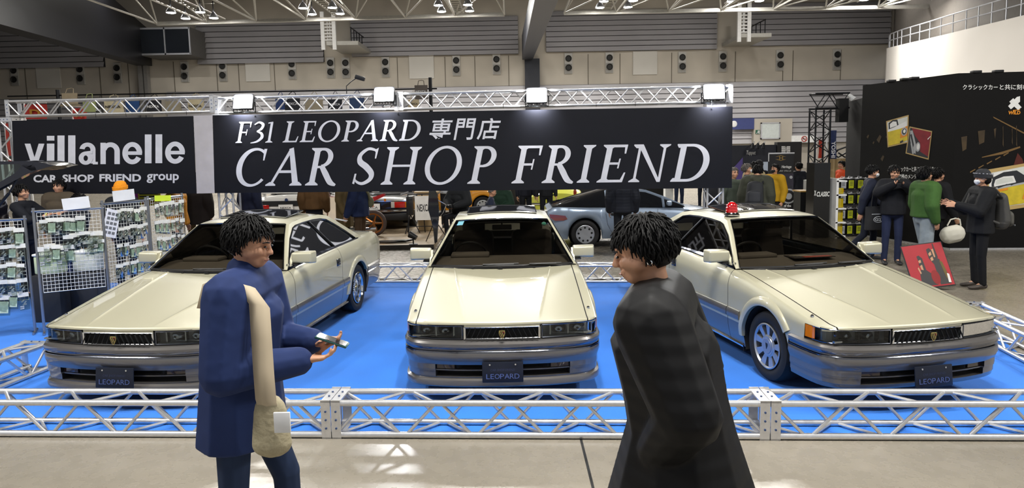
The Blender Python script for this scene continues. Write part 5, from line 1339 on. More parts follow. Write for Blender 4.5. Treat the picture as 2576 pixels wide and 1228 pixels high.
def rack(label, p, q, H, z0, rows, tag_label, seed, H2=None, skip=()):
    """wire panel between two posts. rows: (height of hooks, first fraction, last fraction, count, green share, scale)"""
    p, q = Vector((p[0], p[1], 0)), Vector((q[0], q[1], 0)); d = q-p; L = d.length; d.normalize(); n = Vector((d.y, -d.x, 0)); H2 = H2 or H
    o = empty('wire_rack', p, label, 'display rack', rz=math.atan2(d.y, d.x))
    fz = lambda x: H + (H2-H)*x/L
    for x in (0, L):
        ps = MB(); ps.cyl((x, 0, 0), (x, 0, fz(x)+.03), .016, n=10); ps.cyl((x, -.14, .02), (x, .14, .02), .014, n=8); ps.build('post', STEEL, o)
    t = MB(); t.cyl((-.02, 0, fz(0)-.01), (L+.02, 0, fz(L)-.01), .014, n=10); t.build('top_bar', STEEL, o)
    m = MB(); nx = max(6, int(L/.042)); nz = int((H-.03-z0)/.042)
    for i in range(nx+1): x = .03+(L-.06)*i/nx; m.cyl((x, -.012, z0), (x, -.012, fz(x)-.03), .0026, n=4, caps=False)
    for j in range(nz+1): f = j/nz; m.cyl((.03, -.015, z0+(fz(0)-.03-z0)*f), (L-.03, -.015, z0+(fz(L)-.03-z0)*f), .0026 if j % 8 else .0045, n=4, caps=False)
    m.build('wire_mesh', WIRE, o)
    rng = random.Random(seed)
    for hz, f0, f1, cnt, gs, sc in rows:
        for k in range(cnt):
            g = rng.random() < gs; src = bagA if g else bagB
            b = src if not bag_used[g] else copy_tree(src); bag_used[g] = True
            x = L*(f0+(f1-f0)*(k+.5)/cnt); c = p + d*x + n*(.035+rng.random()*.02)
            sc_ = sc*rng.uniform(.85, 1.15); b.location = (c.x, c.y, hz*fz(x)/H + rng.uniform(-.025, .012)); b.rotation_euler = (rng.uniform(-.04, .08), rng.uniform(-.06, .06), math.atan2(d.y, d.x)+rng.uniform(-.25, .25)); b.scale = (sc_, sc_, sc_)
            tag(b, tag_label, 'parts bag', tag_label)
    return o, p, d, n, L
R1 = rack('chrome wire rack leftmost in the photo, full of bagged small parts', (-6.75, 7.62), (-5.80, 8.10), 1.40, .42, [(1.30,.3,.98,9,.1,1.3),(1.10,.3,.98,9,.1,1.3),(.88,.3,.97,8,.2,1.2),(.70,.35,.97,7,.6,1.25),(.53,.35,.97,7,.9,1.5)], 'clear bag of small parts hanging on the leftmost wire rack', 1)
R2 = rack('chrome wire rack with one blank white card on its top bar, second from left', (-5.66, 8.06), (-5.06, 8.42), 1.49, .50, [(1.40,.08,.72,6,.5,1.3),(1.20,.42,.95,6,.2,1.25),(1.08,.05,.5,5,.7,1.5),(1.12,.7,.98,3,.3,1.2)], 'clear bag of small parts hanging on the second wire rack', 2)
R3 = rack('brown posted wire rack with a price sheet clipped to it, third from the left', (-5.25, 8.74), (-4.98, 9.28), 1.52, .40, [(1.42,.2,.95,5,.2,1.2),(1.2,.25,.98,5,.2,1.2),(.96,.2,.95,5,.4,1.2),(.72,.15,.95,5,.3,1.2)], 'clear bag of small parts hanging on the third wire rack', 3)
R4 = rack('rightmost wire rack, with a fluorescent yellow note on its top bar', (-4.99, 9.36), (-4.82, 9.98), 1.53, .40, [(1.46,.1,.95,6,.6,1.3),(1.22,.08,.95,6,.7,1.3),(.98,.08,.95,6,.6,1.2)], 'clear bag of small parts hanging on the rightmost wire rack', 4)
def card(name, label, rk, f, z, w, h, col, tilt=0.0, lean=0.0, marks=None):
    o, p, d, n, L = rk; c = p + d*(L*f) + n*.045
    e = empty(name, (c.x, c.y, z), label, 'card', rot=Euler((lean, tilt, math.atan2(d.y, d.x)))); MB().box((0, 0, 0), (w, .004, h)).build('sheet', mat('card_' + col.lstrip('#'), col, .7), e, smooth=False)
    if marks:
        q = MB()
        for i in range(marks[0]):
            for j in range(marks[1]):
                q.box(((i-(marks[0]-1)/2)*w*.27, -.003, (j-(marks[1]-1)/2)*h*.17), (w*.2, .002, h*.10))
        q.build('printed_boxes', mat('print_grey', '#6c6f75', .7), e, smooth=False)
card('paper_card', 'blank white card on top of the second wire rack', R2, .62, 1.555, .28, .14, '#e8eaee', -.08)
card('paper_card', 'blank white card on top of the third wire rack', R3, .45, 1.60, .30, .14, '#e8eaee', -.05)
card('price_sheet', 'white sheet of printed pictures hanging askew on the third wire rack', R3, .12, 1.25, .19, .36, '#e6e8f2', .30, 0, (3, 5))
card('paper_note', 'fluorescent yellow note hanging on the rightmost wire rack', R4, .35, 1.515, .30, .08, '#d8f03a', .05)
# sale board beyond the racks
a = at(362, 500, 12.6); sb = empty('sale_board', (a.x, 12.6, 0), 'yellow and magenta price board behind the wire racks', 'sign')
q = MB(); q.box((0, 0, a.z), (.62, .02, .26)); q.build('board', mat('board_yellow', '#d8c21c', .6), sb, smooth=False)
MB().box((-.20, -.012, a.z+.06), (.2, .006, .12)).build('magenta_patch', mat('board_magenta', '#b23384', .6), sb, smooth=False)
q = MB()
for k in range(3): q.box((.10, -.012, a.z+.09-.05*k), (.34, .006, .02))
q.build('printed_line', BLACKP, sb, smooth=False); q = MB(); word(q, '63,500', -.05, .28, a.z-.11, a.z-.04, lambda x, y: Vector((x, -.013, y)), .02); q.build('price', mat('price_red', '#a83a2a', .6), sb, smooth=False)
MB().cyl((0, .03, 0), (0, .03, a.z-.1), .02).build('post', DARKST, sb)
# plastic tub boxes on the table behind the second rack
for i, (x, y, c_) in enumerate(((-5.98, 8.75, '#c9d6b4'), (-5.62, 8.95, '#cfd3c8'))):
    t = empty('plastic_tub', (x, y, .62), ('greenish', 'pale')[i] + ' plastic tub on a crate between the first racks', 'tub'); MB().box((0, 0, .12), (.30, .22, .24), bev=.02).build('tub', mat('tub_' + c_.lstrip('#'), c_, .4), t); MB().box((0, 0, .25), (.32, .24, .03), bev=.01).build('lid', WHITEP, t)
    MB2 = MB(); MB2.box((0, 0, .305), (.36, .3, .61), bev=.01); tag(MB2.build('crate', mat('crate_dark', '#23252b', .7), loc=(x, y, 0)), 'dark crate under the ' + ('greenish', 'pale')[i] + ' plastic tub', 'crate')
# raised door of a dark car at the far left
P = at(20, 470, 8.9); cd_ = empty('raised_car_door', (P.x, 8.9, 0), 'dark navy car door swung up before the smaller black banner', 'car door')
zz_ = lambda px, py: at(px, py, 8.9) - Vector((P.x, 8.9, 0))
q = MB(); NV = mat('navy_gloss', '#0d0c1a', .12, .2, coat=1)
top = [zz_(-60, 412), zz_(0, 411), zz_(60, 408), zz_(95, 408), zz_(130, 416)]; bot = [zz_(-60, 470), zz_(0, 466), zz_(60, 432), zz_(95, 422), zz_(130, 418)]
def slab(mb, ring, th): 
    n_ = len(ring); mb.add(ring + [r + Vector((0, th, 0)) for r in ring], [tuple(range(n_)), tuple(range(2*n_-1, n_-1, -1))] + [(i, n_+i, n_+(i+1) % n_, (i+1) % n_) for i in range(n_)])
slab(q, [zz_(-90,405), zz_(0,406), zz_(72,405), zz_(100,408), zz_(136,417), zz_(118,421), zz_(96,428), zz_(78,430), zz_(60,420), zz_(45,413), zz_(0,414), zz_(-90,414)], .5); q.build('top_rail', NV, cd_, angle=20)
q = MB(); slab(q, [zz_(60,412), zz_(84,412), zz_(92,428), zz_(60,442), zz_(0,474), zz_(-90,520), zz_(-90,500), zz_(0,458), zz_(40,434)], .10); q.build('lower_rail', NV, cd_, angle=20)
q = MB(); q.add([zz_(-90,414) + Vector((0,.06,0)), zz_(45,413) + Vector((0,.06,0)), zz_(48,432) + Vector((0,.06,0)), zz_(-90,502) + Vector((0,.06,0))], [(0,1,2,3)]); q.build('glass', glass('green_glass', '#bfd8cc', .8), cd_, smooth=False)
q = MB(); q.cyl(zz_(36,452) + Vector((0,.05,0)), zz_(16,486) + Vector((0,.05,0)), .012, n=8); q.cyl(zz_(16,486) + Vector((0,.05,0)), zz_(-20,530) + Vector((0,.05,0)), .02, n=8); q.build('gas_strut', BLACKP, cd_)
q = MB(); a_ = zz_(-90, 510); q.box((a_.x-.75, .3, a_.z/2), (1.4, 1.2, a_.z-.01), bev=.1); q.build('body', NV, cd_)
# ================================================================== the black booth on the right, its shelves and the far stands
BW = mat('booth_black', '#0b0a0a', .7, var=.1, scale=2, spec=.2); GLDP = mat('photo_border', '#b59a62', .6)
# two flat walls that meet at a corner
c1 = flr(2388, 628); c0 = flr(2168, 590); c0 = Vector((7.95, 15.6, 0)); c2 = flr(2576, 627); dd = (c2-c1).normalized(); c3 = c1 + dd*3.2
c1.z = c0.z = 0; zt1 = on_plane(2387, 185, c1, Vector((dd.y, -dd.x, 0))).z
def wallbox(a, b, h, th=.1):
    d = (b-a).normalized(); n = Vector((d.y, -d.x, 0)); mb = MB(); vs = []
    for P in (a, b):
        for s in (0, -th):
            for z in (0, h): vs.append(P + n*s + Vector((0, 0, z)))
    mb.add(vs, [(0,1,3,2),(4,6,7,5),(0,4,5,1),(2,3,7,6),(0,2,6,4),(1,5,7,3)]); return mb
d01 = (c1-c0).normalized(); n01 = Vector((d01.y, -d01.x, 0)); n12 = Vector((dd.y, -dd.x, 0))
bw = empty('booth_wall', (0, 0, 0), 'tall black exhibition booth wall with printed photographs at the right', 'booth wall')
wallbox(c0, c1, zt1).build('side_panel', BW, bw, smooth=False); wallbox(c1, c3, zt1).build('front_panel', BW, bw, smooth=False)
cend = c0 + Vector((.35, 1.4, 0)); wallbox(cend, c0, zt1-.28).build('return_panel', BW, bw, smooth=False)
sk_ = MB()
for a, b, n in ((c0, c1, n01), (c1, c3, n12)): sk_.box((a+b)/2 + n*.012 + Vector((0, 0, .015)), ((b-a).length, .02, .03), RZ(math.atan2((b-a).y, (b-a).x)))
sk_.build('foot_strip', ALU, bw, smooth=False)
def pA(px, py, off=.004): return on_plane(px, py, c0 + n01*off, n01)
def pB(px, py, off=.004): return on_plane(px, py, c1 + n12*off, n12)
def poly_px(mb, pts, f, off, m=0): mb.add([f(x, y, off) for x, y in pts], [tuple(range(len(pts)))], m)
IVORY = mat('print_white', '#e2e2e0', .6); ORNG = mat('print_orange', '#d98a1c', .6); PYEL = mat('print_yellow', '#c9b32a', .6, var=.15, scale=8); PRED = mat('print_red', '#7d1220', .6, var=.15, scale=8); PSKY = mat('print_pale', '#cfd2cd', .6); PDRK = mat('print_dark', '#22262c', .6); PBRN = mat('print_brown', '#3d2f1a', .7, var=.3, scale=6); PGRY = mat('print_grey_light', '#a7a9ac', .5)
t = MB(); word(t, '\u30af\u30e9\u30b7\u30c3\u30af\u30ab\u30fc', 2422, 2510, 226, 213, lambda x, y: pB(x, y + (x-2422)*0.0), .012); word(t, '\u3068\u5171\u306b\u523b\u3080', 2515, 2586, 226, 212, lambda x, y: pB(x, y), .012)
t.build('headline', IVORY, bw, smooth=False)
t = MB(); word(t, '\u30af\u30e9\u30b7\u30c3\u30af\u30ab\u30fc\u3068\u5171 \u306b \u523b\u307f\u7d9a\u3051\u308b\u3001', 2246, 2352, 432, 419, lambda x, y: pA(x, y), .012); word(t, '\u7a76\u6975\u306e\u30e1\u30f3\u30c6\u30ca\u30f3\u30b9', 2260, 2330, 450, 438, lambda x, y: pA(x, y), .012)
t.build('caption', IVORY, bw, smooth=False)
t = MB(); poly_px(t, [(2539,256),(2549,247),(2570,270),(2561,277)], pB, .006); poly_px(t, [(2536,267),(2543,275),(2566,256),(2566,242),(2558,244)], pB, .005); t.build('cross_logo', IVORY, bw, smooth=False)
t = MB(); word(t, 'WILD', 2537, 2567, 288, 279, lambda x, y: pB(x, y), .04, .15); poly_px(t, [(2548,277),(2566,275),(2566,277),(2548,279)], pB, .004); t.build('logo_word', ORNG, bw, smooth=False)
# printed pictures: yellow car front, dark red bonnet, large yellow car
MP = [GLDP, PSKY, PYEL, PDRK, IVORY, ORNG, PGRY, PRED]
t = MB()
def on(f, base, corners):
    tl, tr, br, bl = corners
    def q(u, v): 
        x = (tl[0]*(1-u)+tr[0]*u)*(1-v)+(bl[0]*(1-u)+br[0]*u)*v; y = (tl[1]*(1-u)+tr[1]*u)*(1-v)+(bl[1]*(1-u)+br[1]*u)*v; return (x, y)
    return q
def picture(mb, f, corners, shapes, off=.006):
    q = on(f, 0, corners)
    for k, (m, pts) in enumerate(shapes): mb.add([f(*q(u, v), off + k*.0012) for u, v in pts], [tuple(range(len(pts)))], m)
ell = lambda cx, cy, rx, ry, n=18: [(cx+rx*math.cos(2*PI*i/n), cy+ry*math.sin(2*PI*i/n)) for i in range(n)]
FR = [(0,0),(1,0),(1,1),(0,1)]; IN_ = lambda e: [(e,e),(1-e,e),(1-e,1-e),(e,1-e)]
picture(t, pA, ((2229,305),(2286,289),(2285,359),(2233,371)), [(0,FR),(1,IN_(.05)),(3,[(.1,.1),(.3,.02),(.5,.06),(.55,.28),(.1,.33)]),(4,[(.16,.15),(.3,.08),(.45,.12),(.48,.27),(.16,.3)]),(4,[(.05,.36),(.9,.2),(.95,.5),(.05,.42)]),(2,[(.05,.42),(.55,.42),(.95,.40),(.95,.9),(.6,.95),(.05,.95)]),(5,[(.62,.6),(.7,.42),(.95,.38),(.95,.75),(.6,.78)]),(6,ell(.8,.56,.14,.15)),(3,ell(.8,.56,.10,.11)),(4,ell(.81,.55,.06,.07)),(3,[(.6,.88),(.75,.86),(.75,.92),(.6,.95)])])
picture(t, pA, ((2288,318),(2345,330),(2336,402),(2278,386)), [(0,FR),(3,IN_(.04)),(7,[(.1,.04),(.96,.04),(.96,.9),(.6,.8),(.55,.5),(.3,.3)]),(6,[(.05,.15),(.16,.12),(.4,.62),(.42,.92),(.3,.9),(.12,.5)]),(3,[(.08,.3),(.14,.25),(.3,.62),(.28,.72)]),(6,ell(.48,.66,.10,.17)),(4,ell(.49,.65,.06,.11)),(4,[(.84,.3),(.95,.18),(.96,.2),(.86,.33)]),(6,[(.15,.6),(.2,.58),(.35,.95),(.28,.95)])])
t.build('small_photo_print', MP, bw, smooth=False)
t = MB()
picture(t, pB, ((2483,427),(2690,392),(2690,505),(2486,536)), [(0,FR),(1,[(.02,.09),(1,.04),(1,.94),(.02,.9)]),(4,[(.02,.1),(.3,.1),(.3,.5),(.02,.5)]),(3,[(.05,.34),(.07,.2),(.2,.12),(.36,.13),(.46,.28),(.47,.42),(.05,.45)]),(4,[(.08,.36),(.1,.26),(.2,.22),(.32,.24),(.35,.4),(.08,.42)]),(1,[(.1,.34),(.11,.28),(.2,.25),(.3,.27),(.32,.36),(.1,.38)]),(2,[(.02,.5),(.25,.47),(.5,.46),(.6,.5),(.62,.9),(.02,.9)]),(6,[(.02,.46),(.5,.42),(.5,.46),(.02,.5)]),(3,[(.12,.45),(.24,.40),(.24,.42),(.13,.47)]),(3,[(.28,.43),(.42,.36),(.42,.38),(.29,.45)]),(5,[(.05,.50),(.25,.49),(.25,.54),(.05,.56)]),(5,[(.42,.8),(.47,.55),(.62,.5),(.62,.8)])])
t.build('large_photo_print', MP, bw, smooth=False)
t = MB()
for pts in ([(2400,430),(2430,345),(2445,345),(2420,430)],): pass
for x, y, w_, h_ in ((2418,345,15,36),(2460,330,18,34),(2500,325,6,24),(2522,320,2,50),(2545,325,2,40),(2556,318,2,52)): poly_px(t, [(x,y),(x+w_,y-3),(x+w_-2,y+h_-6),(x+3,y+h_)], pB, .005, 0)
for k in range(5): x = 2440+k*21; y = 432-k*10.5; poly_px(t, [(x,y),(x+13,y-7),(x+14,y-5),(x+1,y+3)], pB, .006, 1)
poly_px(t, [(2470,395),(2520,382),(2566,368),(2567,372),(2522,388),(2470,397)], pB, .005, 1); poly_px(t, [(2498,293),(2576,333),(2576,337),(2500,297)], pB, .005, 1); poly_px(t, [(2550,415),(2560,385),(2572,400),(2576,412)], pB, .005, 2)
for x, y, r in ((2180,345,4),(2205,352,8),(2215,400,6),(2228,345,8),(2195,360,3)): poly_px(t, [(x,y),(x+r,y-r*1.6),(x+r*1.6,y-r),(x+r*.8,y+r)], pA, .005, 0)
t.build('street_scene_print', [PBRN, mat('print_tan', '#6e532b', .7), mat('print_fire', '#4d1408', .7)], bw, smooth=False)
cl = MB()
for px, py in ((2242,188),(2276,180),(2300,172),(2455,176),(2510,174)):
    P = pA(px, py+18, -.04) if px < 2387 else pB(px, py+8, -.04); cl.box((P.x, P.y, zt1+.02), (.16, .12, .05), bev=.01)
cl.build('top_clamp', BLACKP, bw)
# clamp spotlight at the far corner
P = Vector((cend.x, cend.y-.05, zt1-.26)); cl = empty('clamp_spotlight', P, 'white clamp spotlight on the far corner of the black booth', 'spotlight'); q = MB(); q.cyl((0,0,0),(-.05,-.05,.16),.012,n=8); q.build('arm', WHITEP, cl); q = MB(); q.cyl((-.05,-.05,.17),(.06,-.14,.02),.035,.075,n=14); q.build('shade', WHITEP, cl)
# red artwork board leaning beside the right coupe: plain generic figures
bl_, br_ = flr(2318, 760), flr(2404, 732); tl_ = on_plane(2264, 634, bl_, Vector((0, -1, 0)))
X0 = flr(2404, 732); ev = Vector((-.10, .995, 0)).normalized()
rd = empty('poster_board', (X0.x, X0.y, 0), 'red picture board with two dark figures leaning behind the right coupe', 'poster')
tr_p = at(2368, 620, 10.6); 
R0 = X0.copy(); R1_ = at(2366, 621, X0.y+.28); L0v = at(2264, 634, X0.y+.40); L1v = L0v + (R0 - R1_)
quad = [L1v, R0, R1_, L0v]; nb_ = (quad[1]-quad[0]).cross(quad[3]-quad[0]).normalized()
if nb_.y > 0: nb_ = -nb_
zmin = min(p.z for p in quad); off_ = Vector((X0.x, X0.y, 0)); quad = [p - off_ - Vector((0, 0, min(0, zmin))) for p in quad]
q = MB(); q.add(quad + [p - nb_*.03 for p in quad], [(0,1,2,3),(7,6,5,4),(0,4,5,1),(1,5,6,2),(2,6,7,3),(3,7,4,0)]); q.build('board', mat('board_edge', '#161616', .6), rd, smooth=False)
qp = lambda u, v, o=.004: (quad[3]*(1-u)+quad[2]*u)*(1-v) + (quad[0]*(1-u)+quad[1]*u)*v + nb_*o
q = MB()
def pshape(mm, pts, k): q.add([qp(u, v, .003+.0012*k) for u, v in pts], [tuple(range(len(pts)))], mm)
pshape(0, [(.015,.02),(.985,.02),(.985,.98),(.015,.98)], 0)
pshape(1, [(.30,.28),(.36,.26),(.42,.33),(.43,.60),(.56,.72),(.60,.95),(.22,.95),(.26,.66),(.33,.56)], 1); pshape(2, [(.31,.38),(.37,.36),(.37,.60),(.32,.58)], 2); pshape(1, [(.30,.44),(.38,.42),(.38,.47),(.30,.50)], 3); pshape(2, [(.24,.55),(.27,.52),(.30,.66),(.27,.68)], 2)
pshape(1, [(.58,.15),(.66,.12),(.72,.22),(.74,.34),(.82,.40),(.92,.95),(.66,.95),(.66,.5),(.58,.35)], 1); pshape(2, [(.60,.25),(.67,.20),(.68,.40),(.62,.42)], 2); pshape(1, [(.60,.31),(.69,.27),(.69,.31),(.60,.36)], 3); pshape(2, [(.70,.16),(.75,.15),(.75,.34),(.71,.34)], 2); pshape(1, [(.76,-.0+.03),(.78,.03),(.80,.36),(.74,.36)], 3)
pshape(3, [(.80,.42),(.86,.46),(.92,.85),(.84,.82)], 2); pshape(4, ell(.60,.78,.10,.16), 2); pshape(5, [(.88,.72),(.93,.74),(.92,.93),(.86,.92)], 4)
q.build('printed_figures', [mat('art_red', '#a01c24', .5), mat('art_charcoal', '#34312f', .6), mat('art_skin', '#b98a66', .6), mat('art_olive', '#5f4f1c', .6), mat('art_deep_red', '#83100f', .5), mat('art_white', '#d8d4cc', .6)], rd, smooth=False)
q = MB(); q.cyl(qp(.5, .3, -.03), qp(.5, .3, -.03) - nb_*.5 + Vector((0,0,-qp(.5,.3).z)), .012, n=6); q.build('strut', DARKST, rd)
# CLASSIC pillar with a white shelf of oil cans
a0 = Vector((at(2045, 560, 15.2).x, 15.2, 0)); w0 = at(2085, 560, 15.2).x - a0.x; hp = at(2065, 410, 15.2).z
pc = empty('display_pillar', (a0.x + w0/2, 15.2, 0), 'glossy black display pillar with a white word across its middle', 'display pillar')
MB().box((0, .2, hp/2), (w0, .4, hp)).build('body', mat('pillar_black', '#101011', .18, spec=.6), pc, smooth=False)
t = MB(); zc = at(2065, 489, 15.2).z; word(t, 'CLASSIC', -w0*.32, w0*.49, zc-.05, zc+.06, lambda x, y: Vector((x, -.004, y)), .03, .15); word(t, 'X', -w0*.48, -w0*.36, zc-.03, zc+.09, lambda x, y: Vector((x, -.004, y)), .05); t.build('lettering', IVORY, pc, smooth=False)
# white shelf unit between pillar and cans
s0, s1 = at(2088, 580, 15.3), at(2108, 580, 15.3); sh = empty('shelf_unit', (s0.x, 15.3, 0), 'white upright shelf with yellow bottles beside the glossy black display pillar', 'shelf')
hs = at(2098, 448, 15.3).z; ws = s1.x - s0.x + .05
q = MB(); q.box((.02, 0, hs/2), (.05, .5, hs)); q.build('side_board', WHITEP, sh, smooth=False)
for k in range(5): MB().box((ws/2, 0, .05 + k*(hs-.05)/4.2), (ws, .5, .03)).build('shelf_board', WHITEP, sh, smooth=False)
for k in range(4):
    b_ = empty('oil_bottle', (s0.x + ws*.58, 15.2, .065 + k*(hs-.05)/4.2), 'clear bottle of yellow oil on the white shelf, ' + ('lowest', 'second from the bottom', 'third from the bottom', 'highest')[k], 'bottle', 'oil bottles on the white shelf')
    q = MB(); hb_ = (.34,.26,.22,.14)[k]; q.box((0, 0, hb_/2), (.15, .12, hb_), bev=.02); q.build('bottle', mat('oil_yellow', '#b9a21a', .12, coat=1), b_); MB().cyl((0,0,hb_), (0,0,hb_+.03), .025).build('cap', BLACKP, b_)
# oil cans stacked on steps
CANY = mat('can_label_yellow', '#a9b022', .4); CANB = mat('can_black', '#17181a', .35, .3); CANW = mat('can_label_white', '#b9bcc2', .5)
def can(kind):
    o = empty('oil_can', (0, 0, 0)); MB().box((0, 0, .105), (.155, .13, .21), bev=.012).build('body', CANB, o)
    MB().box((0, 0, .213), (.15, .125, .012), bev=.004).build('lid', ALU, o); q = MB(); q.cyl((.04,0,.21),(.04,0,.245),.02,n=10); q.tube([(-.05,0,.215),(-.04,0,.25),(.0,0,.25),(.01,0,.215)], .006, 6); q.build('spout', ALU, o)
    MB().box((-.012, -.066, .095), (.12, .004, .16)).build('label_patch', CANY if kind else CANW, o, smooth=False); q = MB()
    for k in range(3): q.box((-.012, -.069, .14-.03*k), (.07, .002, .010))
    q.build('print', PDRK, o, smooth=False); return o
cy_, cw_ = can(1), can(0); u_ = {0: 0, 1: 0}
shz = [at(2125, y, 15.3).z for y in (575, 545, 514, 480)]
colx = [2117, 2136, 2159, 2180]
stp = empty('can_rack', (at(2110, 580, 15.4).x, 15.45, 0), 'low black stepped stand holding four tiers of oil cans', 'stand')
xw = at(2200, 580, 15.4).x - at(2106, 580, 15.4).x
lev = [.05, .40, .74, 1.08]
for k, z in enumerate(lev): MB().box((xw/2, .06, z-.012), (xw+.1, .3, .02)).build('shelf_board', DARKST, stp, smooth=False)
q = MB()
for x in (-.03, xw+.03): q.box((x, .18, .62), (.03, .04, 1.22))
q.build('upright', DARKST, stp, smooth=False)
for r, z in enumerate(lev):
    for c_, px in enumerate(colx):
        kind = 0 if c_ == 0 else 1; src = (cw_, cy_)[kind]; o = src if not u_[kind] else copy_tree(src); u_[kind] = 1
        o.location = (at(px, 560, 15.4).x, 15.42, z); o.scale = (1, 1, 1.12); o.rotation_euler = (0, 0, .12)
        tag(o, ('silver', 'yellow')[kind] + ' labelled black oil can on the ' + ('lowest', 'second lowest', 'second highest', 'top')[r] + ' tier of the can stand', 'oil can', ('silver', 'yellow')[kind] + ' labelled cans on the ' + ('lowest', 'second lowest', 'second highest', 'top')[r] + ' tier')
# black tower truss with a crossbar
tx = at(2048, 400, 16.6); tw = at(2089, 400, 16.6).x - tx.x; zc0 = at(2065, 275, 16.6).z
truss('truss', 'black truss tower behind the glossy black display pillar', Vector((tx.x, 16.6, 0)), Vector((0,0,1)), zc0, sec=tw, r=.022, rl=.012, nrm=Vector((0,1,0)), up=Vector((1,0,0)), group=None, material=DARKST, plates=False)
truss('truss', 'black truss crossbar on top of the black tower', Vector((tx.x, 16.6, zc0+.005)), Vector((1,0,0)), at(2138, 260, 16.6).x - tx.x, sec=tw, r=.022, rl=.012, group=None, material=DARKST, plates=False)
bx = at(2141, 306, 16.3); q = MB(); q.box((0, 0, .28), (.22, .2, .56)); tag(q.build('speaker', BLACKM, smooth=False, loc=(bx.x-.08, 16.6, bx.z)), 'black box speaker hanging under the black crossbar', 'speaker')
# flags, wooden screen, tent frame behind
flag(2083, 2106, 328, 400, 19.5, '#27355f', 'navy flag with white sideways lettering behind the black tower', 'YOSHI', '#d8dae0', True)
flag(2058, 2071, 352, 398, 21, '#b5402e', 'narrow red flag seen through the black tower')
a, b = at(2083, 470, 20.0), at(2160, 398, 20.0); q = MB(); rr = [[Vector((a.x + (b.x-a.x)*i/16, 20.0 + .05*math.sin(i*1.9), z)) for i in range(17)] for z in (0, b.z)]; q.grid(rr)
tag(q.build('curtain', mat('curtain_tan', '#b09a72', .85, var=.12, scale=2)), 'tan cloth screen behind the man in orange', 'curtain')
tf = empty('tent_frame', (0, 22.5, 0), 'dark folding canopy frame above the tan cloth screen', 'canopy frame'); q = MB(); A = [at(x, y, 22.5) - Vector((0, 22.5, 0)) for x, y in ((2100,392),(2130,384),(2170,376),(2190,371))]
q.tube([at(2100,380,22.5)-Vector((0,22.5,0)), at(2165,357,22.5)-Vector((0,22.5,0))], .03, 6)
for i in range(5): x = 2090+i*18; q.cyl(at(x,396,22.5)-Vector((0,22.5,0)), at(x+18,386 if i % 2 else 378,22.5)-Vector((0,22.5,0)), .025, n=6); q.cyl(at(x,384,22.5)-Vector((0,22.5,0)), at(x+18,396,22.5)-Vector((0,22.5,0)), .025, n=6)
for x in (2092, 2158): p_ = at(x, 390, 22.5); q.cyl((p_.x, 0, 0), (p_.x, 0, p_.z), .03, n=6)
q.build('strut', DARKST, tf)
# the far black stand with a script logo, spotlights, roll-up banner
a, b = at(1846, 500, 21.5), at(1951, 365, 21.5); fb = empty('exhibition_stand', (a.x, 21.5, 0), 'dark blue-black stand with a white script logo and clip lights', 'stand'); q = MB(); w1 = at(1950, 400, 21.5).x - a.x + .03; h1 = at(1900, 365, 21.5).z
q.box((w1/2-.4, .1, h1/2), (w1+.8, .2, h1)); q.build('wall_panel', mat('stand_navy', '#20232f', .6), fb, smooth=False); w2 = at(2017, 400, 21.4).x - a.x; h2 = at(1985, 357, 21.4).z
q = MB(); q.box(((w1+w2)/2, .05, h2/2), (w2-w1, .25, h2)); q.build('tower_panel', mat('stand_black', '#131316', .6), fb, smooth=False)
f0 = lambda x, y: at(x, y, 21.49) - Vector((a.x, 21.5, 0))
t = MB(); word(t, 'Tappet', 1878, 1901, 392, 379, f0, .0, .25); t.build('script_logo', IVORY, fb, smooth=False)
f1 = lambda x, y: at(x, y, 21.4) - Vector((a.x, 21.5, 0))
t = MB()
for k in range(4):
    for x0, x1 in ((1966,1976),(1979,1988)): t.add([f1(x0, 368+k*4.6), f1(x1, 368+k*4.6), f1(x1, 371.5+k*4.6), f1(x0, 371.5+k*4.6)], [(0,1,2,3)])
word(t, 'TAU', 1974, 1981, 382, 369, f1, .02); t.build('badge', IVORY, fb, smooth=False)
q = MB()
for x in (1887, 1900, 1914): P = f0(x, 366); q.tube([P, P + Vector((.06, -.2, .12)), P + Vector((-.05, -.4, .06))], .012, 6); q.cyl(P + Vector((-.05,-.4,.06)), P + Vector((-.08,-.42,-.1)), .03, .05, n=10)
q.build('clip_light', DARKST, fb)
for x in (1904, 1919):
    q = MB(); A = f0(x, 430); B = f0(x+12, 407); q.box(((A.x+B.x)/2, -.03, (A.z+B.z)/2), (B.x-A.x, .03, B.z-A.z)); q.build('notice', mat('notice_pale', '#c5d2e6', .5), fb, smooth=False)
q = MB(); P = f0(1856, 420); q.add([f0(1842, 425), f0(1868, 396), f0(1868, 470), f0(1842, 470)], [(0,1,2,3)]); 
for v in q.v: v.y -= .02
q.build('purple_print', mat('print_purple', '#5a4a92', .6), fb, smooth=False)
a, b = at(1932, 520, 17.0), at(1997, 385, 17.0); w_ = b.x-a.x; ru = empty('rollup_banner', ((a.x+b.x)/2, 17.0, 0), 'black roll-up banner with a bronze emblem behind the man in the parka', 'banner'); z2_ = b.z
MB().box((0, 0, z2_/2+.02), (w_, .012, z2_-.06)).build('sheet', mat('rollup_black', '#141417', .5), ru, smooth=False); q = MB(); q.box((0, 0, z2_), (w_+.02, .04, .035)); q.box((0, 0, .03), (w_+.04, .2, .06)); q.box((-w_/2-.01, 0, z2_-.1), (.02, .02, .2)); q.build('cassette', ALU, ru, smooth=False)
g = lambda x, y, o=.009: at(x, y, 17.0-o) - Vector(((a.x+b.x)/2, 17.0, 0))
t = MB(); word(t, 'H', 1960, 1970, 403, 392, g, .02); 
for s in (-1, 1): t.add([g(1964+dx, 397.5+s*(7-abs(dx)*.28)+o) for dx, o in ((-14,0),(-7,0),(0,0),(7,0),(14,0),(7,-s*1.6),(0,-s*1.6),(-7,-s*1.6))], [tuple(range(8))])
t.build('emblem', mat('emblem_bronze', '#8a7038', .5), ru, smooth=False)
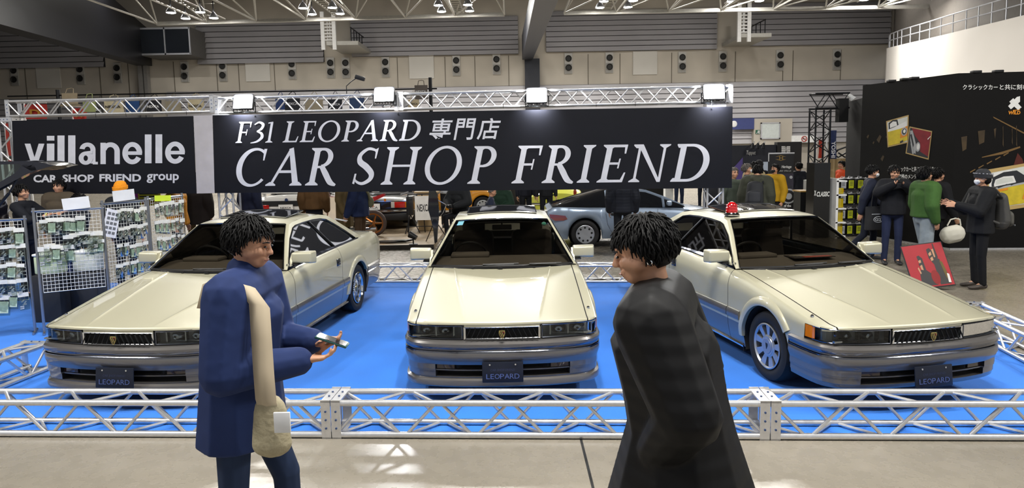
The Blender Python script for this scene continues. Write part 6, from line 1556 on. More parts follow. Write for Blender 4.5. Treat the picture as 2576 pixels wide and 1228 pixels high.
t = MB(); word(t, 'Heritage', 1966, 1991, 425, 416, g, .01, .3); word(t, '\u5b89\u5fc3\u306e\u30cd\u30aa\u30fb\u30af\u30e9\u30b7\u30c3\u30af', 1952, 1990, 432, 428, g, .01); word(t, 'of the', 1972, 1990, 521, 514, g, .03); t.build('lettering', IVORY, ru, smooth=False)
t = MB(); t.add([g(1955,438),g(1996,436),g(1996,482),g(1950,480)], [(0,1,2,3)], 0)
for k, (x, y, r) in enumerate(((1978,449,5),(1990,446,4),(1984,458,4),(1976,462,3),(1990,470,3))): t.add([g(x+r*math.cos(i), y+r*math.sin(i), .0105+k*.001) for i in [2*PI*j/14 for j in range(14)]], [tuple(range(14))], 1 if k % 2 else 2)
t.add([g(1976+5*math.cos(i), 471+5*math.sin(i), .012) for i in [2*PI*j/14 for j in range(14)]], [tuple(range(14))], 3); t.build('engine_print', [mat('print_violet_dark', '#2a2634', .6), PGRY, PDRK, mat('print_orange_red', '#b0452a', .6)], ru, smooth=False)
t = MB(); t.lathe([(.15,0),(.17,.01),(.19,0)], g(1984, 494, .014), RX(PI/2), 28); t.lathe([(0,0),(.08,.01)], g(1984, 494, .014), RX(PI/2), 20); t.build('steering_wheel_print', PGRY, ru)
# small counter and white cabinet before the pillar
a = at(2017, 520, 16.0); q = MB(); q.box((0, 0, .5), (.24, .4, 1.0), m=0); q.box((0, 0, 1.015), (.27, .46, .03), m=1)
tag(q.build('counter', [BLACKP, mat('counter_top', '#b59252', .5)], smooth=False, loc=(a.x, 16.0, 0)), 'black counter with a wooden top beside the staff member', 'counter')
a = at(2037, 520, 16.5); q = MB(); q.box((0, 0, .62), (.20, .35, 1.24), bev=.01)
tag(q.build('cabinet', mat('cabinet_white', '#c4c4c0', .5), loc=(a.x, 16.5, 0)), 'tall narrow white cabinet left of the glossy black display pillar', 'cabinet')
q = MB(); q.ball((0, 0, .05), (.09, .07, .05), 12); q.ball((.06, 0, .10), (.05, .05, .05), 10)
tag(q.build('helmet', IVORY, loc=(a.x, 16.45, 1.245)), 'small white helmet on the narrow white cabinet', 'helmet')
# white pillar behind the pale blue coupe
a = at(1681, 500, 23.0); q = MB(); q.box((0, 0, 1.1), (.26, .3, 2.2)); tag(q.build('white_post', WHITEP, smooth=False, loc=(a.x, 23.0, 0)), 'square white post behind the pale blue coupe', 'post')
# dark partition behind the crowd in the middle
a, b = at(1625, 500, 25.0), at(1668, 470, 25.0); q = MB(); q.box((0, 0, 1.05), (.9, .12, 2.1)); tag(q.build('partition', BLACKM, smooth=False, loc=((a.x+b.x)/2, 25.0, 0)), 'black partition left of the square white post', 'partition')
a = at(1250, 500, 24.0); q = MB(); q.box((0, 0, 1.0), (8.5, .12, 2.0)); tag(q.build('partition', mat('partition_dark', '#1d1e22', .7), smooth=False, loc=(a.x, 24.6, 0)), 'long dark partition behind the seated people under the banner', 'partition')
a = at(1140, 515, 19.0); q = MB(); q.box((0, 0, .40), (2.6, .5, .06)); q.box((-1.2, 0, .185), (.08, .4, .37)); q.box((1.2, 0, .185), (.08, .4, .37)); tag(q.build('bench', mat('bench_pale', '#a7a49c', .6), loc=(a.x+1.3, 18.6, 0)), 'long pale bench under the banner behind the centre coupe', 'bench')
# ================================================================== people
def _ico(sub=2):
    bm = bmesh.new(); bmesh.ops.create_icosphere(bm, subdivisions=sub, radius=1); v = [x.co.copy() for x in bm.verts]; bm.free(); return v
ICO = _ico(2)
def _v3(r): return Vector((r, r, r)) if isinstance(r, (int, float)) else Vector(r)
def blob(name, parts, m, parent, vox=.012, smooth=4):
    """ONE closed skin over a list of tapered limbs (p0, r0, p1, r1)."""
    bm = bmesh.new()
    for p0, r0, p1, r1 in parts:
        vs = []
        for p, r in ((p0, r0), (p1, r1)):
            p, r = Vector(p), _v3(r)
            for d in ICO: vs.append(bm.verts.new((p.x+d.x*r.x, p.y+d.y*r.y, p.z+d.z*r.z)))
        res = bmesh.ops.convex_hull(bm, input=vs)
        junk = [g for g in res['geom_interior'] if isinstance(g, bmesh.types.BMVert)] + [g for g in res['geom_unused'] if isinstance(g, bmesh.types.BMVert)]
        if junk: bmesh.ops.delete(bm, geom=list(set(junk)), context='VERTS')
    bmesh.ops.recalc_face_normals(bm, faces=bm.faces[:])
    me = bpy.data.meshes.new(name); bm.to_mesh(me); bm.free()
    o = bpy.data.objects.new(name + '_raw', me); COL.objects.link(o)
    a = o.modifiers.new('skin', 'REMESH'); a.mode = 'VOXEL'; a.voxel_size = vox; a.use_smooth_shade = True
    b = o.modifiers.new('soft', 'SMOOTH'); b.iterations = smooth; b.factor = .5
    dg = bpy.context.evaluated_depsgraph_get(); new = bpy.data.meshes.new_from_object(o.evaluated_get(dg)); bpy.data.objects.remove(o); bpy.data.meshes.remove(me)
    new.name = name; new.materials.clear(); new.materials.append(m); new.shade_smooth()
    o = bpy.data.objects.new(name, new); COL.objects.link(o); o.parent = parent; return o
def hand_parts(w, d, nrm, thumb, curl=.5, s=1.0, spread=.0):
    """palm, four fingers and a thumb from wrist point w; d along the hand, nrm towards the palm side, thumb = side the thumb is on"""
    d = Vector(d).normalized(); nrm = Vector(nrm); nrm = (nrm - d*nrm.dot(d)).normalized(); sd = d.cross(nrm).normalized()
    if sd.dot(Vector(thumb)) < 0: sd = -sd
    P = []; w = Vector(w)
    P.append((w, .024*s, w+d*.03*s, .024*s))
    for k in (-1, -.33, .33, 1): P.append((w+d*.02*s+sd*k*.018*s, .0165*s, w+d*.088*s+sd*k*.030*s, .0125*s))
    for i, L in enumerate((.072, .082, .076, .058)):
        b = w + d*.088*s + sd*(.031-.0205*i)*s; dirv = (d + sd*(.5-i/3)*spread).normalized(); cur = 0
        for j, f in enumerate((.45, .32, .25)):
            cur += curl*(.5 if j == 0 else .8)*(1+.12*i); dv = dirv*math.cos(cur) + nrm*math.sin(cur); e = b + dv*L*f*s; P.append((b, (.0092-.0008*j)*s, e, (.0086-.0008*j)*s)); b = e
    b = w + d*.030*s + sd*.026*s
    for j, (L, k) in enumerate(((.042, .55), (.032, .25), (.026, .1))):
        dv = (d*(.75+.15*j) + sd*k + nrm*(.35+.25*curl*j)).normalized(); e = b + dv*L*s; P.append((b, (.0125-.0015*j)*s, e, (.0108-.0012*j)*s)); b = e
    return P
def cloth(name, col, rough=.85, var=.10, scale=14, bump=.0, quilt=False):
    if name in _M: return _M[name]
    m = mat(name, col, rough, var=var, scale=scale, bump=bump, spec=.22)
    if quilt:
        nt = m.node_tree; b = nt.nodes['Principled BSDF']; tc = [n for n in nt.nodes if n.type == 'TEX_COORD'][0]
        w = nt.nodes.new('ShaderNodeTexWave'); w.bands_direction = 'Z'; w.inputs['Scale'].default_value = 5.5; w.inputs['Distortion'].default_value = 1.2; w.inputs['Detail'].default_value = 1
        bp = nt.nodes.new('ShaderNodeBump'); bp.inputs['Strength'].default_value = .12; bp.inputs['Distance'].default_value = .02
        nt.links.new(tc.outputs['Object'], w.inputs['Vector']); nt.links.new(w.outputs['Fac'], bp.inputs['Height']); nt.links.new(bp.outputs['Normal'], b.inputs['Normal'])
    return m
SKIN = mat('skin', '#c08f72', .5, var=.06, scale=20); EYEM = mat('eye_dark', '#1a1412', .3); LIPM = mat('lips', '#9a5f50', .5)
HAIRB = mat('hair_black', '#080708', .6, var=.3, scale=45, bump=.1, spec=.22); HAIRG = mat('hair_grey', '#5d5753', .6, var=.3, scale=60, bump=.6)
MASKW = mat('mask_white', '#e4e6ea', .7)
def person(label, loc, rz=0.0, H=1.70, top='#20232b', legs='#1d2027', shoes='#1a1a1b', hair='short', hairm=None, vox=.016, pose=None, hem=.86, pad=.0, quilt=False, mask=None, hat=None, collar=True, glasses=False, group=None, sleeve=0, coat_w=0.0, legw=0.0, hood=None):
    """Stands at loc facing -Y before rz. Joints are laid out for 1.70 m and scaled. +X is the person's left."""
    pose = pose or {}
    root = empty('person', loc, label, 'person', group, rz=rz); k = H/1.70; root.scale = (k, k, k)
    drop = pose.get('drop', 0.0); lean = pose.get('lean', 0.0); R = Matrix.Rotation(lean, 3, 'X'); hipc = Vector((0, 0, .92-drop))
    def T(p): return hipc + R @ (Vector(p) - Vector((0, 0, .92)))       # lean tips the upper body forward (towards -Y)
    hy, ht = pose.get('head', (0, 0)); HR = R @ Matrix.Rotation(hy, 3, 'Z') @ Matrix.Rotation(ht, 3, 'X'); nk = Vector((0, 0, 1.48))
    def Hd(p): return T(nk) + HR @ (Vector(p) - nk)
    arm = {}
    for sd, sg in (('L', 1), ('R', -1)):
        sh = T((sg*.165, .0, 1.385)); e, w = pose.get(sd, ((sg*.235, .03, 1.12), (sg*.245, -.05, .88)))
        if pose.get('armlean', True) and sd not in pose: e, w = T(e), T(w)
        arm[sd] = (sh, Vector(e), Vector(w))
    leg = {}
    for sd, sg in (('l', 1), ('r', -1)):
        hp = Vector((sg*.088, 0, .90-drop)); kn, an = pose.get(sd, ((sg*.10, -.012, .49), (sg*.105, .02, .085))); leg[sd] = (hp, Vector(kn), Vector(an))
    # --- body: one continuous skin, feet to crown
    B = [(T((0,0,.95)), (.145,.10,.11), T((0,0,1.08)), (.125,.09,.10)), (T((0,0,1.08)), (.125,.09,.1), T((0,.0,1.27)), (.15,.10,.13)), (T((-.14,0,1.385)), .05, T((.14,0,1.385)), .05), (T((0,.012,1.40)), .052, Hd((0,.012,1.52)), .049)]
    B += [(Hd((0,.018,1.60)), (.072,.088,.092), Hd((0,.0,1.625)), (.07,.085,.072)), (Hd((0,.0,1.57)), (.064,.072,.06), Hd((0,-.046,1.514)), (.036,.034,.020))]
    B += [(Hd((0,-.080,1.608)), .007, Hd((0,-.098,1.574)), .0105), (Hd((-.012,-.088,1.570)), .008, Hd((.012,-.088,1.570)), .008), (Hd((-.032,-.073,1.622)), .011, Hd((.032,-.073,1.622)), .011), (Hd((-.018,-.079,1.545)), .008, Hd((.018,-.079,1.545)), .008), (Hd((-.016,-.077,1.534)), .008, Hd((.016,-.077,1.534)), .008)]
    for sg in (-1, 1):
        B.append((Hd((sg*.038,-.060,1.575)), .021, Hd((sg*.050,-.02,1.560)), .024)); B.append((Hd((sg*.074,.012,1.608)), (.008,.016,.018), Hd((sg*.078,.016,1.585)), (.008,.013,.016)))
    for sd, sg in (('L', 1), ('R', -1)):
        s_, e, w = arm[sd]; B += [(s_, .045, e, .038), (e, .037, w, .026)]; hd = pose.get('hand'+sd, {}); d = hd.get('d', (w-e)); nrm = hd.get('n', (-sg, 0, 0)); th = hd.get('t', (0, -1, 0))
        B += hand_parts(w, d, nrm, th, hd.get('curl', .45), 1.0, hd.get('spread', .0))
    for sd, sg in (('l', 1), ('r', -1)):
        h, kn, an = leg[sd]; B += [(h, .07, kn, .05), (kn, .048, an, .034), (an, .035, an + Vector((0, -.11, -.055)), .018)]
    blob('body', B, SKIN, root, vox, 3)
    # --- trousers, shoes
    if legs:
        Lg = [(T((0,0,.97)), (.155,.11,.06), Vector((0,0,.86-drop)), (.158,.112,.06))]
        for sd in 'lr':
            h, kn, an = leg[sd]; Lg += [(h, .086+legw*.4, kn, .064+legw*.7), (kn, .062+legw*.8, an + Vector((0,0,.0)), .052+legw)]
        blob('trousers', Lg, cloth('cloth_' + legs.lstrip('#'), legs, scale=9, bump=.35), root, vox, 4)
    Sh = []
    for sd, sg in (('l', 1), ('r', -1)):
        an = leg[sd][2]; tz = max(.035, an.z-.05); tl_ = pose.get('toe'+sd, 0.0)
        sh = [(Vector((an.x, an.y+.03, an.z-.035)), (.038,.04,.036), Vector((an.x+sg*.012, an.y-.155, max(.03, an.z-.055)-tl_)), (.042,.045,.026))]
        sh.append((Vector((an.x, an.y+.012, an.z-.005)), (.042,.046,.02), Vector((an.x+sg*.006, an.y-.07, max(.04, an.z-.045))), (.042,.05,.03)))
        blob('shoe', sh, mat('shoe_' + shoes.lstrip('#'), shoes, .6), root, max(.01, vox*.8), 2)
    # --- jacket
    if top:
        p = .022 + pad
        J = [(T((0,0,1.0)), (.155+p,.11+p,.10), T((0,0,1.12)), (.145+p,.105+p,.10)), (T((0,0,1.10)), (.145+p,.105+p,.1), T((0,0,1.28)), (.158+p,.112+p,.11)), (T((-.145,0,1.385)), .058+p, T((.145,0,1.385)), .058+p), (T((0,0,1.3)), (.12+p,.09+p,.1), T((0,.005,1.42)), (.07+p*.6,.06+p*.6,.035))]
        zl = hem - drop if not pose.get('seat') else .92-drop
        J.append((T((0,0,1.0)), (.155+p,.11+p,.09), Vector((0, pose.get('hemy', .0), zl+.02)) if lean < .25 else T((0,0,hem)), (.158+p+coat_w, .118+p+coat_w*.9, .02)))
        if collar: J.append((T((0,.010,1.40)), .066+p*.4, T((0,.010,1.438 + .03*(collar == 2))), .060+p*.25))
        for sd in 'LR':
            s_, e, w = arm[sd]; we = w - (w-e).normalized()*(.015 + sleeve); J += [(s_, .058+p, e, .049+p*.8), (e, .048+p*.8, we, .036+p*.5)]
        if hood: J += [(T((-.07,.10,1.42)), .055, T((.07,.10,1.42)), .055), (T((0,.12,1.36)), .07, T((0,.11,1.43)), .06)]
        blob('jacket', J, cloth('cloth_' + top.lstrip('#') + ('_quilt' if quilt else ''), top, .8 if not quilt else .6, scale=7, bump=0 if quilt else .5, quilt=quilt), root, vox, 5)
        if hood and hood != 'plain': blob('fur_trim', [(T((-.09,.10,1.43)), .035, T((-.10,.0,1.46)), .03), (T((-.09,.10,1.43)), .035, T((.09,.10,1.43)), .035), (T((.09,.10,1.43)), .035, T((.10,.0,1.46)), .03)], mat('fur_tan', '#8f7c62', .95, var=.3, scale=60, bump=.8), root, vox, 2)
    # --- face and hair
    f = MB()
    for sg in (-1, 1): f.ball(Hd((sg*.030,-.0785,1.600)), (.0115,.006,.0048), 10, R=HR)
    f.build('eyes', EYEM, root)
    f = MB()
    for sg in (-1, 1): f.tube([Hd((sg*.015,-.086,1.619)), Hd((sg*.032,-.086,1.623)), Hd((sg*.050,-.072,1.618))], [.003,.0035,.002], 5)
    f.build('eyebrows', hairm or HAIRB, root)
    if not mask: f = MB(); f.tube([Hd((-.020,-.0835,1.5405)), Hd((0,-.0885,1.5415)), Hd((.020,-.0835,1.5405))], [.0025,.0042,.0025], 6); f.build('mouth', LIPM, root)
    if mask: 
        b_ = blob('face_mask', [(Hd((-.035,-.06,1.565)), (.028,.032,.03), Hd((.035,-.06,1.565)), (.028,.032,.03)), (Hd((0,-.088,1.565)), (.026,.020,.03), Hd((0,-.066,1.53)), (.036,.024,.02))], MASKW if mask == 'white' else mat('mask_black', '#15151a', .8), root, min(vox, .01), 2)
        e_ = MB()
        for sg in (-1, 1): e_.tube([Hd((sg*.058,-.045,1.58)), Hd((sg*.076,-.0,1.600)), Hd((sg*.083,.025,1.598))], .0025, 4)
        e_.build('ear_loop', MASKW if mask == 'white' else mat('mask_black', '#15151a', .8), root)
    if glasses:
        g = MB()
        for sg in (-1, 1): g.tube([Hd((sg*.033+.024*math.cos(a), -.097, 1.600+.018*math.sin(a))) for a in [2*PI*i/14 for i in range(14)]], .002, 4, closed=True); g.tube([Hd((sg*.057,-.095,1.605)), Hd((sg*.083,.01,1.605))], .002, 4)
        g.build('glasses', DARKST, root)
    if hair and not hat:
        h = MB(); n, m_ = 26, 16; rng = random.Random(sum(map(ord, label))); C = Vector((0,.022,1.612)); long_ = .075 if hair == 'long' else (-.02 if hair == 'crop' else .02)
        th = .011 if hair == 'short' else (.017 if hair == 'long' else .007)
        pts = {}; okv = {}
        for j in range(m_+1):
            t = PI*j/m_
            for i in range(n):
                a = 2*PI*i/n; d = Vector((math.sin(t)*math.cos(a), math.sin(t)*math.sin(a), math.cos(t))); r = 1 + (rng.random()-.5)*.035
                q = Vector((d.x*(.074+th)*r, d.y*(.089+th)*r, d.z*(.090+th)*r)); front = -d.y
                lim = .045 if front > .55 else (.045-(.55-front)*.16 if front > -.1 else -.06-long_)
                if q.z < lim:
                    q.z = lim + (q.z-lim)*.12
                pts[(i, j)] = Hd(C + q); okv[(i, j)] = d.z*.11 > lim - .035
        vs = [pts[(i, j)] for j in range(m_+1) for i in range(n)]; fs = []
        for j in range(m_):
            for i in range(n):
                i2 = (i+1) % n
                if okv[(i, j)] or okv[(i2, j)]: fs.append((j*n+i, (j+1)*n+i, (j+1)*n+i2, j*n+i2))
        h.add(vs, fs)
        if hair != 'crop':                     # combed locks over the cap of hair
            NT = 1300 if vox < .008 else (160 if vox < .0135 else 70); L_ = (.055 if hair == 'short' else .075)*(.75 if NT > 500 else 1)
            for i in range(NT):
                zc = 1 - (i+.5)/NT*1.35; a = i*2.39996; rr_ = math.sqrt(max(0, 1-zc*zc)); d = Vector((rr_*math.cos(a), rr_*math.sin(a), zc)); front = -d.y
                lim = .040 if front > .55 else (.040-(.55-front)*.16 if front > -.1 else -.06-long_)
                sc3 = Vector((.074+th, .089+th, .090+th)); q = Vector((d.x*sc3.x, d.y*sc3.y, d.z*sc3.z))
                if q.z < lim: continue
                tg_ = Vector((d.x*.6, d.y*.6 - .25*(d.z > .3), -.9)); tg_ = (tg_ - d*tg_.dot(d)); tg_ = (tg_.normalized() if tg_.length > .1 else Vector((0,-1,0))) + Vector((rng.uniform(-.35,.35), rng.uniform(-.35,.35), rng.uniform(-.1,.25)))
                lf_ = .45 if NT > 500 else 1; m1 = q + tg_*L_*.5 + d*.006*lf_; m2 = q + tg_*L_ - d*(L_*L_*4.5) + d*rng.uniform(-.004, .006); w_ = .0042 if NT > 500 else .010
                h.tube([Hd(C + q - d*.004), Hd(C + m1), Hd(C + m2)], [w_, w_*.9, .0015], 5)
        h.build('hair', hairm or HAIRB, root, angle=80)
    if hat:
        hc = MB(); rr = []
        for j in range(9):
            t = j/8; zz_ = 1.605 + .13*math.sin(t*PI/2); rad = math.cos(t*PI/2)**.6; rr.append([Hd((( .094*rad)*math.cos(2*PI*i/24), .02+.108*rad*math.sin(2*PI*i/24), zz_ + (.02 if math.sin(2*PI*i/24) < 0 else -.02)*(1-t))) for i in range(24)])
        hc.grid(rr, closed=True); hm = mat('hat_' + hat.lstrip('#'), hat, .9, var=.1, scale=50, bump=.3); hc.build('beanie', hm, root)
        cf = MB(); rr = []
        for dr_, z in ((.004,1.60),(.010,1.605),(.011,1.65),(.004,1.655)): rr.append([Hd(((.094+dr_)*math.cos(2*PI*i/24), .02+(.108+dr_)*math.sin(2*PI*i/24), z + .02*(-math.sin(2*PI*i/24)))) for i in range(24)])
        cf.grid(rr, closed=True); cf.build('cuff', hm, root)
        hb = MB(); hb.ball(Hd((0,.045,1.57)), (.082,.072,.07), 16); hb.build('hair', hairm or HAIRB, root)
    root['_T'] = 0
    return root, T, Hd, arm
def world(root, p):
    return Matrix.Translation(root.location) @ Matrix.Rotation(root.rotation_euler.z, 4, 'Z') @ Matrix.Scale(root.scale.x, 4) @ Vector(p)

# ---- the two passers-by in front of the barrier
X1 = at(582, 600, 3.15)
p1, T1, H1, A1 = person('man in a navy jacket walking right past the left coupe, phone in both hands', (X1.x, 3.15, 0), PI/2, 1.82, '#22315c', '#26334e', '#20222a', 'short', vox=.0075, hem=.70, pad=.034, coat_w=.02, collar=2,
    pose=dict(lean=.10, head=(-.10, .16), L=((.21,-.10,1.10), (.08,-.31,1.12)), R=((-.24,-.03,1.08), (-.07,-.30,1.08)), handL=dict(d=(-.25,-1,.05), n=(-.2,.1,1), t=(-1,0,.2), curl=.5), handR=dict(d=(.25,-1,.05), n=(.2,.1,1), t=(1,0,.2), curl=.5),
              l=((.09,-.15,.50),(.10,-.16,.085)), r=((-.09,.02,.49),(-.10,.26,.13)), toer=.03))
c_ = world(p1, (.005, -.415, 1.145)); ph = empty('phone', c_, 'dark phone in a green case held by the man in navy', 'phone', rz=PI/2); MB().box((0, 0, 0), (.075, .155, .009), RX(.35), bev=.003).build('case', mat('phone_case', '#1f4a48', .3), ph); MB().box(RX(.35) @ Vector((0, 0, .006)), (.066, .14, .002), RX(.35)).build('screen', mat('phone_screen', '#1b2026', .08), ph, smooth=False)
tb_ = empty('shoulder_bag', world(p1, (0, 0, 0)), 'beige canvas bag on a wide strap across the man in navy', 'bag', rz=PI/2)
CANV = mat('canvas_beige', '#a39a80', .9, var=.08, scale=40, bump=.2); STRAPM = mat('strap_beige', '#b3a58e', .85)
blob('bag', [((-.285,-.24,.99),(.04,.075,.09),(-.285,-.24,.85),(.06,.09,.06))], CANV, tb_, .01, 3)
sp_ = [(-.10,.135,1.40),(-.13,.10,1.52),(-.17,.02,1.565),(-.21,-.07,1.55),(-.245,-.15,1.475),(-.27,-.175,1.33),(-.30,-.20,1.20),(-.315,-.22,1.08),(-.29,-.235,1.0)]
q = MB(); rr = []
for i, p in enumerate(sp_): p = T1(p); rr.append([p + Vector((0, -.045, -.012)), p + Vector((-.014, 0, .008)), p + Vector((0, .045, .008))])
q.grid(rr); sto = q.build('strap', STRAPM, tb_, angle=80); sm = sto.modifiers.new('thick', 'SOLIDIFY'); sm.thickness = .006
MB().box((-.343, -.31, .97), (.01, .07, .09), bev=.002).build('paper_tag', MASKW, tb_)
X2 = at(1728, 640, 2.4)
p2, T2, H2, A2 = person('man in a long black padded coat walking left past the right coupe', (X2.x, 2.4, 0), -PI/2-.30, 1.87, '#0c0c0e', '#17181b', '#141416', 'short', vox=.0075, hem=.50, pad=.045, coat_w=.15, quilt=True,
    pose=dict(lean=.20, head=(.10, .10), L=((.25,.02,1.13),(.15,-.08,.96)), R=((-.25,.02,1.13),(-.15,-.08,.96)), handL=dict(d=(-.3,-.2,-1)), handR=dict(d=(.3,-.2,-1)), l=((.09,-.18,.50),(.10,-.16,.085)), r=((-.09,.05,.49),(-.10,.34,.14)), toer=.03))
er = MB(); er.lathe([(.006,-.002),(.009,0),(.006,.002)], H2((.083,.018,1.562)), RY(PI/2), 14); er.build('earring', CHROME, p2)

# ---- group at the right
p, T, Hd, A = person('masked person in dark navy striding right with a black tote', (at(2178, 600, 12.2).x, 12.2, 0), PI/2-.3, 1.70, '#1d2130', '#181c28', '#2a2b2e', 'short', vox=.011, hem=.84, pad=.02, mask='white',
    pose=dict(lean=.10, head=(-.1, .12), R=((-.24,.10,1.12),(-.23,.14,.88)), L=((.22,-.08,1.12),(.16,-.26,.98)), l=((.09,-.14,.50),(.10,-.12,.085)), r=((-.09,.05,.48),(-.10,.36,.15)), toer=.04))
w = at(2204, 555, 11.93); tg = empty('tote_bag', (w.x, 11.93, 0), 'black tote with a white emblem carried in front of the navy person', 'bag', rz=.1)
zb_, zt_ = at(2208, 580, 11.86).z, at(2208, 520, 11.86).z; q = MB(); q.box((0, 0, (zb_+zt_)/2), (.40, .07, zt_-zb_), bev=.02); q.build('cloth', mat('tote_black', '#191a1d', .85), tg)
q = MB(); q.tube([(-.1,0,zt_),(-.08,0,zt_+.22),(.0,0,zt_+.26),(.08,0,zt_+.22),(.1,0,zt_)], .01, 6); q.build('handle', mat('tote_black', '#191a1d'), tg)
q = MB(); zc = (zb_+zt_)/2; q.tube([(.02+.09*math.cos(a), -.038, zc-.02+.05*math.sin(a)) for a in [.5+5.2*i/18 for i in range(19)]], .006, 5); word(q, 'G2T', -.05, .13, zc-.045, zc+.005, lambda x, y: Vector((x, -.039, y)), .03); q.box((0, -.038, zc+.075), (.22, .002, .012)); q.build('emblem', mat('emblem_silver', '#b9bcc0', .5), tg, smooth=False)
p, T, Hd, A = person('man in black facing the camera, photographing with a black camera', (at(2243, 600, 11.75).x, 11.75, 0), -.25, 1.70, '#17181d', '#232a44', '#232326', 'short', vox=.010, hem=.86, pad=.03,
    pose=dict(head=(.05, .22), L=((.27,-.12,1.26),(.075,-.28,1.40)), R=((-.27,-.12,1.26),(-.075,-.28,1.40)), handL=dict(d=(-.35,-.35,.8), n=(-1,.2,0), t=(0,.6,.5), curl=.7), handR=dict(d=(.35,-.35,.8), n=(1,.2,0), t=(0,.6,.5), curl=.7), armlean=False))
cm_ = empty('camera', world(p, (0, -.30, 1.475)), 'black camera held up by the man facing us', 'camera', rz=-.25); MB().box((0, 0, 0), (.13, .06, .085), bev=.012).build('body', BLACKP, cm_); q = MB(); q.lathe([(.0,.075),(.03,.075),(.036,.07),(.038,.0)], (0, -.03, 0), RX(PI/2), 18); q.build('lens', BLACKP, cm_); MB().box((0, .0, .05), (.05, .05, .03), bev=.008).build('viewfinder', BLACKP, cm_)
q = MB(); q.tube([Vector((-.085 + .03*math.cos(a), -.255 + .0, 1.375 + .03*math.sin(a))) for a in [2*PI*i/12 for i in range(12)]], .008, 6, closed=True); q.build('wristband', mat('band_green', '#a9b86a', .6), p)
p, T, Hd, A = person('person in a green bomber jacket and pale wide jeans, looking right', (at(2320, 640, 10.7).x, 10.7, 0), PI/2+.1, 1.70, '#3d5d2c', '#8a949b', '#d0d0cc', 'long', vox=.011, hem=.92, pad=.045, glasses=True, legw=.05,
    pose=dict(head=(-.1, -.05), R=((-.25,.06,1.12),(-.24,-.02,.88)), L=((.25,-.02,1.12),(.25,-.10,.9)), l=((.10,-.12,.50),(.11,-.14,.085)), r=((-.10,.02,.49),(-.11,.14,.10))))
p, T, Hd, A = person('person in black walking right behind the green jacket, white bag in hand', (at(2352, 620, 11.35).x, 11.35, 0), PI/2, 1.66, '#131316', '#161618', '#202022', 'short', vox=.011, hem=.84, pad=.03,
    pose=dict(R=((-.24,-.04,1.12),(-.24,-.16,.90)), l=((.09,-.12,.5),(.1,-.12,.085)), r=((-.09,.03,.48),(-.1,.22,.11))))
w = world(p, A['R'][2]); wb = empty('round_bag', (w.x-.05, w.y-.05, w.z-.46), 'round off-white bag hanging from the hand of the person in black', 'bag'); blob('bag', [((-.06,0,.17),(.16,.09,.15),(.05,0,.19),(.15,.09,.15))], mat('bag_white', '#cfccbf', .6, var=.06), wb, .012, 3); q = MB(); q.tube([(-.1,0,.32),(-.05,0,.42),(.03,0,.44),(.1,0,.42),(.12,0,.32)], .012, 6); q.build('handle', mat('bag_white', '#cfccbf'), wb)
p, T, Hd, A = person('masked man in black with a patterned beanie, gesturing before the black booth', (at(2462, 640, 9.67).x, 9.67, 0), -PI/2-.15, 1.68, '#16171a', '#131417', '#3a332e', 'crop', vox=.009, hem=.80, pad=.03, mask='white', hat='#25262b',
    pose=dict(head=(.0, .10), L=((.22,-.13,1.14),(.10,-.36,1.22)), R=((-.25,-.10,1.13),(-.12,-.36,1.24)), handL=dict(d=(-.1,-1,.15), n=(-1,0,-.2), t=(0,.1,1), curl=.25, spread=.4), handR=dict(d=(.1,-1,.1), n=(1,0,-.2), t=(0,.1,1), curl=.25, spread=.4), armlean=False))
q = MB(); 
for i in range(16): a = 2*PI*i/16; q.box(Hd((.100*math.cos(a), .02+.115*math.sin(a), 1.665-.02*math.sin(a))), (.02, .02, .012), RZ(a))
q.build('beanie_pattern', mat('pattern_grey', '#8d8f96', .9), p)
bp_ = empty('backpack', (p.location.x, p.location.y, 0), 'dark grey backpack worn by the man in the patterned beanie', 'backpack', rz=-PI/2-.15); GRYB = mat('backpack_grey', '#3b3a38', .7, bump=.1)
blob('pack', [((0,.25,1.30),(.12,.07,.08),(0,.28,.98),(.155,.10,.10)), ((0,.27,.95),(.15,.10,.06),(0,.26,.90),(.13,.08,.05))], GRYB, bp_, .01, 3); blob('pocket', [((0,.36,1.05),(.11,.05,.07),(0,.36,.95),(.12,.05,.06))], mat('backpack_pocket', '#46443f', .7), bp_, .01, 3)
q = MB()
for s in (-1, 1): q.tube([(s*.12,.19,1.34),(s*.13,.08,1.46),(s*.135,-.08,1.40),(s*.14,-.14,1.22),(s*.15,.0,1.02),(s*.14,.17,.95)], .018, 8)
q.build('strap', GRYB, bp_); MB().box((.05, .412, .92), (.05, .004, .018)).build('brand_patch', PGRY, bp_, smooth=False)
# ---- far right behind the beacon
person('man in a bright orange jacket seen past the oil cans, facing left', (at(2116, 430, 18.6).x, 18.6, 0), -PI/2, 1.62, '#d8512a', '#24262c', vox=.014, pose=dict(head=(.1, .0)))
person('staff member in a black quilted vest with their back turned', (at(2008, 430, 17.9).x, 17.9, 0), PI+.3, 1.62, '#2a2c33', '#16171a', vox=.014, quilt=True, pad=.02)
p, T, Hd, A = person('person in a khaki parka with a fur hood bending towards the stand', (at(1902, 470, 12.9).x, 12.9, 0), PI-.45, 1.74, '#3b3d33', '#202228', vox=.012, hem=.70, pad=.06, coat_w=.03, hood='fur', pose=dict(lean=.30, head=(.1, .3)))
bk = empty('backpack', (p.location.x, p.location.y, 0), 'large black backpack on the person in the khaki parka', 'backpack', rz=PI-.45); bm_ = mat('backpack_black', '#1b1d22', .75, bump=.1)
blob('pack', [((0,.16,1.36),(.15,.09,.08),(0,.24,1.05),(.17,.11,.12))], bm_, bk, .014, 3); blob('pocket', [((0,.30,1.22),(.13,.06,.05),(0,.33,1.08),(.13,.05,.06))], mat('backpack_black_pocket', '#24262c', .7), bk, .014, 3); q = MB()
